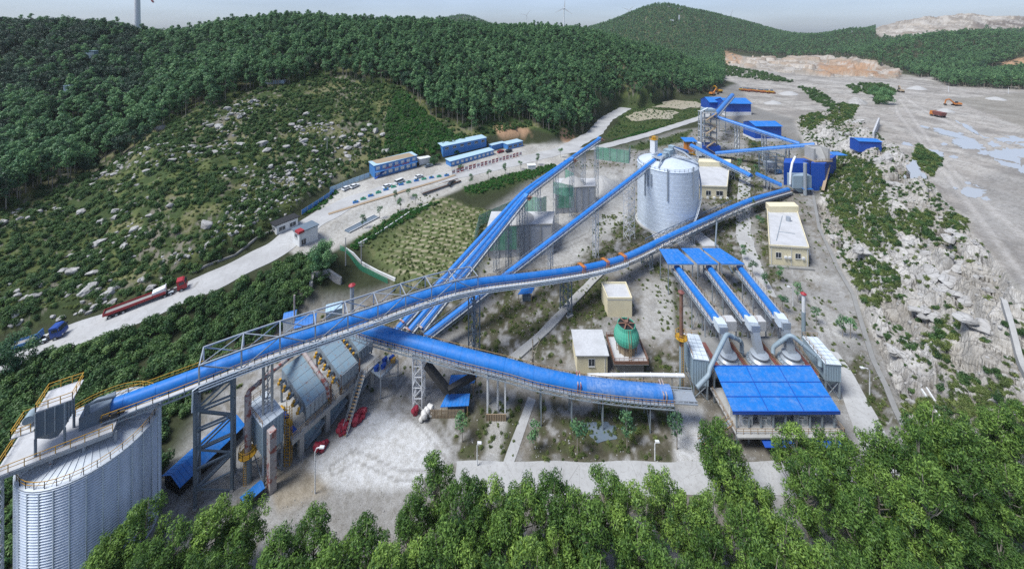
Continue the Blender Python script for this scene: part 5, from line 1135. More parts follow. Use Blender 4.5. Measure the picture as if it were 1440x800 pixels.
mb = MB(); rail(mb, [V((PSX + math.cos(a) * (PR - .1), PSY + math.sin(a) * (PR - .1), PH_ + .2)) for a in np.linspace(0, 2 * math.pi, 41)], 1.1, 1.9, .08); mb.build('rim_rail', M['galv'], t)
t = thing('silo_top_house', 'cluster of grey filter boxes and walkways on top of the pale silo', 'machinery', (PSX, PSY, PH_ + 2.5))
mb = MB(); mb.prism(oriented((PSX - 1, PSY), (.8, .6), 13, 4), PH_ + 3.0, PH_ + 3.3); mb.prism(oriented((PSX + 5, PSY - 3), (1, -.3), 12, 1.4), PH_ + 2.6, PH_ + 2.8); mb.build('walkway', M['galv'], t)
mb = MB(); rail(mb, [V((x, y, PH_ + 3.3)) for x, y in oriented((PSX - 1, PSY), (.8, .6), 13, 4)], 1.1, 2, .08); rail(mb, [V((x, y, PH_ + 2.8)) for x, y in oriented((PSX + 5, PSY - 3), (1, -.3), 12, 1.4)], 1.1, 2, .08); mb.build('guard_rail', M['white'], t)
for k, (ox, oy, w_, h_) in enumerate(((-4.5, 3, 2.2, 5.5), (0, -1, 2.6, 2.4), (2.5, 1.5, 2.0, 3.2), (-2, -2.5, 1.6, 1.6))):
    mb = MB(); mb.prism(oriented((PSX + ox, PSY + oy), (.8, .6), w_, w_), PH_ + 3.3, PH_ + 3.3 + h_); mb.prism(oriented((PSX + ox, PSY + oy), (.8, .6), w_ * 1.12, w_ * 1.12), PH_ + 3.3 + h_, PH_ + 3.45 + h_); mb.build('filter_box', M['dcwall'] if k else M['white'], t)
mb = MB(); mb.prism(oriented((PSX - 4.5, PSY + 3), (.8, .6), 2.6, 2.6), PH_ + 8.8, PH_ + 9.0); rail(mb, [V((x, y, PH_ + 9)) for x, y in oriented((PSX - 4.5, PSY + 3), (.8, .6), 2.5, 2.5)], 1.1, 1.2, .1); mb.box((PSX - 4.5, PSY + 3, PH_ + 9.6), (1.3, 1.3, 1)); mb.build('yellow_cap', M['yellow'], t)
mb = MB(); mb.tube([(PSX + 2.5, PSY + 1, PH_ + 6), (PSX + 6, PSY - 2, PH_ + 5), (PSX + 10, PSY - 6, PH_ + 1.5)], .4, 8); mb.tube([(PSX - 2, PSY - 2, PH_ + 4), (PSX - 5, PSY - 6, PH_ + 3), (PSX - 7, PSY - 8.5, PH_ + 1)], .3, 8); mb.build('duct', M['galv'], t, True)
# ground slabs by the silo foot
mb = MB()
for k in range(3): mb.prism([tuple(at_z(*q))[:2] for q in ((925 + k * 32, 348, 0), (947 + k * 32, 348, 0), (930 + k * 24, 322, 0), (912 + k * 24, 322, 0))], -.5, .55)
tag(mb.build('loading_slab', M['roofgrey']), 'three pale concrete tunnel slabs at the foot of the pale silo', 'slab')
# ------------------------------------------------------------------ feed conveyors and crusher house on the right
HD = [(1010, 452, 92.7), (1054, 450, 92.7), (1096, 446, 92.7)]
TL = [(952, 376, 5.2), (997, 376, 5.2), (1040, 376, 5.2)]
wh3 = ['left', 'middle', 'right']
for k in range(3):
    a, b = at_z(*TL[k]), at_d(*HD[k])
    t, p_ = conveyor('feed_conveyor', f'{wh3[k]} one of three short blue conveyors running down to the crushers', [a, b], .95, 1.75, 'blue', 'tan', 4, .6, step=1.9, group='three feed conveyors above the crushers')
    p, d, s, u = frame_at(p_, len(p_) - 1)
    mb = MB(); c = p + d * 1.2; mb.bar(p - d * .4 - UP * .1, p + d * 2.2 - UP * .3, 2.1, 2.0); mb.build('head_box', M['dcroof'], t)
    for f_ in (.25, .55, .85):
        q = a.lerp(b, f_); g_ = h1(q.x, q.y); mb = MB()
        for sg in (-1.4, 1.4): mb.bar(q + s * sg - UP * .9, V((q.x, q.y, g_)) + s * sg, .24)
        mb.bar(q + s * 1.4 - UP * 1, V((q.x, q.y, g_)) - s * 1.4, .12); mb.bar(q - s * 1.4 - UP * 1, V((q.x, q.y, g_)) + s * 1.4, .12); mb.build('trestle_leg', M['galv'], t)
    # canopy over the tail
    n_, f2 = ((927, 953, 350), (958, 983, 349), (987, 1012, 349))[k], ((940, 977, 371), (982, 1011, 371), (1016, 1048, 371))[k]
    zz = 7.6; Q = [at_z(f2[0] - 1, f2[2], zz), at_z(f2[1] - 1, f2[2], zz), at_z(n_[1], n_[2], zz + .3), at_z(n_[0], n_[2], zz + .3)]
    c = thing('canopy', f'{wh3[k]} flat blue canopy over the tail of the feed conveyors', 'canopy', (Q[0].x, Q[0].y, h1(Q[0].x, Q[0].y)), 'three flat blue canopies')
    mb = MB(); mb.prism([(q.x, q.y) for q in Q], [q.z - .15 for q in Q], [q.z for q in Q]); rf = mb.build('roof_sheet', M['blue'], c)
    mb = MB()
    for f_ in (.2, .4, .6, .8): mb.bar(Q[0].lerp(Q[1], f_) + UP * .04, Q[3].lerp(Q[2], f_) + UP * .04, .1)
    mb.build('sheet_rib', M['blue'], rf)
    mb = MB()
    for q in Q: q2 = q.lerp(sum(Q, V()) / 4, .08); mb.bar((q2.x, q2.y, h1(q2.x, q2.y)), (q2.x, q2.y, q.z - .15), .22)
    mb.bar(Q[0] - UP * .3, Q[1] - UP * .3, .2); mb.bar(Q[3] - UP * .3, Q[2] - UP * .3, .2); mb.build('post', M['steelmid'], c)
# crusher house: platform, three cone crushers, roof, stairs, air conditioners
X0, X1, Y0, Y1 = 44.3, 67.2, 75.6, 84.8
g_ = h1(55, 78); FZ = 1.2
t = thing('crusher_house', 'open steel building with a broad blue roof over air conditioned control rooms', 'building', ((X0 + X1) / 2, Y0, g_))
mb = MB(); Q = [V((X0, Y0, 3.9)), V((X1 - 1.4, Y0, 3.9)), V((X1, Y1, 4.9)), V((X0 + 1.0, Y1, 4.9))]
mb.prism([(q.x, q.y) for q in Q], [q.z - .12 for q in Q], [q.z for q in Q]); rf = mb.build('roof', M['blue'], t)
mb = MB()
for k in range(1, 60):
    a, b = Q[0].lerp(Q[1], k / 60), Q[3].lerp(Q[2], k / 60); mb.bar(a + UP * .015, b + UP * .015, .05, .04)
mb.build('sheet_rib', M['blue'], rf)
mb = MB()
for f_ in (.0, .30, .62, 1): mb.bar(Q[0].lerp(Q[3], f_) + UP * .05, Q[1].lerp(Q[2], f_) + UP * .05, .16, .08)
for f_ in (.333, .667): mb.bar(Q[0].lerp(Q[1], f_) + UP * .05, Q[3].lerp(Q[2], f_) + UP * .05, .14, .08)
mb.build('ridge_strip', M['bluedark'], rf)
mb = MB(); mb.prism([(Q[0].x - .05, Q[0].y - .06), (Q[1].x + .05, Q[1].y - .06), (Q[1].x + .05, Q[1].y), (Q[0].x - .05, Q[0].y)], 3.35, 3.95); mb.build('fascia', M['bluedark'], rf)
mb = MB(); mb.box(((X0 + X1) / 2 - .6, (Y0 + Y1) / 2 - .8, FZ - 1.0 - .15), (X1 - X0 - 1.6, Y1 - Y0 + 1.2, .3)); mb.build('floor_slab', M['conc'], t)
mb = MB(); mb.box(((X0 + X1) / 2 - .6, Y0 + 2.6, 1.9), (X1 - X0 - 3, .2, 3.4)); mb.build('control_room_wall', M['whitewall'], t)
mb = MB()
for k in range(9):
    for y_ in (Y0 + .4, Y1 - .4): x_ = X0 + 1 + (X1 - X0 - 3.2) * k / 8; mb.bar((x_, y_, g_), (x_, y_, 3.8 + (y_ - Y0) * .1), .26)
mb.build('column', M['steelmid'], t)
mb = MB(); rail(mb, [V((X0 + .2, Y1 - 1, .2)), V((X0 + .2, Y0 - .8, .2)), V((X1 - 1.2, Y0 - .8, .2)), V((X1 - 1.2, Y1 - 1, .2))], 1.1, 1.4, .07); mb.build('balcony_rail', M['tan'], t)
mb = MB()
for xa, xb in ((X0 + 5.0, X0 + 11.5), (X0 + 15.5, X1 - .8)): mb.prism([(xa, Y0 - 2.2), (xb, Y0 - 2.2), (xb, Y0 - .2), (xa, Y0 - .2)], [-.95, -.95, -.35, -.35], [-.85, -.85, -.25, -.25])
mb.build('lower_awning', M['bluedark'], t)
mb = MB(); mb.box((X0 + 9, Y0 + 1.6, g_ + 1.1), (8, .2, 2.2)); mb.box((X0 + 18, Y0 + 1.6, g_ + 1.1), (6, .2, 2.2)); mb.build('ground_wall', M['cream'], t)
for x_ in (X0 + 3.4, X0 + 7.2, X0 + 14.6):
    for j in (0,):
        ac = thing('air_conditioner', {0: 'white twin fan air conditioner at the stair end of the control room', 1: 'middle white twin fan air conditioner under the blue roof', 2: 'white twin fan air conditioner towards the road end of the balcony'}[(X0 + 3.4, X0 + 7.2, X0 + 14.6).index(x_)], 'air conditioner', (x_, Y0 + 1.3, .2), 'air conditioners under the blue roof')
        MB().box((x_, Y0 + 1.3, 1.2), (2.2, 1.0, 1.9)).build('casing', M['white'], ac)
        for o in (-.52, .52): mb = MB(); mb.tube([(x_ + o, Y0 + .80, 1.0), (x_ + o, Y0 + .72, 1.0)], .42, 16); mb.build('fan_grille', M['steelmid'], ac)
        mb = MB(); mb.box((x_ - .3, Y0 + .79, 1.85), (1.0, .03, .2)); mb.build('name_plate', M['black'], ac)
def stair(name, label, a, b, w, mat='tan', tread='steelmid', n=14, cat='stair'):
    a, b = V(a), V(b); t = thing(name, label, cat, a); d = V((b.x - a.x, b.y - a.y, 0)).normalized(); s = V((d.y, -d.x, 0)) * w / 2
    mb = MB()
    for sg in (-1, 1): mb.bar(a + s * sg, b + s * sg, .1, .3)
    mb.build('stringer', M[mat], t); mb = MB()
    for k in range(n): q = a.lerp(b, (k + .5) / n); mb.box((q.x, q.y, q.z), (.32, w, .05), math.atan2(d.y, d.x))
    mb.build('tread', M[tread], t); mb = MB()
    for sg in (-1, 1):
        mb.bar(a + s * sg + UP, b + s * sg + UP, .06)
        for k in range(5): q = a.lerp(b, k / 4) + s * sg; mb.bar(q, q + UP, .06)
    mb.build('handrail', M[mat], t); return t
stair('steel_stair', 'steel stair climbing to the balcony of the blue roofed crusher house', at_z(984, 622, -3), (X0 + .4, Y0 + 1.5, .2), 1.2)
# rear platform with the crushers
t = thing('crusher_platform', 'rusty railed steel deck carrying the three cone crushers', 'platform', (58.5, 90, g_))
mb = MB(); mb.prism([(45.6, 85.4), (69.8, 85.4), (71.5, 97), (46.6, 97)], 1.4, 1.7); mb.build('deck_plate', M['concdark'], t)
mb = MB()
for x_ in (46, 50, 54.5, 58.6, 62.6, 66.4, 69.6):
    for y_ in (86, 90.5, 96): mb.bar((x_, y_, g_), (x_, y_, 1.4), .35)
mb.build('column', M['concdark'], t)
mb = MB(); rail(mb, [V((46.2, 97, 1.7)), V((45.7, 85.6, 1.7))], 1.1, 1.5, .08); rail(mb, [V((71.3, 97, 1.7)), V((69.7, 85.6, 1.7))], 1.1, 1.5, .08)
for x_ in (54.8, 62.4): rail(mb, [V((x_, 86, 1.7)), V((x_, 95, 1.7))], 1.1, 1.5, .08)
mb.build('deck_rail', M['tan'], t)
mb = MB()
for x_ in (48, 54.8, 62.4, 69.5): mb.prism([(x_ - .5, 86), (x_ + .5, 86), (x_ + .7, 95), (x_ - .3, 95)], 1.72, 1.85)
mb.build('red_walk', M['brown'], t)
for k, (px, hx_) in enumerate(((1022, 51.2), (1067, 58.7), (1110, 66.2))):
    c = V((hx_, 89.4, 1.7)); t = thing('cone_crusher', f'{wh3[k]} round grey cone crusher behind the broad blue roof', 'crusher', c, 'three cone crushers on the deck')
    mb = MB(); mb.lathe(c, [(2.7, 0), (2.75, .35), (2.45, .5), (2.3, .5)], 32); mb.build('base_ring', M['steelmid'], t, True, 30)
    mb = MB(); mb.lathe(c, [(2.25, .4), (2.2, .9), (1.7, 1.3), (1.65, 1.8), (1.9, 1.9), (1.9, 2.1), (1.3, 2.4)], 28); mb.build('crusher_bowl', M['galv'], t, True, 30)
    mb = MB()
    for j in range(20): a = 2 * math.pi * j / 20; mb.box((c.x + 2.5 * math.cos(a), c.y + 2.5 * math.sin(a), c.z + .6), (.2, .2, .3), a)
    mb.build('ring_bolt', M['dcwall'], t)
    b = at_d(*HD[k]) + V((0, -1.6, -.6)); mb = MB(); top = b; m_ = V((c.x, c.y + 1.0, c.z + 3.6))
    w2 = 1.0; mb.hexa([V((c.x - .9, c.y - .6, c.z + 2.2)), V((c.x + .9, c.y - .6, c.z + 2.2)), V((c.x + .9, c.y + .9, c.z + 2.2)), V((c.x - .9, c.y + .9, c.z + 2.2))], [V((top.x - .75, top.y - .8, top.z)), V((top.x + .75, top.y - .8, top.z)), V((top.x + .75, top.y + .8, top.z)), V((top.x - .75, top.y + .8, top.z))])
    mb.box((top.x, top.y, top.z + .3), (2.0, 1.9, 1.6)); mb.build('feed_chute', M['galv'], t)
    if k < 2: mb = MB(); mb.box((c.x + 3.8, 96.6, 5.4), (3.9, 2.2, 2.4)); mb.build('screen_cover', M['roofgrey'], t)
def collector(label, c, l, w, z0, z1, ax, legs, group, roof='dcroof', wall='dcwall'):
    """bag house: ribbed box on legs with hoppers, roof rails"""
    g_ = h1(c[0], c[1]); t = thing('dust_collector', label, 'dust collector', (c[0], c[1], g_), group)
    P_ = oriented(c, ax, l, w); mb = MB(); mb.prism(P_, z0, z1); bx_ = mb.build('casing', M[wall], t)
    mb = MB(); a = V((ax[0], ax[1], 0)).normalized(); n = V((-a.y, a.x, 0)); cc = V((c[0], c[1], 0))
    for sy in (-1, 1):
        for k in range(int(l / .5) + 1): q = cc + a * (-l / 2 + l * k / int(l / .5)) + n * sy * (w / 2 + .03); mb.bar(q + UP * z0, q + UP * z1, .09)
    for sx in (-1, 1):
        for k in range(int(w / .5) + 1): q = cc + n * (-w / 2 + w * k / int(w / .5)) + a * sx * (l / 2 + .03); mb.bar(q + UP * z0, q + UP * z1, .09)
    mb.build('panel_rib', M[wall], bx_)
    mb = MB(); mb.prism(oriented(c, ax, l + .3, w + .3), z1, z1 + .18); rf = mb.build('roof', M[roof], t)
    mb = MB()
    for k in range(1, int(l / 1.1)): q = cc + a * (-l / 2 + k * 1.1); mb.bar(q - n * w / 2 + UP * (z1 + .2), q + n * w / 2 + UP * (z1 + .2), .06)
    for f_ in (-.17, .17): mb.bar(cc - a * l / 2 + n * w * f_ + UP * (z1 + .2), cc + a * l / 2 + n * w * f_ + UP * (z1 + .2), .06)
    mb.build('roof_seam', M['steelmid'], rf)
    nh = max(1, int(l / 3)); mb = MB()
    for k in range(nh):
        q = cc + a * (-l / 2 + l * (k + .5) / nh); hw_, hl = w / 2 * .95, l / nh / 2 * .95
        mb.hexa([q + a * sx * .3 + n * sy * .3 + UP * max(g_ + .6, z0 - 2.4) for sx, sy in ((-1, -1), (1, -1), (1, 1), (-1, 1))], [q + a * sx * hl + n * sy * hw_ + UP * z0 for sx, sy in ((-1, -1), (1, -1), (1, 1), (-1, 1))])
    mb.build('hopper', M[wall], t)
    mb = MB()
    for p in oriented(c, ax, l - .3, w - .3): mb.bar((p[0], p[1], g_ - .1), (p[0], p[1], z0), .26)
    Pq = [V((*p, 0)) for p in oriented(c, ax, l - .3, w - .3)]
    for i in range(4): mb.bar(Pq[i] + UP * g_, Pq[(i + 1) % 4] + UP * z0, .12); mb.bar(Pq[(i + 1) % 4] + UP * g_, Pq[i] + UP * z0, .12)
    mb.build('leg_frame', M['steelmid'], t)
    mb = MB(); rail(mb, [V((*p, z1 + .18)) for p in oriented(c, ax, l + .2, w + .2)][1:], 1.0, 1.4, .07); mb.build('roof_rail', M['tan'], t)
    return t
collector('tall pale dust collector left of the cone crushers', (43.2, 88.6), 7.0, 3.2, .2, 6.0, (.16, 1), True, 'dust collectors flanking the crushers')
collector('pale dust collector beside the road on the crushers\' far side', (73.0, 89.0), 7.5, 3.2, 1.0, 4.8, (.1, 1), True, 'dust collectors flanking the crushers')
def duct(name, label, pts_, r, mat='greypipe', cat='duct'):
    P_ = [V(p) for p in pts_]; q = [P_[0]]
    for i in range(1, len(P_) - 1):
        a = (P_[i - 1] - P_[i]); b = (P_[i + 1] - P_[i]); k = min(r * 1.6, a.length * .4, b.length * .4); q += [P_[i] + a.normalized() * k, P_[i] + (a.normalized() + b.normalized()) * k * .30, P_[i] + b.normalized() * k]
    q.append(P_[-1]); mb = MB(); mb.tube(q, r, 12); 
    for i in range(0, len(P_) - 1):
        L_ = (P_[i + 1] - P_[i]).length; d = (P_[i + 1] - P_[i]).normalized(); k = 2.5
        while k < L_ - .5: c = P_[i] + d * k; mb.tube([c - d * .05, c + d * .05], r + .08, 12); k += 3
    return tag(mb.build(name, M[mat], None, True, 40), label, cat)
duct('duct', 'bent blue grey duct arching from the left collector to the left crusher', [at_d(980, 545, 82), at_d(997, 527, 83.5), at_d(998, 518, 84), at_d(1022, 469, 88), at_d(1043, 480, 90.5), at_d(1043, 501, 91)], .45)
duct('duct', 'bent blue grey duct arching from the right crusher to the roadside collector', [at_d(1087, 497, 90), at_d(1087, 488, 90.5), at_d(1112, 470, 89), at_d(1153, 505, 86.5), at_d(1153, 515, 86)], .45)
duct('drain_pipe', 'long white pipe on short props behind the wide conveyor end', [at_d(826, 528, 85.5), at_d(900, 527, 85.6), at_d(962, 528, 85.7)], .42, 'white', 'pipe')
mb = MB()
for px in (840, 872, 905, 945): p = at_d(px, 529, 85.6); mb.bar((p.x, p.y, h1(p.x, p.y)), p, .14)
tag(mb.build('pipe_prop', M['steelmid']), 'row of short steel props below the long white pipe', 'prop')
def stack(name, label, p, z1, r, low, high, capmat, zsplit, ring=None):
    g_ = h1(p.x, p.y); t = thing(name, label, 'chimney', (p.x, p.y, g_)); mb = MB(); mb.tube([(p.x, p.y, g_), (p.x, p.y, zsplit)], r * 1.1, 14); mb.build('lower_pipe', M[low], t, True)
    mb = MB(); mb.tube([(p.x, p.y, zsplit), (p.x, p.y, z1)], r, 14); mb.build('upper_pipe', M[high], t, True)
    if capmat: mb = MB(); mb.lathe((p.x, p.y, z1), [(r * 1.1, -.1), (r * 1.7, .1), (r * 1.7, .25), (.1, .7)], 14); mb.build('rain_cap', M[capmat], t, True, 30)
    if ring:
        mb = MB(); 
        for z in ring: mb.lathe((p.x, p.y, z), [(r, -.12), (r + .95, -.12), (r + .95, 0), (r, 0)], 14, False); rail(mb, [V((p.x + (r + .9) * math.cos(a), p.y + (r + .9) * math.sin(a), z)) for a in np.linspace(0, 2 * math.pi, 9)], 1.1, 1, .07)
        mb.build('access_ring', M['yellow'], t)
        mb = MB(); 
        for o in (-.25, .25): mb.bar((p.x + o, p.y - r - .3, g_), (p.x + o, p.y - r - .3, ring[-1]), .06)
        for k in range(int((ring[-1] - g_) / .4)): mb.bar((p.x - .25, p.y - r - .3, g_ + k * .4), (p.x + .25, p.y - r - .3, g_ + k * .4), .04)
        mb.build('ladder', M['yellow'], t)
    return t
p = at_z(1130, 470, -1.5); stack('chimney', 'slim chimney with a white top and red cap beside the road', p, EYE - (414 - HZ) * p.y / F, .42, 'greypipe', 'white', 'red', EYE - (438 - HZ) * p.y / F)
p = at_z(958, 548, -3); stack('chimney', 'rusty slim chimney with a yellow access ring by the left collector', p, EYE - (412 - HZ) * p.y / F, .42, 'greypipe', 'rust', 'brown', EYE - (486 - HZ) * p.y / F, (EYE - (474 - HZ) * p.y / F,))
# ------------------------------------------------------------------ small masonry houses and cooling tower
def house(name, label, plan, z0, z1, wall, roofmat, over=.35, parapet=0, group=None, cat='building'):
    c = V((sum(p[0] for p in plan) / 4, sum(p[1] for p in plan) / 4, z0)); t = thing(name, label, cat, c, group)
    MB().prism(plan, z0 - .6, z1).build('wall', M[wall], t); P_ = [V((*p, 0)) for p in plan]; cc = V((c.x, c.y, 0))
    big = [p + (p - cc).normalized() * over * 1.4 for p in P_]
    rf = MB().prism([(p.x, p.y) for p in big], z1, z1 + .16).build('roof', M[roofmat], t)
    if parapet:
        mb = MB()
        for i in range(4):
            a, b = big[i], big[(i + 1) % 4]; d = (b - a).normalized(); n = V((-d.y, d.x, 0)); n = n if (cc - a).dot(n) > 0 else -n
            mb.prism([((q).x, (q).y) for q in (a, b, b + n * .22 - d * .22, a + n * .22 + d * .22)], z1 + .16, z1 + .16 + parapet)
        mb.build('parapet', M[wall], rf)
    return t, P_
def opening(t, a, b, f0, f1, z0, z1, name='window', mat='glass', frame='white'):
    """window or door on the wall a-b (outside on its right hand when walking from a to b)"""
    d = (b - a).normalized(); n = V((d.y, -d.x, 0)); p, q = a.lerp(b, f0) + n * .03, a.lerp(b, f1) + n * .03
    w = MB().hexa([p + UP * z0 - n * .1, q + UP * z0 - n * .1, q + UP * z0, p + UP * z0], [p + UP * z1 - n * .1, q + UP * z1 - n * .1, q + UP * z1, p + UP * z1]).build(name, M[mat], t)
    mb = MB(); k = .07
    for u_, v_ in ((p + UP * z0, q + UP * z0), (p + UP * z1, q + UP * z1), (p + UP * z0, p + UP * z1), (q + UP * z0, q + UP * z1), (p.lerp(q, .5) + UP * z0, p.lerp(q, .5) + UP * z1)): mb.bar(u_ + n * .02, v_ + n * .02, k)
    mb.build('frame', M[frame], w)
    MB().bar(p - d * .1 + UP * (z0 - .08) + n * .08, q + d * .1 + UP * (z0 - .08) + n * .08, .2, .08).build('sill', M['conc'], w)
fz = h1(19, 92)
t, P_ = house('pump_house', 'cream rendered pump house with a dark window left of the cooling tower', [(15.8, 91.6), (23.2, 91.6), (23.4, 99), (15.9, 99)], fz, 1.5, 'cream', 'roofgrey', .35)
opening(t, P_[0], P_[1], .38, .58, -1.2, .6); MB().tube([(22.6, 91.5, fz), (22.6, 91.5, 1.4)], .07, 6).build('downpipe', M['white'], t)
fz = h1(31, 110); t, P_ = house('switch_house', 'windowless cream house with a dusty sunken roof', [(27.8, 109.6), (34.9, 109.6), (35.2, 116.5), (27.6, 116.5)], fz, 2.1, 'cream', 'roofgrey', .05, .55)
fz = h1(96, 131); t, P_ = house('office_house', 'long cream building with a flat grey roof by the road on the right', [(89.5, 131), (102, 129.6), (118.5, 157), (107, 158)], fz, 5.6, 'cream', 'roofgrey', .3, .5)
for f0, f1 in ((.16, .30), (.66, .80)): opening(t, P_[0], P_[1], f0, f1, 1.8, 3.6)
for f0, f1 in ((.15, .2), (.4, .45), (.65, .7)): opening(t, P_[1], P_[2], f0, f1, 1.8, 3.6)
for f_ in (.40, .50, .85):
    q = P_[0].lerp(P_[1], f_); MB().box((q.x, q.y - .35, 2.2), (.9, .5, .7)).build('wall_unit', M['white'], t)
MB().prism([(103, 132.6), (105, 132.2), (117, 153), (115.5, 154)], 1.6, 1.75).build('side_awning', M['roofgrey'], t)
MB().prism([(106, 155), (118, 155), (119, 159), (107, 159)], 5.76, 8.2).build('roof_room', M['cream'], t)
MB().tube([(108.5, 148, 5.7), (108.5, 148, 7.4)], .8, 14).build('water_tank', M['galv'], t, True)
mb = MB(); mb.bar((94, 134, 5.85), (109, 152, 5.85), .18); mb.bar((99, 140, 5.8), (104, 138.5, 5.8), .18); mb.build('roof_pipe', M['steelmid'], t)
for f_ in (.04, .55, .96): q = P_[0].lerp(P_[1], f_); MB().tube([(q.x, q.y - .12, fz), (q.x, q.y - .12, 5.5)], .09, 6).build('downpipe', M['whitewall'], t)
MB().prism([(88.6, 129.6), (102.8, 128.0), (103, 129.3), (88.6, 130.9)], fz - .4, fz + .22).build('plinth_apron', M['concdark'], t)
fz = h1(95, 180); t, P_ = house('laboratory_house', 'cream flat roofed house standing behind the pale silo', [(84.5, 180), (102, 179), (120, 208), (100, 210)], fz, 6.3, 'cream', 'roofgrey', .3, .4)
for f0, f1 in ((.1, .2), (.45, .58), (.72, .9)): opening(t, P_[0], P_[1], f0, f1, 2.2, 4.4)
for k in range(5): MB().box((90 + k * 3, 179.3 - k * .18, 1), (.9, .8, 1.2)).build('wall_unit', M['white'], t)
MB().prism([(102, 206), (119, 205), (122, 210), (104, 211)], 6.5, 9).build('roof_room', M['cream'], t)
# cooling tower
cx_, cy_ = 28.9, 95.2; fz = h1(cx_, 92); t = thing('cooling_tower', 'green ribbed cooling tower on a rusty tray over a concrete basin', 'cooling tower', (cx_, cy_, fz))
MB().box((cx_, cy_, fz + 1.0), (6.6, 6.4, 2.9)).build('concrete_basin', M['concdark'], t)
tr_ = MB().box((cx_, cy_, fz + 2.6), (8.4, 8.2, .25)).build('steel_tray', M['roofgrey'], t)
mb = MB()
for sx, sy, lx, ly in ((0, -1, 8.4, .12), (0, 1, 8.4, .12), (-1, 0, .12, 8.2), (1, 0, .12, 8.2)): mb.box((cx_ + sx * 4.15, cy_ + sy * 4.05, fz + 3.0), (lx, ly, .8))
mb.build('tray_side', M['rust'], tr_)
mb = MB(); rail(mb, [V((cx_ + 4.1 * sx, cy_ + 4.0 * sy, fz + 3.3)) for sx, sy in ((-1, -1), (1, -1), (1, 1), (-1, 1), (-1, -1))], .7, 1.2, .07); mb.build('tray_rail', M['rust'], t)
mb = MB()
for k in range(12): a = 2 * math.pi * k / 12; mb.bar((cx_ + 2.4 * math.cos(a), cy_ + 2.4 * math.sin(a), fz + 2.7), (cx_ + 2.6 * math.cos(a), cy_ + 2.6 * math.sin(a), fz + 5.2), .14)
mb.lathe((cx_, cy_, fz + 2.7), [(2.1, 0), (2.2, 1.9)], 24); mb.build('louvre_ring', M['timber'], t)
mb = MB(); n_ = 28
prof = [(2.6, 5.0), (2.95, 5.5), (3.05, 6.3), (3.0, 6.9), (2.75, 7.6), (2.25, 8.5), (2.15, 9.3)]
mb.lathe((cx_, cy_, fz), prof + [(2.0, 9.3), (2.1, 8.5), (2.4, 7.6)], 56, False)
mb.v = [(cx_ + (x - cx_) * (1 + (.02 if (i % 56) % 2 else -.01)), cy_ + (y - cy_) * (1 + (.02 if (i % 56) % 2 else -.01)), z) for i, (x, y, z) in enumerate(mb.v)]
mb.build('green_drum', M['greentower'], t)
mb = MB(); mb.lathe((cx_, cy_, fz + 9.0), [(2.0, 0), (.3, .02)], 24); mb.build('fan_well', M['dark'], t)
mb = MB()
for k in range(6): a = 2 * math.pi * k / 6; mb.bar((cx_, cy_, fz + 9.5), (cx_ + 2.15 * math.cos(a), cy_ + 2.15 * math.sin(a), fz + 9.4), .3, .1)
mb.tube([(cx_, cy_, fz + 9.1), (cx_, cy_, fz + 10.0)], .45, 10); mb.build('fan', M['rust'], t)
mb = MB()
for o in (-.3, .3): mb.bar((cx_ + o, cy_ - 3.2, fz + 2.7), (cx_ + o, cy_ - 3.1, fz + 6.8), .07); mb.bar((cx_ + o, cy_ - 3.1, fz + 6.8), (cx_ + o, cy_ - 2.3, fz + 9.3), .07)
for k in range(12): mb.bar((cx_ - .3, cy_ - 3.15, fz + 2.9 + k * .34), (cx_ + .3, cy_ - 3.15, fz + 2.9 + k * .34), .05)
mb.build('ladder', M['tan'], t)
# ------------------------------------------------------------------ screen house on the left
E0 = V((-41, 73.1, 0)); EX = V((.517, .857, 0)).normalized(); EN = V((-.857, .517, 0)).normalized(); PZ2 = 2.2; g_ = h1(-40, 76)
t = thing('screen_house_frame', 'grimy concrete frame carrying the sloping vibrating screens', 'frame', (E0.x, E0.y, g_))
def blk(mb, a0, a1, n0, n1, z0, z1): 
    q = [E0 + EX * a + EN * n for a, n in ((a0, n0), (a1, n0), (a1, n1), (a0, n1))]; mb.prism([(p.x, p.y) for p in q], z0, z1); return mb
blk(MB(), -1.5, 19, 0, 10, PZ2 - .45, PZ2).build('deck_slab', M['conc'], t)
mb = MB()
for a in (0, 5.5, 11, 16.5):
    for n in (.3, 5, 9.4): blk(mb, a, a + .9, n, n + .8, g_ - .5, PZ2 - .45)
mb.build('column', M['conc'], t)
mb = MB()
for n in (.1,): blk(mb, -1.5, 19, n, n + .35, PZ2 - 1.0, PZ2 - .45)
mb.build('edge_beam', M['conc'], t)
mb = MB(); rail(mb, [E0 + EX * a + EN * .15 + UP * PZ2 for a in (-1.4, 6, 12, 19)], 1.1, 1.6, .07); rail(mb, [E0 + EX * -1.4 + EN * n + UP * PZ2 for n in (.2, 9.8)], 1.1, 1.6, .07); mb.build('deck_rail', M['tan'], t)
mb = MB(); blk(mb, 1, 5, 1.2, 3.4, g_, PZ2 - .5); blk(mb, 6.6, 10.6, 1.4, 4, g_, PZ2 - .5); blk(mb, 12, 16, 1.4, 4, g_ + 1.5, PZ2 - .5); mb.build('discharge_hopper', M['screenlid'], t)
mb = MB()
for k in range(3):
    q0 = E0 + EX * (1.5 + k * 5.2) + EN * 1.0 + UP * g_; mb.bar(q0 + UP * .4, q0 + EX * 4 + UP * 2.4, .9, .3)
mb.build('discharge_belt', M['steelmid'], t)
t = thing('deck_machinery', 'clutter of motors, pipes and junction boxes between the vibrating screens', 'machinery', E0 + EX * 7.5 + EN * 4 + UP * PZ2)
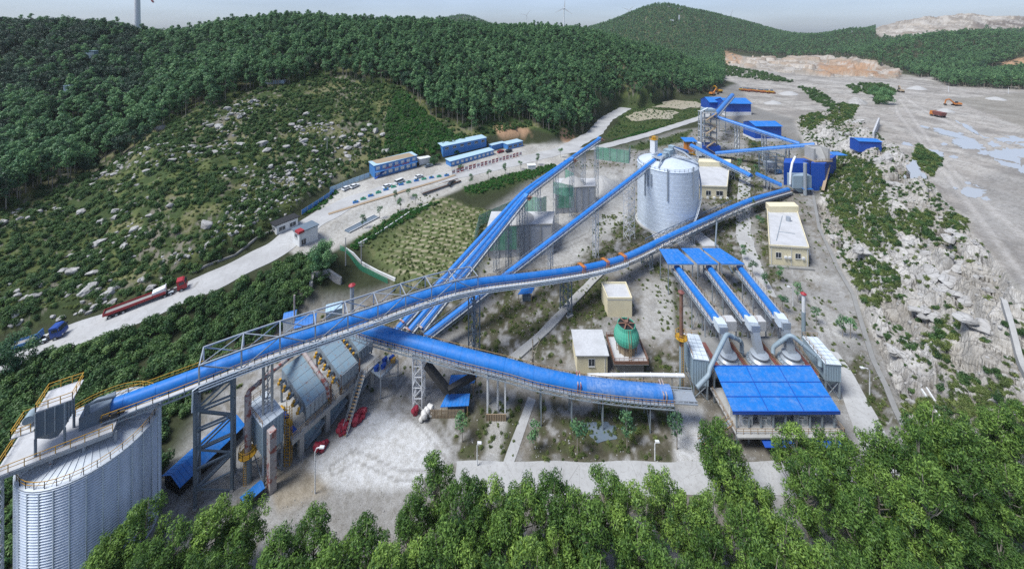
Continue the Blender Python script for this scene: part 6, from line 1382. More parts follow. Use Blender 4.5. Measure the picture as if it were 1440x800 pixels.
for k in range(9):
    q = E0 + EX * (6.9 + .5 * (k % 3)) + EN * (1.2 + k * .95) + UP * (PZ2 + .5); mb = MB(); mb.box((q.x, q.y, q.z), (.7, .6, 1.0), .5); mb.tube([q + UP * .4, q + UP * 1.5 + EN * .4], .16, 8); mb.build('junction_box', M[('steel', 'bluedark', 'yellow', 'rust')[k % 4]], t)
for k in range(4):
    q = E0 + EX * (-.6 + k * .35) + EN * (1.5 + k * 2) + UP * (PZ2 + .5); mb = MB(); mb.tube([q - EN * .6, q + EN * .6], .4, 10); mb.build('motor', M['yellow'] if k % 2 else M['bluedark'], t, True)
mb = MB()
for a in (6.6, 8.9, 13.6):
    mb.tube([E0 + EX * a + EN * .5 + UP * (PZ2 + .4), E0 + EX * a + EN * .5 + UP * (PZ2 + 2.6), E0 + EX * a + EN * 9 + UP * (PZ2 + 5.5)], .16, 8); mb.bar(E0 + EX * a + EN * .4 + UP * PZ2, E0 + EX * a + EN * .4 + UP * (PZ2 + 4.2), .2)
mb.build('pipe_run', M['rust'], t); mb = MB()
for a in (6.3, 9.2): rail(mb, [E0 + EX * a + EN * .6 + UP * (PZ2 + .1), E0 + EX * a + EN * 9 + UP * (PZ2 + 3.4)], 1.1, 1.3, .09)
mb.build('walkway_rail', M['yellow'], t)
def screen(label, a_mid, w, n_lo, n_hi, z_lo, z_hi, group='sloping vibrating screens'):
    c = E0 + EX * a_mid + EN * (n_lo + n_hi) / 2; t = thing('vibrating_screen', label, 'vibrating screen', (c.x, c.y, PZ2), group)
    def P_(a, n, z): return E0 + EX * (a_mid + a) + EN * n + UP * z
    lo = [P_(-w / 2, n_lo, z_lo - .25), P_(w / 2, n_lo, z_lo - .25), P_(w / 2, n_hi, z_hi - .25), P_(-w / 2, n_hi, z_hi - .25)]; hi = [p + UP * .25 for p in lo]
    ld = MB().hexa(lo, hi).build('lid', M['screenlid'], t)
    mb = MB()
    for k in range(1, 5): mb.bar(hi[0].lerp(hi[3], k / 5) + UP * .02, hi[1].lerp(hi[2], k / 5) + UP * .02, .09, .06)
    for k in range(0, 4): mb.bar(hi[0].lerp(hi[1], k / 3) + UP * .02, hi[3].lerp(hi[2], k / 3) + UP * .02, .07, .06)
    mb.build('lid_seam', M['steelmid'], ld)
    dn = UP * 2.0; mb = MB(); mb.hexa([p - dn for p in lo], [p - UP * .01 for p in lo]); mb.build('screen_box', M['steelmid'], t)
    mb = MB(); f0, f1 = P_(-w / 2 - .1, n_lo - .25, z_lo - 2.4), P_(w / 2 + .1, n_lo - .25, z_lo - 2.4); mb.hexa([f0, f1, f1 + EN * .25, f0 + EN * .25], [f0 + UP * 2.3, f1 + UP * 2.3, f1 + EN * .25 + UP * 2.3, f0 + EN * .25 + UP * 2.3]); 
    for k in range(6): q = f0.lerp(f1, k / 5) - EN * .05; mb.bar(q, q + UP * 2.3, .1)
    mb.build('end_plate', M['steelmid'], t)
    for sg in (-1,):
        for k in range(5):
            q = hi[0].lerp(hi[3], .08 + k * .19) - EX * .75 - UP * .9; mb = MB(); mb.tube([q - EN * .1 - EX * .45, q + EX * .45], .42, 12); m_ = mb.build('vibration_motor', M['steel'], t, True)
            mb = MB(); mb.tube([q - EX * .3 + UP * .35, q - EX * .3 + UP * .75], .26, 10); mb.tube([q - EX * .75, q - EX * .4], .3, 10); mb.build('motor_guard', M['yellow'], m_, True)
    mb = MB()
    for p in lo: q = p - dn; mb.bar((q.x, q.y, PZ2), q, .3)
    mb.build('spring_leg', M['steel'], t); return t
screen('lower sloping blue grey screen with yellow motors beside the dust collector', 3.5, 4.1, 0.6, 9.6, 6.0, 9.2)
screen('upper sloping blue grey screen with yellow motors beside the steel stair', 10.9, 4.1, 0.6, 9.0, 6.2, 9.5)
screen('third blue grey screen half hidden behind the long truss gallery', 17.4, 3.6, 3.5, 9.5, 5.4, 8.0)
stair('steel_stair', 'straight steel stair leaning against the screen house', E0 + EX * 7.0 - EN * 3.4 + UP * g_, E0 + EX * 13.6 - EN * .7 + UP * (PZ2 + 1.2), 1.1, 'steelmid', 'tan', 17)
t = thing('motor_deck', 'small steel deck of blue motors beyond the steel stair', 'machinery', E0 + EX * 19 - EN * .8 + UP * PZ2)
blk(MB(), 16.2, 21.5, -3.4, .0, PZ2 - .6, PZ2 - .35).build('deck_plate', M['steelmid'], t)
mb = MB()
for k in range(4): q = E0 + EX * (17 + k * 1.2) - EN * (1 + k % 2) + UP * (PZ2 + .4); mb.tube([q - EX * .5, q + EX * .5], .42, 12); mb.box((q.x, q.y, q.z - .5), (.8, .8, .5))
mb.build('motor', M['bluedark'], t, True); mb = MB()
for a, n in ((16.3, -3.3), (21.4, -3.3), (21.4, -.2)): q = E0 + EX * a + EN * n; mb.bar((q.x, q.y, g_), (q.x, q.y, PZ2 - .6), .22)
q0 = E0 + EX * 16.3 - EN * 3.3; q1 = E0 + EX * 21.4 - EN * 3.3; mb.bar((q0.x, q0.y, PZ2 - .7), (q1.x, q1.y, PZ2 - .7), .2); mb.bar((q1.x, q1.y, g_ + 1), (q0.x, q0.y, PZ2 - .7), .12)
mb.build('deck_leg', M['galv'], t); mb = MB(); rail(mb, [q0 + UP * (PZ2 - .35), q1 + UP * (PZ2 - .35), E0 + EX * 21.4 + UP * (PZ2 - .35)], 1.1, 1.3, .07); mb.build('deck_rail', M['tan'], t)
mb = MB(); q = E0 + EX * 20.5 - EN * 2.6; mb.box((q.x, q.y, PZ2 + .1), (1.0, .8, .8)); mb.build('yellow_guard', M['yellow'], t)
# dust collector, stack, pipes of the screen house
collector('weathered blue grey dust collector with a pale roof by the rusty stack', (-47.2, 72.0), 6.8, 3.4, 2.6, 8.0, (-.82, .57), True, None)
p = V((-48.9, 69.8, 0)); t = stack('chimney', 'peeling white and red stack with a yellow ring by the screen house', p, 12.8, .55, 'greypipe', 'rustpipe', None, 1.2, (2.2,))
duct('duct', 'rusty red duct climbing from the peeling stack and lying across the lower screen', [V((-48.9, 69.8, 12.6)), V((-48.9, 70.0, 13.3)), E0 + EX * 5.2 + EN * 10.2 + UP * 10.0, E0 + EX * 5.9 + EN * 9.2 + UP * 9.6, E0 + EX * 5.9 + EN * .6 + UP * 6.5, E0 + EX * 5.9 + EN * .3 + UP * 4.2], .40, 'rustpipe')
p = at_d(382, 660, 68.3); mb = MB(); mb.prism(oriented((p.x, p.y), (-.82, .57), 1.3, 1.1), h1(p.x, p.y) - .2, EYE - (604 - HZ) * 68.3 / F); t = tag(mb.build('discharge_shaft', M['rustpipe']), 'square rust streaked shaft in front of the weathered dust collector', 'shaft')
t = thing('ladder_cage', 'yellow caged ladder tower at the corner of the weathered dust collector', 'ladder', (-43.0, 71.6, g_)); mb = MB()
for sx in (-.5, .5):
    for sy in (-.4, .4): mb.bar((-43.0 + sx, 72.4 + sy, g_), (-43.0 + sx, 72.4 + sy, 8.6), .09)
for k in range(20): mb.bar((-43.5, 72, g_ + k * .6), (-42.5, 72, g_ + k * .6), .06); mb.bar((-42.5, 72, g_ + k * .6), (-42.5, 72.8, g_ + k * .6), .06)
mb.build('ladder_frame', M['yellow'], t)
# belt shed and small canopies
def gable(name, label, c, ax, l, w, z_e, z_r, g_, roof='blue', wall='dark', open_=True, cat='shed', group=None, wz=None):
    a = V((ax[0], ax[1], 0)).normalized(); n = V((-a.y, a.x, 0)); cc = V((c[0], c[1], 0)); t = thing(name, label, cat, (c[0], c[1], g_), group)
    mb = MB()
    for sg in (-1, 1):
        e = [cc - a * l / 2 + n * sg * w / 2 + UP * z_e, cc + a * l / 2 + n * sg * w / 2 + UP * z_e, cc + a * l / 2 + UP * z_r, cc - a * l / 2 + UP * z_r]
        mb.hexa([p - UP * .1 for p in e], e)
    rf = mb.build('roof', M[roof], t); mb = MB()
    for sg in (-1, 1):
        for k in range(int(l / .7)):
            f_ = (k + .5) / int(l / .7); q = cc + a * (f_ - .5) * l; mb.bar(q + n * sg * w / 2 + UP * (z_e + .02), q + UP * (z_r + .02), .06, .05)
    mb.build('sheet_rib', M[roof], rf)
    wd_ = .85 * w
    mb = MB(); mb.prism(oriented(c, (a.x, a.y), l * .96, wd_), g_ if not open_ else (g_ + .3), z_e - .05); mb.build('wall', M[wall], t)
    mb = MB(); a0 = cc - a * l * .48; a1 = cc + a * l * .48
    for q in (a0, a1): mb.add([q + n * wd_ / 2 + UP * (z_e - .06), q - n * wd_ / 2 + UP * (z_e - .06), q + UP * (z_r - .12), q + n * wd_ / 2 + UP * (z_e - .06) + a * .05, q - n * wd_ / 2 + UP * (z_e - .06) + a * .05, q + UP * (z_r - .12) + a * .05], [(0, 1, 2), (5, 4, 3), (0, 3, 4, 1), (1, 4, 5, 2), (2, 5, 3, 0)])
    mb.build('gable_end', M[wall], t)
    return t
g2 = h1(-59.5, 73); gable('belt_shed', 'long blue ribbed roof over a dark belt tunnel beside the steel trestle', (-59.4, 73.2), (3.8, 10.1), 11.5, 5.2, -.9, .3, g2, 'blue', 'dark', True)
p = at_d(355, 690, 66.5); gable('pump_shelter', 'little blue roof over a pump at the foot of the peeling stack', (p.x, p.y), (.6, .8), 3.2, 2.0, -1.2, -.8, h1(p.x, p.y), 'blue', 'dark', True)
def canopy(label, q, z, lean=.3, roof='blue', post='tan'):
    P_ = [at_z(*c, z + (lean if i > 1 else 0)) for i, c in enumerate(q)]; c = sum(P_, V()) / 4; t = thing('shelter', label, 'shelter', (c.x, c.y, h1(c.x, c.y)))
    rf = MB().prism([(p.x, p.y) for p in P_], [p.z - .1 for p in P_], [p.z for p in P_]).build('roof', M[roof], t); mb = MB()
    for k in range(1, 8): mb.bar(P_[0].lerp(P_[1], k / 8) + UP * .02, P_[3].lerp(P_[2], k / 8) + UP * .02, .06, .05)
    mb.build('sheet_rib', M[roof], rf); mb = MB()
    for p in P_: q_ = p.lerp(c, .1); mb.bar((q_.x, q_.y, h1(q_.x, q_.y)), (q_.x, q_.y, p.z - .1), .15)
    mb.build('post', M[post], t); mb = MB(); k = sum((V((p.x, p.y, 0)) for p in P_), V()) / 4; mb.box((k.x, k.y, h1(k.x, k.y) + .7), ((P_[1].x - P_[0].x) * .6, (P_[3].y - P_[0].y) * .55, 1.4)); mb.build('drive_unit', M['steel'], t)
    return t, P_
canopy('blue sheet shelter behind a timber fence under the wide conveyor', [(619, 572), (659, 570), (661, 553), (628, 554)], -.6)
canopy('second blue shelter tucked right below the wide conveyor hood', [(631, 541), (667, 538), (671, 526), (634, 527)], -.3)
canopy('small blue shelter by the bent between house and footpath', [(728, 414), (748, 412), (752, 404), (734, 405)], .2)
q = [at_z(606, 588, -3), at_z(652, 588, -3)]; t = thing('timber_fence', 'low weathered timber fence before the blue sheet shelter', 'fence', q[0])
mb = MB(); d = q[1] - q[0]
for k in range(24): p = q[0].lerp(q[1], k / 23); mb.bar(p, p + UP * 1.9, .2, .06)
mb.build('pale_board', M['timber'], t); mb = MB()
for z in (.4, 1.5): mb.bar(q[0] + UP * z + V((0, .1, 0)), q[1] + UP * z + V((0, .1, 0)), .1)
mb.build('fence_rail', M['timber'], t)
def bundle(label, p, n, s, mat, spread):
    rg = random.Random(int(p.x * 10)); t = thing('bundle_heap', label, 'bundle', p); mb = MB()
    for k in range(n):
        x, y = rg.uniform(-1, 1) * spread[0], rg.uniform(-1, 1) * spread[1]; z = s * .5 + rg.choice((0, 0, s * .9)); a = rg.uniform(0, 6.28); r = s * rg.uniform(.5, .75); c = V((p.x + x, p.y + y + x * .9, p.z + z))
        d = V((math.cos(a), math.sin(a), rg.uniform(-.2, .2))); mb.tube([c - d * r * 1.3, c - d * r * .9, c + d * r * .9, c + d * r * 1.3], [r * .35, r, r, r * .35], 9)
    mb.build('rolled_bag', M[mat], t, True, 50)
bundle('long heap of crimson rolled bags at the foot of the steel stair', at_z(494, 598, -3), 26, .8, 'crimson', (1.9, 1.0))
bundle('smaller crimson heap beside the first concrete column', at_z(452, 632, -3), 9, .8, 'crimson', (.7, .5))
bundle('couple of dark red bags beside the white lattice column', at_z(583, 583, -3), 4, .7, 'crimson', (.4, .3))
bundle('pale crumpled sheet bundle beside the timber fence', at_z(600, 586, -3), 7, .9, 'tarp', (.9, .4))
# debris of roofs and sheds behind the truss
for (px, py, d_, w_, l_, h_, mt, lb) in ((430, 448, 99, 5, 4, 3, 'cabinroof', 'blue roofed hut half hidden behind the truss gallery'), (408, 440, 101, 3, 3, 4.5, 'whitewall', 'white hut left of the blue roofed hut behind the truss'), (470, 428, 101, 4, 3, 1.5, 'dcwall', 'low grey machine cover behind the truss beside the vent')):
    p = at_d(px, py, d_); g2 = h1(p.x, p.y); gable('site_hut', lb, (p.x, p.y), (1, .4), w_, l_, p.z - .5, p.z + .3, g2, 'blue' if 'blue' in lb else 'cabinroof', mt, False, 'hut')
p = at_d(495, 440, 98); stack('vent_pipe', 'grey vent pipe with a red cone cap behind the truss', p, EYE - (402 - HZ) * 98 / F, .5, 'galv', 'galv', 'red', p.z)
p = at_d(414, 440, 98); MBp = MB(); MBp.tube([(p.x, p.y, h1(p.x, p.y)), (p.x, p.y, EYE - (415 - HZ) * 98 / F)], .2, 8); tag(MBp.build('warning_mast', M['rustpipe'], None, True), 'slim red and white mast beside the white hut', 'mast')
# retaining walls
def wall_line(name, label, pts_, h_, w_, mat, cat='wall', z=None):
    mb = MB(); P_ = [gnd(*p) for p in pts_]
    for a, b in zip(P_[:-1], P_[1:]):
        n = max(1, int((b - a).length / 3)); 
        for k in range(n):
            q0, q1 = a.lerp(b, k / n), a.lerp(b, (k + 1) / n); q0.z = h1(q0.x, q0.y); q1.z = h1(q1.x, q1.y); d = (q1 - q0); d.z = 0; d.normalize(); s = V((d.y, -d.x, 0)) * w_ / 2
            mb.hexa([q0 - s - UP * .6, q1 - s - UP * .6, q1 + s - UP * .6, q0 + s - UP * .6], [q0 - s + UP * h_, q1 - s + UP * h_, q1 + s + UP * h_, q0 + s + UP * h_])
    return tag(mb.build(name, M[mat]), label, cat)
wall_line('retaining_wall', 'rubble stone retaining wall at the top of the bank near the guard tree', [(437, 408), (440, 392), (462, 388), (480, 400)], 2.0, .8, 'rock')
wall_line('drain_channel', 'concrete lined drain running down between the works and the rock slope', [(1141, 262), (1152, 322), (1178, 378), (1200, 415), (1213, 460), (1228, 508), (1246, 545), (1260, 580), (1272, 604)], .35, 1.1, 'concdark', 'drain')
wall_line('retaining_wall', 'broken pale concrete wall at the far right edge of the rock slope', [(1412, 430), (1424, 470), (1434, 510), (1446, 540)], 1.6, .9, 'conc')
for k, (a, b) in enumerate((((1296, 548), (1325, 592)), ((1303, 546), (1336, 594)))): wall_line('edge_pipe', ('left' if k == 0 else 'right') + ' one of two parallel white pipes at the foot of the rock slope', [a, b], .25, .3, 'white', 'pipe')
wall_line('kerb_wall', 'low white wall along the foot of the terraced field', [(486, 352), (520, 378), (556, 396)], .9, .35, 'whitewall')
wall_line('kerb_wall', 'pale coping wall between hedge and terraced field', [(504, 344), (530, 330), (575, 300), (602, 288)], .5, .35, 'whitewall')
wall_line('mesh_fence', 'green mesh fence on the bank beside the guard tree', [(478, 352), (510, 382), (545, 400)], 1.8, .06, 'meshgreen', 'fence')
wall_line('kerb_wall', 'low stone edging along the outer side of the truck road', [(270, 385), (330, 360), (385, 325), (398, 312)], .5, .4, 'concdark')
# ------------------------------------------------------------------ upper works
def belt(name, label, a, b, r, half, group='blue conveyors of the upper works', legs=(), mat='blue'):
    t, p_ = conveyor(name, label, [V(a), V(b)], r, half, mat, 'galv', 3, .8, step=3.0, group=group)
    for f_ in legs:
        q = V(a).lerp(V(b), f_); g_ = h1(q.x, q.y); p, d, s, u = frame_at([V(a), V(b)], 0); mb = MB()
        for sg in (-1, 1):
            for o in (-1, 1): mb.bar(q + s * sg * half + d * o * .8 - UP * 1.0, V((q.x, q.y, g_)) + s * sg * half + V((d.x, d.y, 0)) * o * .8, .26)
        n = max(2, int((q.z - g_) / 3.5))
        for k in range(n):
            z0, z1 = g_ + (q.z - 1 - g_) * k / n, g_ + (q.z - 1 - g_) * (k + 1) / n
            for o in (-.8, .8): mb.bar(V((q.x, q.y, z0)) + s * half + d * o, V((q.x, q.y, z1)) - s * half + d * o, .14); mb.bar(V((q.x, q.y, z1)) + s * half + d * o, V((q.x, q.y, z1)) - s * half + d * o, .14)
        mb.build('trestle_leg', M['galv'], t)
    return t
belt('transfer_conveyor', 'highest blue conveyor from the crusher tower past the ribbed blue shed', at_d(1004, 164, 247), at_d(1124, 203, 214), 1.25, 1.8, legs=(.3, .62))
belt('transfer_conveyor', 'near level blue conveyor between crusher tower foot and primary crusher', at_d(1146, 204, 203), at_d(1007, 216, 236), 1.25, 1.9, legs=(.25, .45))
belt('transfer_conveyor', 'blue conveyor descending from beside the pale silo top', at_d(972, 205, 226), at_d(1056, 248, 190), 1.25, 1.8, legs=(.35, .7))
belt('transfer_conveyor', 'short blue conveyor ending beside the primary crusher', at_d(1063, 245, 191), at_d(1098, 261, 187), 1.2, 1.8, legs=(.5,))
belt('transfer_conveyor', 'steep short blue conveyor leaning on the twin gabled sheds', at_d(1004, 164, 262), at_d(1030, 134, 330), 1.6, 2.2, legs=(.4,))
belt('transfer_conveyor', 'stub of blue conveyor reaching over the pale silo roof', at_d(944, 208, 172), at_d(966, 214, 182), 1.0, 1.4)
def bluebarn(label, px0, px1, pyb, z, h_, dep, roofz, base=0):
    a, b = at_z(px0, pyb, z), at_z(px1, pyb, z); d = (b - a); w_ = d.length; c = (a + b) / 2 + V((-d.y, d.x, 0)).normalized() * dep / 2
    t = gable('steel_shed', label, (c.x, c.y), (d.x, d.y), w_ * 1.02, dep, h1(c.x, c.y) * 0 + z + h_, z + roofz, z - 1.5, 'blue', 'bluedark', False, 'shed', 'blue steel sheds of the upper works')
    if base: MB().prism(oriented((c.x, c.y), (d.x, d.y), w_ * .985, dep * .9), z - 2, z + base).build('base_wall', M['whitewall'], t)
    return t
bluebarn('larger gabled blue shed with a white base in the upper works', 1022, 1058, 163, 6, 10.5, 20, 14, 3)
bluebarn('smaller gabled blue shed adjoining the larger one on its left', 998, 1021, 158, 6, 9, 18, 12.5, 2)
bluebarn('boxy blue shed with a ribbed roof behind the long blue conveyors', 1063, 1101, 198, 3.5, 10, 16, 12, 1)
p = at_z(1217, 207, 14); gable('steel_hut', 'small deep blue hut on the ridge beside a grey wall', (p.x, p.y), (1, -.15), 12, 8, p.z + 4.2, p.z + 4.9, p.z - 2, 'blue', 'bluedark', False, 'hut')
a, b = at_z(1228, 200, 14), at_z(1236, 178, 14); mb = MB(); d = V((b.x - a.x, b.y - a.y, 0)).normalized(); s = V((d.y, -d.x, 0)) * .4
mb.hexa([a - s - UP, b - s - UP, b + s - UP, a + s - UP], [a - s + UP * 6, b - s + UP * 6, b + s + UP * 6, a + s + UP * 6]); tag(mb.build('block_wall', M['roofgrey']), 'grey block wall behind the small blue hut', 'wall')
# crusher tower
c = at_z(995, 213, 2.5); g_ = h1(c.x, c.y); t = thing('crusher_tower', 'tan open steel tower with zigzag stairs in the upper works', 'tower', (c.x, c.y, g_))
mb = MB(); W_, D_ = 8, 7; TZ = EYE - (158 - HZ) * c.y / F
for sx in (-1, 0, 1):
    for sy in (-1, 1): mb.bar((c.x + sx * W_ / 2, c.y + sy * D_ / 2, g_), (c.x + sx * W_ / 2, c.y + sy * D_ / 2, TZ), .45)
nl = 6
for k in range(1, nl + 1):
    z = g_ + (TZ - g_) * k / nl
    for sy in (-1, 1): mb.bar((c.x - W_ / 2, c.y + sy * D_ / 2, z), (c.x + W_ / 2, c.y + sy * D_ / 2, z), .35)
    for sx in (-1, 1): mb.bar((c.x + sx * W_ / 2, c.y - D_ / 2, z), (c.x + sx * W_ / 2, c.y + D_ / 2, z), .35)
mb.build('steel_frame', M['steelmid'], t)
mb = MB()
for k in range(1, nl + 1): mb.box((c.x, c.y, g_ + (TZ - g_) * k / nl + .15), (W_ + 1, D_ + 1, .2))
mb.build('floor_deck', M['roofgrey'], t); mb = MB()
for k in range(nl):
    z0, z1 = g_ + (TZ - g_) * k / nl, g_ + (TZ - g_) * (k + 1) / nl; s_ = 1 if k % 2 else -1; mb.bar((c.x - s_ * W_ * .4, c.y - D_ / 2 - 1, z0), (c.x + s_ * W_ * .4, c.y - D_ / 2 - 1, z1), 1.1, .4)
    rail(mb, [V((c.x - W_ / 2, c.y - D_ / 2 - .4, z1 + .2)), V((c.x + W_ / 2, c.y - D_ / 2 - .4, z1 + .2))], 1.1, 2, .12)
mb.build('zigzag_stair', M['timber'], t)
mb = MB(); mb.box((c.x + .5, c.y, g_ + 2.5), (W_ + 3, D_ + 2, 5)); mb.build('base_cladding', M['bluedark'], t)
mb = MB(); mb.box((c.x + .5, c.y, TZ + 1.2), (W_ - 1, D_ - 1, 2.4)); mb.build('top_box', M['dcwall'], t)
mb = MB(); mb.tube([(c.x - W_ / 2 - 1.2, c.y - 2, g_), (c.x - W_ / 2 - 1.2, c.y - 2, TZ + 1), (c.x - 1, c.y - 2, TZ + 3)], .7, 10); mb.build('riser_duct', M['galv'], t, True)
for (px, py, d_, lb) in ((969, 190, 236, 'orange machine under a small blue roof left of the crusher tower'),):
    p = at_d(px, py + 14, d_); g2 = h1(p.x, p.y); t = thing('screen_plant', lb, 'machinery', (p.x, p.y, g2)); MB().box((p.x, p.y, g2 + 6), (5, 4, 5)).build('machine_body', M['orange'], t); mb = MB()
    for sx in (-2.2, 2.2):
        for sy in (-1.7, 1.7): mb.bar((p.x + sx, p.y + sy, g2), (p.x + sx, p.y + sy, g2 + 10), .3)
    mb.bar((p.x - 4, p.y - 2.2, g2 + 4), (p.x + 5, p.y - 2.2, g2 + 1), .8, .5); mb.build('frame', M['yellow'], t); MB().prism(oriented((p.x, p.y), (1, 0), 8, 6), [g2 + 10, g2 + 10, g2 + 11, g2 + 11], [g2 + 10.2, g2 + 10.2, g2 + 11.2, g2 + 11.2]).build('roof', M['blue'], t)
    MB().box((p.x + 5, p.y - 1, g2 + 5), (3.4, 3.4, 8)).build('hopper', M['dcroof'], t)
# steel frame under the level conveyor
p = at_z(1085, 243, 1.5); t = thing('machinery_rack', 'dark open steel rack full of machinery below the level conveyor', 'machinery', p); mb = MB()
for sx in (-5, 0, 5):
    for sy in (-3, 3): mb.bar((p.x + sx, p.y + sy, p.z - .5), (p.x + sx, p.y + sy, p.z + 10), .4)
for z in (3, 6.5, 10):
    for sy in (-3, 3): mb.bar((p.x - 5, p.y + sy, p.z + z), (p.x + 5, p.y + sy, p.z + z), .3)
    for sx in (-5, 0, 5): mb.bar((p.x + sx, p.y - 3, p.z + z), (p.x + sx, p.y + 3, p.z + z), .3)
for s_ in (-5, 0): mb.bar((p.x + s_, p.y - 3, p.z), (p.x + s_ + 5, p.y - 3, p.z + 6.5), .2); mb.bar((p.x + s_ + 5, p.y - 3, p.z), (p.x + s_, p.y - 3, p.z + 6.5), .2)
mb.build('steel_frame', M['steel'], t); MB().box((p.x - 1, p.y, p.z + 4.6), (5, 4, 3)).build('screen_unit', M['galv'], t); MB().box((p.x + 3, p.y - 1, p.z + 1.2), (3, 2, 1.8)).build('motor_unit', M['cabin'], t)
# primary crusher
c = at_z(1142, 266, 1.5); t = thing('primary_crusher', 'blue clad primary crusher with a concrete feed throat at the plant head', 'crusher', c)
L = lambda px, py, d_: at_d(px, py, d_)
def clad(q, zb, zt, mat='bluedark', nm='cladding'): P_ = [(p.x, p.y) for p in q]; return MB().prism(P_, zb, zt).build(nm, M[mat], t)
yb = c.y
o = clad([L(1140, 262, yb), L(1160, 266, yb - 1), L(1176, 255, yb + 12), L(1150, 250, yb + 14)], c.z - 2, c.z + 13, 'bluedark', 'main_cladding')
clad([L(1102, 254, yb + 6), L(1139, 256, yb + 5), L(1142, 250, yb + 13), L(1104, 248, yb + 13)], c.z - 1.5, c.z + 11, 'bluedark', 'side_cladding')
mb = MB(); q = L(1149, 230, yb + 5); mb.prism(oriented((q.x, q.y), (1, .1), 9.6, 8), c.z + 13, c.z + 13.5); mb.build('top_deck', M['timber'], t)
mb = MB(); 
for sx in (-1, 1): mb.box((q.x + sx * 3.6, q.y, c.z + 16.5), (1, 6, 6))
mb.box((q.x, q.y + 3, c.z + 16.5), (7, .8, 6)); mb.hexa([V((q.x - 2.4, q.y - 3, c.z + 13.5)), V((q.x + 2.4, q.y - 3, c.z + 13.5)), V((q.x + 2.4, q.y - 1, c.z + 13.5)), V((q.x - 2.4, q.y - 1, c.z + 13.5))], [V((q.x - 3, q.y + 1, c.z + 18.8)), V((q.x + 3, q.y + 1, c.z + 18.8)), V((q.x + 3, q.y + 3, c.z + 18.8)), V((q.x - 3, q.y + 3, c.z + 18.8))]); mb.build('feed_throat', M['conc'], t)
mb = MB(); rail(mb, [V((x, y, c.z + 13.5)) for x, y in oriented((q.x, q.y), (1, .1), 9.4, 8)], 1.1, 1.8, .12); mb.bar(L(1166, 232, yb + 4), L(1157, 268, yb - 4), 1.2, .4); mb.build('stair_flight', M['timber'], t)
q = L(1124, 250, yb - 3); mb = MB(); mb.box((q.x, q.y, c.z + 5.5), (9, 4, 6)); mb.hexa([V((q.x - 1, q.y - 1, c.z)), V((q.x + 1, q.y - 1, c.z)), V((q.x + 1, q.y + 1, c.z)), V((q.x - 1, q.y + 1, c.z))], [V((q.x - 4, q.y - 1.9, c.z + 2.5)), V((q.x + 4, q.y - 1.9, c.z + 2.5)), V((q.x + 4, q.y + 1.9, c.z + 2.5)), V((q.x - 4, q.y + 1.9, c.z + 2.5))]); mb.build('filter_box', M['dcwall'], t)
mb = MB(); mb.tube([(q.x + .5, q.y - 3, c.z - .5), (q.x + .5, q.y - 3, c.z + 15)], .75, 12); mb.build('stack', M['galv'], t, True)
mb = MB(); mb.tube([(q.x - 5.2, q.y - 1, c.z + 4), (q.x - 5, q.y - 1, c.z + 10), (q.x - 3.5, q.y, c.z + 14), (q.x - .5, q.y + 2, c.z + 16.5)], .5, 10); mb.build('curved_duct', M['white'], t, True)
q = L(1134, 266, yb - 5); mb = MB(); mb.prism(oriented((q.x, q.y), (1, 0), 4.5, 3), c.z + 2.4, c.z + 2.6); mb.build('small_canopy', M['blue'], t)
q = at_d(1176, 216, 205); mb = MB(); mb.prism(oriented((q.x, q.y), (1, 0), 7, 6), q.z - .2, q.z); tag(mb.build('sheet_roof', M['blue']), 'flat blue roof sheet tucked behind the primary crusher', 'roof')
# ------------------------------------------------------------------ site offices and gate
def boxhouse(name, label, fa, fb, z, h_, dep, wall, roof, cat, group=None, over=.35, roof_h=.15, slope=0):
    a, b = fa.copy(), fb.copy(); a.z = b.z = 0; d = (b - a).normalized(); n = V((-d.y, d.x, 0)); P_ = [a, b, b + n * dep, a + n * dep]
    t = thing(name, label, cat, ((a.x + b.x) / 2, (a.y + b.y) / 2, z), group); MB().prism([(p.x, p.y) for p in P_], z - .8, z + h_).build('wall', M[wall], t)
    c = sum(P_, V()) / 4; Q = [p + (p - c).normalized() * over for p in P_]; zz = [z + h_, z + h_, z + h_ + slope, z + h_ + slope]
    MB().prism([(p.x, p.y) for p in Q], zz, [k + roof_h for k in zz]).build('roof', M[roof], t)
    return t, P_, d, n
def row_windows(t, P_, z0, z1, n, i0=0, mat='glass', f=.6, frame='white'):
    for k in range(n): opening(t, P_[i0], P_[(i0 + 1) % 4], (k + .5 - f / 2) / n, (k + .5 + f / 2) / n, z0, z1, 'window', mat, frame)
def banner(t, P_, f0, f1, z0, z1, words, mat='red'):
    a, b = P_[0].lerp(P_[1], f0), P_[0].lerp(P_[1], f1); d = (b - a).normalized(); n = V((d.y, -d.x, 0)); a = a + n * .9; b = b + n * .9
    bb = MB().hexa([a + UP * z0, b + UP * z0, b + UP * z0 - n * .06, a + UP * z0 - n * .06], [a + UP * z1, b + UP * z1, b + UP * z1 - n * .06, a + UP * z1 - n * .06]).build('banner', M[mat], t)
    return bb
fa, fb = gnd(527, 251), gnd(586, 235); z = min(fa.z, fb.z)
t, P_, d, n = boxhouse('site_cabin', 'two storey blue cabin block with a brown flat roof and red banners', fa, fb, z, 6.0, 6.5, 'cabin', 'cabinroof', 'cabin', 'blue site cabins', .5, .2, .4)
row_windows(t, P_, z + .9, z + 2.4, 7, 0, 'white', .6); row_windows(t, P_, z + 3.9, z + 5.3, 7, 0, 'whitewall', .55)
mb = MB(); a, b = P_[0] + n * 0 - n * 1.4, P_[1] - n * 1.4; mb.prism([(q.x, q.y) for q in (P_[0], P_[1], b, a)][::-1], z + 2.9, z + 3.1); rail(mb, [a + UP * (z + 3.1), b + UP * (z + 3.1)], 1.0, 1.5, .08); mb.build('balcony', M['cabin'], t)
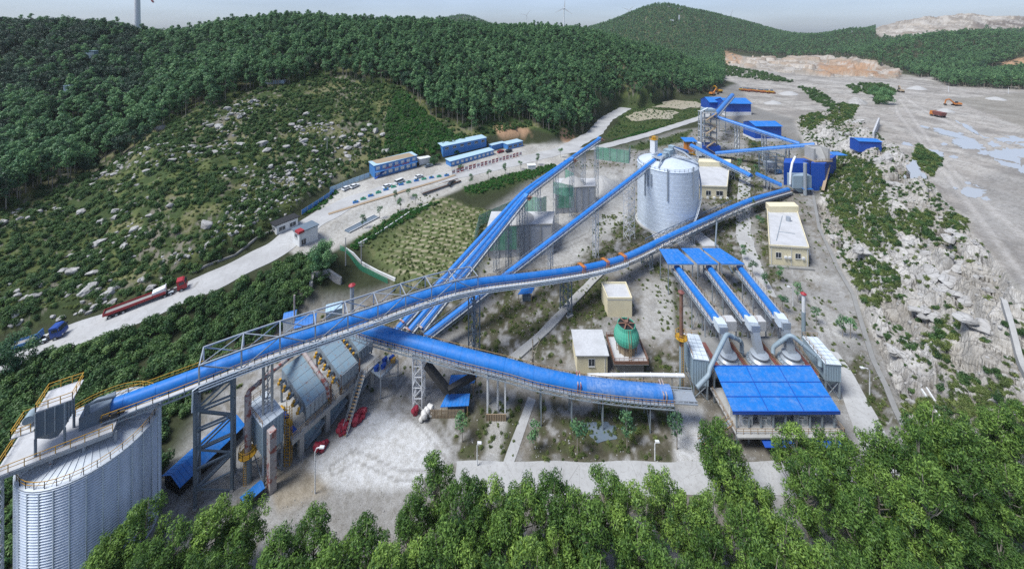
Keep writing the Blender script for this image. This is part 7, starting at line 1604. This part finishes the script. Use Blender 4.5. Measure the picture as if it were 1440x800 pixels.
mb = MB(); mb.bar(P_[0] - n * 1.0 - d * .4 + UP * z, P_[0] - n * 1.0 + d * 5 + UP * (z + 3), 1.1, .35); mb.build('outside_stair', M['truckblue'], t)
for f0, f1 in ((.22, .36), (.42, .56), (.62, .78)): banner(t, P_, f0, f1, z + 3.3, z + 4.1, None)
c = sum(P_, V()) / 4; MB().prism([(c.x + (p.x - c.x) * .93, c.y + (p.y - c.y) * .8) for p in P_], [z + 6.22, z + 6.22, z + 6.62, z + 6.62], [z + 6.27, z + 6.27, z + 6.67, z + 6.67]).build('roof_mat', M['timber'], t)
fa, fb = gnd(590, 233), gnd(605, 229); boxhouse('garage_hut', 'white shed with an open front beside the two storey cabin', fa, fb, fa.z, 3.2, 5, 'whitewall', 'white', 'shed')
fa, fb = gnd(623, 222), gnd(684, 207); z = min(fa.z, fb.z) - .2
t, P_, d, n = boxhouse('site_cabin', 'taller pale blue cabin block with a sloping roof behind a low one', fa, fb, z, 6.2, 6, 'cabin', 'cabinroof', 'cabin', 'blue site cabins', .4, .2, .5); row_windows(t, P_, z + 4.2, z + 5.5, 6, 0, 'glass', .45)
opening(t, P_[3], P_[0], .4, .6, z + 4.0, z + 5.2)
fa, fb = gnd(634, 235), gnd(694, 218); z = min(fa.z, fb.z)
t, P_, d, n = boxhouse('site_cabin', 'low pale blue cabin row with a lean-to roof before the taller block', fa, fb, z, 2.9, 5, 'cabin', 'cabinroof', 'cabin', 'blue site cabins', .6, .15, .3); row_windows(t, P_, z + 1.0, z + 2.2, 10, 0, 'whitewall', .5)
fa, fb = gnd(692, 212), gnd(710, 207); boxhouse('site_cabin', 'short blue cabin with a grey roof right of the taller block', fa, fb, fa.z, 3.0, 6, 'cabin', 'cabinroof', 'cabin', 'blue site cabins')
fa, fb = gnd(714, 211), gnd(735, 206); t, P_, d, n = boxhouse('site_cabin', 'blue cabin farthest right in the cabin yard', fa, fb, fa.z, 3.2, 6, 'cabin', 'cabinroof', 'cabin', 'blue site cabins'); row_windows(t, P_, fa.z + 1, fa.z + 2.2, 3)
fa, fb = gnd(389, 331), gnd(419, 318); z = fa.z
t, P_, d, n = boxhouse('guard_house', 'white guardhouse with a dark overhanging roof on the hill side of the gate', fa, fb, z, 3.4, 4, 'whitewall', 'dark', 'guardhouse', None, .7, .25); row_windows(t, P_, z + 1.0, z + 2.4, 2); opening(t, P_[3], P_[0], .3, .7, z + 1, z + 2.3)
fa, fb = gnd(421, 348), gnd(447, 337); z = fa.z
t, P_, d, n = boxhouse('gate_lodge', 'tall white gate lodge with a red edged dark roof behind the big tree', fa, fb, z, 4.8, 4.5, 'whitewall', 'steel', 'gatehouse', None, .5, .3); opening(t, P_[0], P_[1], .1, .35, z + .2, z + 2.2, 'door', 'glass'); opening(t, P_[3], P_[0], .3, .7, z + 2.6, z + 4); c = P_[0]; MB().prism([(q.x, q.y) for q in (P_[0] - n * .6 - d * .5, P_[0] - n * .6 + d * 1.4, P_[0] + n * 2 + d * 1.4, P_[0] + n * 2 - d * .5)], z + 4.7, z + 5.5).build('red_sign_band', M['red'], t)
a, b = gnd(414, 330), gnd(424, 344); mb = MB(); mb.bar(a + UP * 1.1, b + UP * 1.2, .16); mb.box((a.x, a.y, a.z + .6), (.5, .5, 1.2)); tag(mb.build('barrier', M['white']), 'white boom barrier across the gateway between the guardhouses', 'barrier')
# weighbridge
a, b = gnd(488, 327), gnd(530, 305); d = (b - a).normalized(); s = V((d.y, -d.x, 0)); t = thing('weighbridge', 'dark steel weighbridge with rails beside the hedge', 'weighbridge', a)
mb = MB(); mb.bar(a + UP * .15, b + UP * .15, 3.0, .3); mb.build('deck', M['steel'], t); mb = MB()
for sg in (-1.5, 1.5): mb.bar(a + s * sg + UP * .45, b + s * sg + UP * .45, .18, .3)
mb.build('side_rail', M['whitewall'], t)
a, b = gnd(592, 272), gnd(646, 254); t = thing('weighbridge', 'rust brown weighbridge deck in front of the red letter fence', 'weighbridge', a); mb = MB(); mb.bar(a + UP * .15, b + UP * .15, 3.0, .35); mb.build('deck', M['concdark'], t); mb = MB(); s = V(((b - a).y, -(b - a).x, 0)).normalized() * 1.6
for sg in (-1, 1): mb.bar(a + s * sg + UP * .4, b + s * sg + UP * .4, .2, .35)
mb.build('side_rail', M['rust'], t)
# blue fence along the forecourt, red slogan boards, planters
def panel_fence(label, pts_, h_, mat, step=2.6, name='panel_fence', group=None, gapf=.94):
    P_ = [gnd(*p) for p in pts_]; t = thing(name, label, 'fence', P_[0], group); mb = MB(); po = MB()
    for a, b in zip(P_[:-1], P_[1:]):
        n = max(1, int((b - a).length / step))
        for k in range(n):
            q0, q1 = a.lerp(b, k / n), a.lerp(b, (k + gapf) / n); mb.bar(q0 + UP * (h_ * .55), q1 + UP * (h_ * .55), .08, h_ * .9); po.bar(q0, q0 + UP * (h_ + .15), .14)
    mb.build('panel', M[mat], t); po.build('post', M['galv'], t)
panel_fence('blue panel fence along the hill side of the forecourt', [(424, 303), (455, 283), (470, 272)], 2.0, 'cabin')
panel_fence('blue and white notice hoarding beside the parked cars', [(464, 272), (498, 258), (520, 250)], 2.6, 'cabinroof')
P0, P1 = gnd(638, 246), gnd(732, 220); n_ = 19
for k in range(n_):
    p = P0.lerp(P1, k / (n_ - 1)); p.z = h1(p.x, p.y); t = thing('slogan_board', 'red framed white slogan board in the row before the low cabins', 'sign', p, 'row of red slogan boards'); d = (P1 - P0).normalized(); d.z = 0; a, b = p - d * .95, p + d * .95
    MB().bar(a + UP * 1.55, b + UP * 1.55, .1, 2.1).build('board', M['red'] if k % 3 else M['whitewall'], t)
    s = V((d.y, -d.x, 0)) * .07; mb = MB()
    for j in range(3): q = a.lerp(b, .2 + j * .3) + s; mb.bar(q + UP * 1.0, q + UP * 2.2, .34, .03) if (j + k) % 2 else mb.bar(q - d * .22 + UP * 1.5, q + d * .22 + UP * 1.7, .03, .5)
    mb.build('lettering', M['white'] if k % 3 else M['red'], t)
    mb = MB(); mb.bar(a, a + UP * 2.6, .09); mb.bar(b, b + UP * 2.6, .09); mb.build('post', M['galv'], t)
for k in range(13):
    f_ = k / 12; p = gnd(500 + (628 - 500) * f_, 286 + (248 - 286) * f_ - 6 * math.sin(f_ * math.pi)); t = thing('planter', 'green and blue planter box on the kerb between forecourt and lorry lane', 'planter', p, 'planter boxes along the kerb'); MB().box((p.x, p.y, p.z + .45), (2.2, 1.0, .9), .5).build('trough', M['greentower'] if k % 2 else M['cabin'], t)
    o = bpy.data.objects.new('plant', HEDGE[k % 3]); C.objects.link(o); o.parent = t; o.location = (0, 0, .8); o.scale = (.9, .6, .5)
wall_line('kerb_island', 'long earth coloured kerb island between forecourt and lorry lane', [(462, 302), (500, 290), (560, 272), (620, 254), (640, 247)], .3, 1.6, 'brown' if False else 'timber', 'kerb')
# ------------------------------------------------------------------ vehicles
def wheel(t, x, y, z, r=.5, w=.32):
    mb = MB(); mb.tube([(x, y - w / 2, z), (x, y + w / 2, z)], r, 14); o = mb.build('wheel', M['rubber'], t, True, 40); mb = MB(); s = 1 if y > 0 else -1; mb.tube([(x, y + s * (w / 2 - .02), z), (x, y + s * (w / 2 + .03), z)], r * .5, 10); mb.build('rim', M['galv'], o)
def put(t, p0, p1, flip=False):
    d = p1 - p0; t.location = (p0 + p1) / 2; t.rotation_euler = (0, -math.atan2(d.z, math.hypot(d.x, d.y)), math.atan2(d.y, d.x))
def make_truck(label, cabm, bedm, L_, sheet=None, bedlen=None):
    t = thing('lorry', label, 'lorry', (0, 0, 0)); x1 = L_ / 2; bl = bedlen or L_ - 4.6; x0 = -L_ / 2
    pr = [(x1 - 2.2, .75), (x1 - .1, .75), (x1, 1.3), (x1 - .15, 2.0), (x1 - .55, 3.0), (x1 - .9, 3.25), (x1 - 2.2, 3.3)]
    mb = MB(); n = len(pr); mb.add([(x, -1.22, z) for x, z in pr] + [(x, 1.22, z) for x, z in pr], [tuple(range(n)), tuple(range(n, 2 * n))[::-1]] + [(i, n + i, n + (i + 1) % n, (i + 1) % n) for i in range(n)]); cb = mb.build('cab', M[cabm], t)
    MB().hexa([(x1 - .18, -1.1, 2.05), (x1 - .10, -1.1, 2.05), (x1 - .10, 1.1, 2.05), (x1 - .18, 1.1, 2.05)], [(x1 - .54, -1.0, 2.9), (x1 - .46, -1.0, 2.9), (x1 - .46, 1.0, 2.9), (x1 - .54, 1.0, 2.9)]).build('windscreen', M['glass'], cb)
    for s in (-1, 1): MB().box((x1 - 1.2, s * 1.23, 2.4), (1.1, .05, .75)).build('side_window', M['glass'], cb); MB().bar((x1 - .3, s * 1.2, 2.5), (x1 - .2, s * 1.55, 2.4), .12, .5).build('mirror', M['black'], cb); MB().box((x1 + .01, s * .9, 1.0), (.06, .4, .25)).build('headlight', M['white'], cb)
    MB().box((0, 0, .85), (L_ - 1, 1.0, .3)).build('chassis', M['black'], t)
    bc = x0 + bl / 2; fl = MB().box((bc, 0, 1.35), (bl, 2.5, .2)).build('load_bed', M['concdark'], t)
    mb = MB(); 
    for s in (-1, 1): mb.box((bc, s * 1.24, 1.6), (bl, .08, .7))
    mb.box((x0 + .04, 0, 1.6), (.08, 2.45, .7))
    for s in (-1, 1):
        for k in range(int(bl / 1.5)): mb.box((x0 + .5 + k * 1.5, s * 1.3, 1.6), (.1, .06, .75))
    mb.build('side_board', M[bedm], t)
    MB().box((x0 + bl - .05, 0, 2.1), (.12, 2.5, 1.6)).build('headboard', M[sheet or bedm], t)
    if sheet: MB().hexa([(x0 + bl - 3, -1.1, 1.46), (x0 + bl - .2, -1.1, 1.46), (x0 + bl - .2, 1.1, 1.46), (x0 + bl - 3, 1.1, 1.46)], [(x0 + bl - 2.8, -1.0, 2.5), (x0 + bl - .2, -1.0, 2.8), (x0 + bl - .2, 1.0, 2.8), (x0 + bl - 2.8, 1.0, 2.5)]).build('sheeted_load', M[sheet], t)
    ax = [x1 - 1.3, x1 - 3.6, x1 - 4.9] + ([x0 + 1.2, x0 + 2.5, x0 + 3.8] if L_ > 12 else [x0 + 1.4, x0 + 2.7])
    for x in ax:
        for s in (-1, 1): wheel(t, x, s * 1.08, .5)
    MB().tube([(x1 - 3, -.9, .9), (x1 - 1.9 - 2.2, -.9, .9)], .32, 10).build('fuel_tank', M['galv'], t)
    return t
t = make_truck('long red lorry with an empty low sided trailer parked on the truck road', 'truckred', 'truckred', 17.0, 'white'); put(t, gnd(152, 447), gnd(260, 406))
t = make_truck('blue lorry with a flat bed coming up the truck road at the left edge', 'truckblue', 'cabin', 11.5); put(t, gnd(14, 496), gnd(84, 474))
def make_car(label, mat, L_=4.4, van=False):
    t = thing('parked_car', label, 'van' if van else 'car', (0, 0, 0), 'vehicles parked about the site'); h = L_ / 2
    lo = [(-h, .35), (h, .35), (h, .8), (h - .15, .95), (h - 1.0, 1.0), (-h + .1, 1.0), (-h, .8)] if not van else [(-h, .35), (h, .35), (h, 1.0), (h - .6, 1.15), (-h, 1.15)]
    mb = MB(); n = len(lo); mb.add([(x, -.88, z) for x, z in lo] + [(x, .88, z) for x, z in lo], [tuple(range(n)), tuple(range(n, 2 * n))[::-1]] + [(i, n + i, n + (i + 1) % n, (i + 1) % n) for i in range(n)]); mb.build('body', M[mat], t)
    a, b, c, d, zt = (-h + .3, -h + .9, h - 1.8, h - 1.05, 1.48) if not van else (-h + .02, -h + .1, h - 1.1, h - .6, 1.95); zb = 1.0 if not van else 1.15
    cab = MB().hexa([(a, -.84, zb), (d, -.84, zb), (d, .84, zb), (a, .84, zb)], [(b, -.7, zt), (c, -.7, zt), (c, .7, zt), (b, .7, zt)]).build('cabin', M['glass'], t)
    MB().hexa([(b, -.72, zt - .04), (c, -.72, zt - .04), (c, .72, zt - .04), (b, .72, zt - .04)], [(b + .1, -.68, zt + .05), (c - .1, -.68, zt + .05), (c - .1, .68, zt + .05), (b + .1, .68, zt + .05)]).build('car_roof', M[mat], cab)
    for x in (-h + .85, h - .85):
        for s in (-1, 1): wheel(t, x, s * .8, .32, .32, .2)
    for s in (-1, 1): MB().box((h - .02, s * .6, .75), (.06, .35, .15)).build('headlight', M['white'], t)
    return t
CARS = [((483, 269), (492, 265), 'white', 'white car nearest the notice hoarding on the forecourt', False), ((494, 266), (503, 262), 'white', 'second white car parked nose to tail by the hoarding', False), ((540, 266), (549, 262), 'white', 'white car at the kerb left of the white van', False), ((557, 260), (567, 256), 'white', 'white van parked at the kerb of the forecourt', True), ((585, 252), (593, 249), 'white', 'white car at the kerb right of the white van', False), ((599, 236), (607, 234), 'steel', 'grey car parked before the white open shed', False), ((700, 216), (708, 214), 'red', 'red car parked between the short blue cabins', False), ((712, 215), (719, 213), 'black', 'black car parked next to the red one by the blue cabins', False), ((632, 262), (638, 257), 'black', 'dark car standing on the lorry lane beside the weighbridge', False), ((1040, 300), (1043, 293), 'white', 'white car on the works road in front of the pale silo', False)]
for a, b, m_, lb, van in CARS:
    t = make_car(lb, m_, 5.0 if van else 4.5, van); p, q = gnd(*a), gnd(*b); c = (p + q) / 2; d = (q - p).normalized() * 2; p, q = c - d, c + d; p.z = h1(p.x, p.y) + .13; q.z = h1(q.x, q.y) + .13; put(t, p, q)
# quarry machines
def digger(label, p, s, rz, mat='orange'):
    t = thing('excavator', label, 'excavator', p, None, rz); base = V((p.x, p.y, p.z)); m = MB(); t.rotation_euler.z = 0
    ca, sa = math.cos(rz), math.sin(rz)
    def Lc(x, y, z): return base + V((x * ca - y * sa, x * sa + y * ca, z)) * s
    for sg in (-1, 1): MB().hexa([Lc(-2, sg * 1.4 - .35, 0), Lc(2, sg * 1.4 - .35, 0), Lc(2, sg * 1.4 + .35, 0), Lc(-2, sg * 1.4 + .35, 0)], [Lc(-1.7, sg * 1.4 - .35, .9), Lc(1.7, sg * 1.4 - .35, .9), Lc(1.7, sg * 1.4 + .35, .9), Lc(-1.7, sg * 1.4 + .35, .9)]).build('track', M['black'], t)
    MB().hexa([Lc(-2.6, -1.4, 1.1), Lc(1.4, -1.4, 1.1), Lc(1.4, 1.4, 1.1), Lc(-2.6, 1.4, 1.1)], [Lc(-2.4, -1.3, 2.3), Lc(1.2, -1.3, 2.2), Lc(1.2, 1.3, 2.2), Lc(-2.4, 1.3, 2.3)]).build('body', M[mat], t)
    MB().hexa([Lc(-.1, .3, 2.2), Lc(1.4, .3, 2.2), Lc(1.4, 1.3, 2.2), Lc(-.1, 1.3, 2.2)], [Lc(0, .4, 3.3), Lc(1.0, .4, 3.3), Lc(1.0, 1.2, 3.3), Lc(0, 1.2, 3.3)]).build('cab', M['glass'], t)
    MB().bar(Lc(1.0, -.3, 1.8), Lc(4.2, -.3, 4.6), .5 * s, .8 * s).bar(Lc(4.2, -.3, 4.6), Lc(6.2, -.3, 3.9), .5 * s, .7 * s).build('boom', M[mat], t)
    MB().bar(Lc(6.2, -.3, 3.9), Lc(6.8, -.3, 1.2), .45 * s, .6 * s).build('stick', M[mat], t)
    MB().hexa([Lc(6.2, -.9, .2), Lc(7.2, -.9, .3), Lc(7.2, .3, .3), Lc(6.2, .3, .2)], [Lc(6.0, -.9, 1.2), Lc(7.3, -.9, 1.3), Lc(7.3, .3, 1.3), Lc(6.0, .3, 1.2)]).build('bucket', M['black'], t)
digger('orange excavator with its boom lowered on the quarry floor', gnd(1345, 149), 1.25, R(170)); digger('second excavator standing by the trees at the quarry rim', gnd(1267, 130), 1.4, R(60), 'timber')
for i_, (px, py) in enumerate(((1000, 132), (1009, 128))): digger(('orange excavator left of the parked yellow machines', 'yellow excavator beside the blue sheds')[i_], gnd(px + 2, py + 2), 1.5, R(30 + i_ * 80), ('orange', 'yellow')[i_])
p = gnd(1321, 165); t = thing('dump_truck', 'rusty brown dump truck body seen from behind on the quarry floor', 'dump truck', p)
MB().hexa([p + V((-1.8, -3, 1.6)), p + V((1.8, -3, 1.6)), p + V((1.8, 3, 1.4)), p + V((-1.8, 3, 1.4))], [p + V((-2.1, -3.4, 4)), p + V((2.1, -3.4, 4)), p + V((2.1, 3.2, 4.2)), p + V((-2.1, 3.2, 4.2))]).build('tipper_body', M['brown'], t)
MB().hexa([p + V((-1.7, 3.2, 1)), p + V((1.7, 3.2, 1)), p + V((1.7, 5.6, 1)), p + V((-1.7, 5.6, 1))], [p + V((-1.6, 3.3, 4.4)), p + V((1.6, 3.3, 4.4)), p + V((1.6, 5.2, 4.2)), p + V((-1.6, 5.2, 4.2))]).build('cab', M['orange'], t)
for x in (-1.6, 1.6):
    for y in (-2, .2, 4): mb = MB(); mb.tube([p + V((x - .35, y, .8)), p + V((x + .35, y, .8))], .8, 12); mb.build('wheel', M['rubber'], t)
for (px, py, r_h, hh, lb) in ((1205, 146, 9, 6, 'pale rocky rubble heap left of the dark trees on the quarry rim'), (1330, 157, 6, 2.6, 'grey spoil heap beside the orange excavator on the quarry floor'), (1290, 126, 10, 4, 'pale spoil heap on the quarry rim right of the dark trees'), (1088, 146, 9, 3, 'low pale heap on the stockyard behind the blue sheds'), (1110, 133, 11, 3.5, 'broad pale heap at the back of the stockyard'), (1400, 140, 8, 2.5, 'dark grey heap at the far right of the quarry floor')):
    q = gnd(px, py); heap('spoil_heap', lb, (q.x, q.y, q.z), r_h, hh, 'orange' if False else ('rock' if r_h == 9 and hh == 6 else 'gravel'))
for k in range(16):
    p = gnd(1042 + k * 3.0, 128 + k * .25); t = thing('loader', 'yellow orange loader parked in the long row behind the blue sheds', 'loader', p, 'row of parked yellow machines'); o = V((random.uniform(-1, 1), random.uniform(-3, 3), 0)); c = p + o
    MB().box((c.x, c.y, c.z + 2.0), (2.8, 5, 1.7)).build('body', M['orange'] if k % 2 else M['yellow'], t); MB().box((c.x, c.y + .6, c.z + 3.5), (1.9, 1.9, 1.5)).build('cab', M['steel'], t); MB().hexa([c + V((-1.5, -4, .2)), c + V((1.5, -4, .2)), c + V((1.5, -3, .2)), c + V((-1.5, -3, .2))], [c + V((-1.5, -4.4, 1.8)), c + V((1.5, -4.4, 1.8)), c + V((1.5, -2.8, 1.8)), c + V((-1.5, -2.8, 1.8))]).build('bucket', M['brown'], t)
    mb = MB()
    for x in (-1.3, 1.3):
        for y in (-1.7, 1.7): mb.tube([c + V((x - .3, y, .9)), c + V((x + .3, y, .9))], .9, 10)
    mb.build('wheel', M['rubber'], t)
# ------------------------------------------------------------------ poles, lamps, young trees, turbines
def lamp(label, p, h_, reach, mat='white'):
    t = thing('street_lamp', label, 'lamp post', p, 'lamp posts along the works roads'); MB().tube([p, p + UP * h_ * .92, p + UP * h_ + V((reach * .25, 0, 0))], [.12, .09, .07], 8).build('pole', M[mat], t, True)
    mb = MB(); mb.bar(p + UP * h_ + V((reach * .2, 0, 0)), p + UP * (h_ + .25) + V((reach, 0, 0)), .12); mb.build('arm', M[mat], t); mb = MB(); e = p + UP * (h_ + .25) + V((reach, 0, 0)); mb.hexa([e + V((-.35, -.25, -.12)), e + V((.5, -.25, -.08)), e + V((.5, .25, -.08)), e + V((-.35, .25, -.12))], [e + V((-.35, -.2, .1)), e + V((.4, -.2, .06)), e + V((.4, .2, .06)), e + V((-.35, .2, .1))]); mb.build('lamp_head', M[mat], t)
for px, pb_, pt, rc, lb in ((443, 694, 630, 1.2, 'white lamp post with a bent neck in the puddled yard'), (671, 655, 624, .4, 'white lamp post at the footpath corner'), (921, 648, 622, .4, 'white lamp post beside the straight works road'), (1223, 556, 518, -1.8, 'white lamp post with an arm by the drain'), (1115, 432, 404, -1.4, 'white lamp post between the young trees and chimney'), (1060, 348, 334, -1.4, 'lamp post on the works road before the long cream building')):
    p = gnd(px, pb_); lamp(lb, p, EYE - (pt - HZ) * p.y / F - p.z, rc)
def pole(label, px, pb_, pt, mat='conc', arms=True):
    p = gnd(px, pb_); h_ = EYE - (pt - HZ) * p.y / F - p.z; t = thing('utility_pole', label, 'utility pole', p, 'concrete utility poles'); MB().tube([p, p + UP * h_], [.2, .13], 8).build('pole', M[mat], t, True)
    if arms: mb = MB(); mb.bar(p + UP * (h_ - .5) + V((-1, 0, 0)), p + UP * (h_ - .5) + V((1, 0, 0)), .12); mb.bar(p + UP * (h_ - 1.3) + V((-.7, 0, 0)), p + UP * (h_ - 1.3) + V((.7, 0, 0)), .12); mb.build('crossarm', M[mat], t); mb = MB(); [mb.tube([p + UP * (h_ - .45) + V((x, 0, 0)), p + UP * (h_ - .1) + V((x, 0, 0))], .07, 6) for x in (-.9, 0, .9)]; mb.build('insulator', M['white'], t)
pole('pale utility pole alone on the green boulder slope', 460, 214, 192); pole('pale pole beside the big tree at the green mesh fence', 486, 374, 334, arms=False); pole('pale pole with crossarms at the corner of the terraced field', 508, 378, 340); pole('thin pole on the quarry rim left of the far strip of trees', 1334, 130, 121, 'white', False); pole('thin pole on the quarry rim at the right', 1418, 132, 124, 'white', False)
YT = []
for k in range(2):
    h = 5.2; c, n, t_, cs = crown_points(h * .45, h, 1.2, 7, 60, .8, .5); r = thing('young_tree', 'young tree', 'tree', (0, 0, 0), 'young planted trees'); trunk_mb(h, .09, cs, 4).build('trunk', M['bark'], r); o = bpy.data.objects.new('crown', leafmesh('crown', c, n, .36, .2, t_, M['leaf_forest'])); C.objects.link(o); o.parent = r; YT.append(r)
YP = [(510, 322, 1.0, 'beside the steel weighbridge'), (534, 308, 1.0, 'on the hedge near the weighbridge end'), (563, 296, 1.0, 'at the top of the terraced field'), (584, 288, 1.0, 'above the upper corner of the terraced field'), (661, 262, 1.1, 'at the tip of the green verge'), (687, 254, 1.1, 'on the lorry lane before the red boards'), (711, 247, 1.2, 'in the middle of the green verge'), (732, 239, 1.0, 'left of the white kiosk'), (755, 232, 1.2, 'right of the white kiosk'), (788, 222, 1.2, 'by the parallel conveyor heads'), (556, 284, .9, 'on the kerb island'), (575, 280, .9, 'on the lorry lane behind the field'), (1096, 396, 1.0, 'beside the long cream building corner'), (1100, 440, 1.1, 'on the paved works yard'), (1122, 425, 1.1, 'behind the red capped chimney'), (1148, 458, 1.0, 'alone on the pale gravel road'), (1185, 474, 1.1, 'left one of a pair by the drain'), (1196, 476, 1.2, 'right one of a pair by the drain'), (1043, 366, 1.0, 'on the verge of the works road by the blue canopies'), (1058, 390, 1.1, 'on the verge below the works road'), (1078, 408, 1.0, 'where the works road ends'), (650, 622, 1.1, 'in the weedy plot left of the footpath'), (750, 632, 1.1, 'in the weedy plot right of the footpath'), (812, 640, 1.4, 'bare stemmed in the weedy plot before the pond'), (882, 632, 1.3, 'in the weedy plot under the wide conveyor'), (952, 632, 1.3, 'at the edge of the white concrete strip'), (908, 574, .8, 'growing against the wide conveyor'), (1060, 216, 1.5, 'under the crossing upper conveyors'), (1062, 250, 1.3, 'along the upper works road'), (1048, 262, 1.2, 'behind the long gallery end'), (1060, 300, 1.2, 'left of the long cream building'), (1070, 324, 1.2, 'by the lamp before the long cream building'), (1038, 240, 1.3, 'beside the cream house behind the pale silo')]
for i, (px, py, s, lb) in enumerate(YP):
    o = YT[i] if i < 2 else copy_tree(YT[i % 2]); o.location = gnd(px, py); o.scale = (s,) * 3; o.rotation_euler.z = i * 1.3; o['label'] = 'slender young tree ' + lb
BT = []
h = 9.5; c, n, t_, cs = crown_points(h * .12, h, 4.0, 42, 130, 1.25, .36, .8); r = thing('broad_tree', 'big rounded dark tree standing beside the white gate lodge', 'tree', gnd(454, 380)); trunk_mb(h, .3, cs, 10).build('trunk', M['bark'], r); o = bpy.data.objects.new('crown', leafmesh('crown', c, n, .42, .24, t_, M['leaf_forest'])); C.objects.link(o); o.parent = r
mesh_c = o.data
for px, py, s, lb in ((20, 520, .9, 'dark leafy tree at the left edge beside the truck road'), (610, 232, .55, 'bushy tree between the white shed and tall blue cabin'), (648, 240, .35, 'small round tree at the corner of the low blue cabins'), (1245, 147, 1.7, 'dark round tree on the quarry rim'), (1232, 138, 1.4, 'dark tree left of the round one at the quarry rim'), (455, 365, .6, 'lower leafy tree below the guard tree on the bank')):
    q = copy_tree(r); q.location = gnd(px, py); q.scale = (s,) * 3; q.rotation_euler.z = px; q['label'] = lb
p = gnd(748, 240); t, P_, d, n = boxhouse('kiosk', 'small white kiosk at the edge of the green verge', p + V((-2, 0, 0)), p + V((2, .5, 0)), p.z, 2.5, 3, 'whitewall', 'white', 'kiosk')
fa, fb = gnd(372, 120), gnd(399, 118); boxhouse('hillside_shed', 'long low white roofed shed at the edge of the hillside wood', fa, fb, fa.z, 2.6, 4, 'dcwall', 'white', 'shed')
def turbine(label, px, pb_, d_, hub_py, blade, ang, r0, tilt=0):
    b = at_d(px, pb_, d_); g_ = h1(b.x, b.y) - 1; hz_ = EYE - (hub_py - HZ) * d_ / F; t = thing('wind_turbine', label, 'wind turbine', (b.x, b.y, g_), 'wind turbines on the ridges'); MB().tube([(b.x, b.y, g_), (b.x, b.y, hz_)], [r0, r0 * .6], 20).build('tower', M['white'], t, True)
    MB().bar((b.x, b.y - r0 * 2.5, hz_ + r0 * .6), (b.x, b.y + r0 * 3, hz_ + r0 * .6), r0 * 1.6, r0 * 1.6).build('nacelle', M['white'], t); h_ = V((b.x, b.y - r0 * 3, hz_ + r0 * .6)); mb = MB(); mb.lathe((h_.x, h_.y, h_.z - r0 * .8), [(.1, 0), (r0 * .8, r0 * .5), (r0 * .8, r0 * 1.2), (.1, r0 * 1.6)], 12); mb.build('hub', M['white'], t, True)
    for k in range(3):
        a = R(ang + 120 * k); dr = V((math.sin(a), 0, math.cos(a))); s = V((math.cos(a), 0, -math.sin(a))); e = h_ + dr * blade; q = h_ + dr * blade * .2; w = blade * .085
        bl = MB().hexa([h_ - s * w * .4 - V((0, .2, 0)), h_ + s * w * .4 - V((0, .2, 0)), h_ + s * w * .4 + V((0, .2, 0)), h_ - s * w * .4 + V((0, .2, 0))], [q - s * w * .5 - V((0, .15, 0)), q + s * w - V((0, .15, 0)), q + s * w + V((0, .15, 0)), q - s * w * .5 + V((0, .15, 0))]).hexa([q - s * w * .5 - V((0, .15, 0)), q + s * w - V((0, .15, 0)), q + s * w + V((0, .15, 0)), q - s * w * .5 + V((0, .15, 0))], [e - s * w * .1 - V((0, .05, 0)), e + s * w * .15 - V((0, .05, 0)), e + s * w * .15 + V((0, .05, 0)), e - s * w * .1 + V((0, .05, 0))]).build('blade', M['white'], t)
        MB().bar(h_ + dr * blade * .93 - V((0, .02, 0)), h_ + dr * blade * .985 - V((0, .02, 0)), w * .5, .5).build('tip_band', M['red'], bl)
    return t
turbine('tall white turbine tower rising from the near dark hill', 193, 45, 352, -52, 46, 150, 2.7); turbine('white wind turbine turning on the ridge near the middle of the skyline', 793, 30, 1560, 13, 40, 5, 3.0); turbine('faint small wind turbine left of the middle one on the ridge', 740, 34, 2200, 22, 40, 40, 2.0); turbine('faint wind turbine behind the right shoulder of the far peak', 1026, 35, 2100, 24, 40, 20, 2.0); turbine('faint wind turbine left of the far peak', 884, 20, 2050, 15, 40, 50, 2.0)
for (px, py, d_, w_, h_, lb) in ((945, 52, 1380, 22, 14, 'square white board on the flank of the far peak'), (955, 54, 1390, 8, 28, 'slim white mast beside the square board on the far peak')):
    p = at_d(px, py, d_); g_ = h1(p.x, p.y); t = thing('hill_sign', lb, 'sign', (p.x, p.y, g_)); MB().box((p.x, p.y, g_ + h_ * .9), (w_ * .6, .6, h_ * .6)).build('panel', M['white'], t); MB().bar((p.x, p.y, g_), (p.x, p.y, g_ + h_), 1.2).build('post', M['galv'], t)
for (px, py, w_, lb) in ((97, 146, 7, 'white hut glimpsed among the dark trees at the left'), (125, 92, 5, 'higher of the pale huts in the dark wood')):
    p = gnd(px, py + 3); boxhouse('forest_hut', lb, p + V((-w_ / 2, 0, 0)), p + V((w_ / 2, 1, 0)), p.z + 7, 5, 4, 'dcwall', 'cabinroof', 'hut')
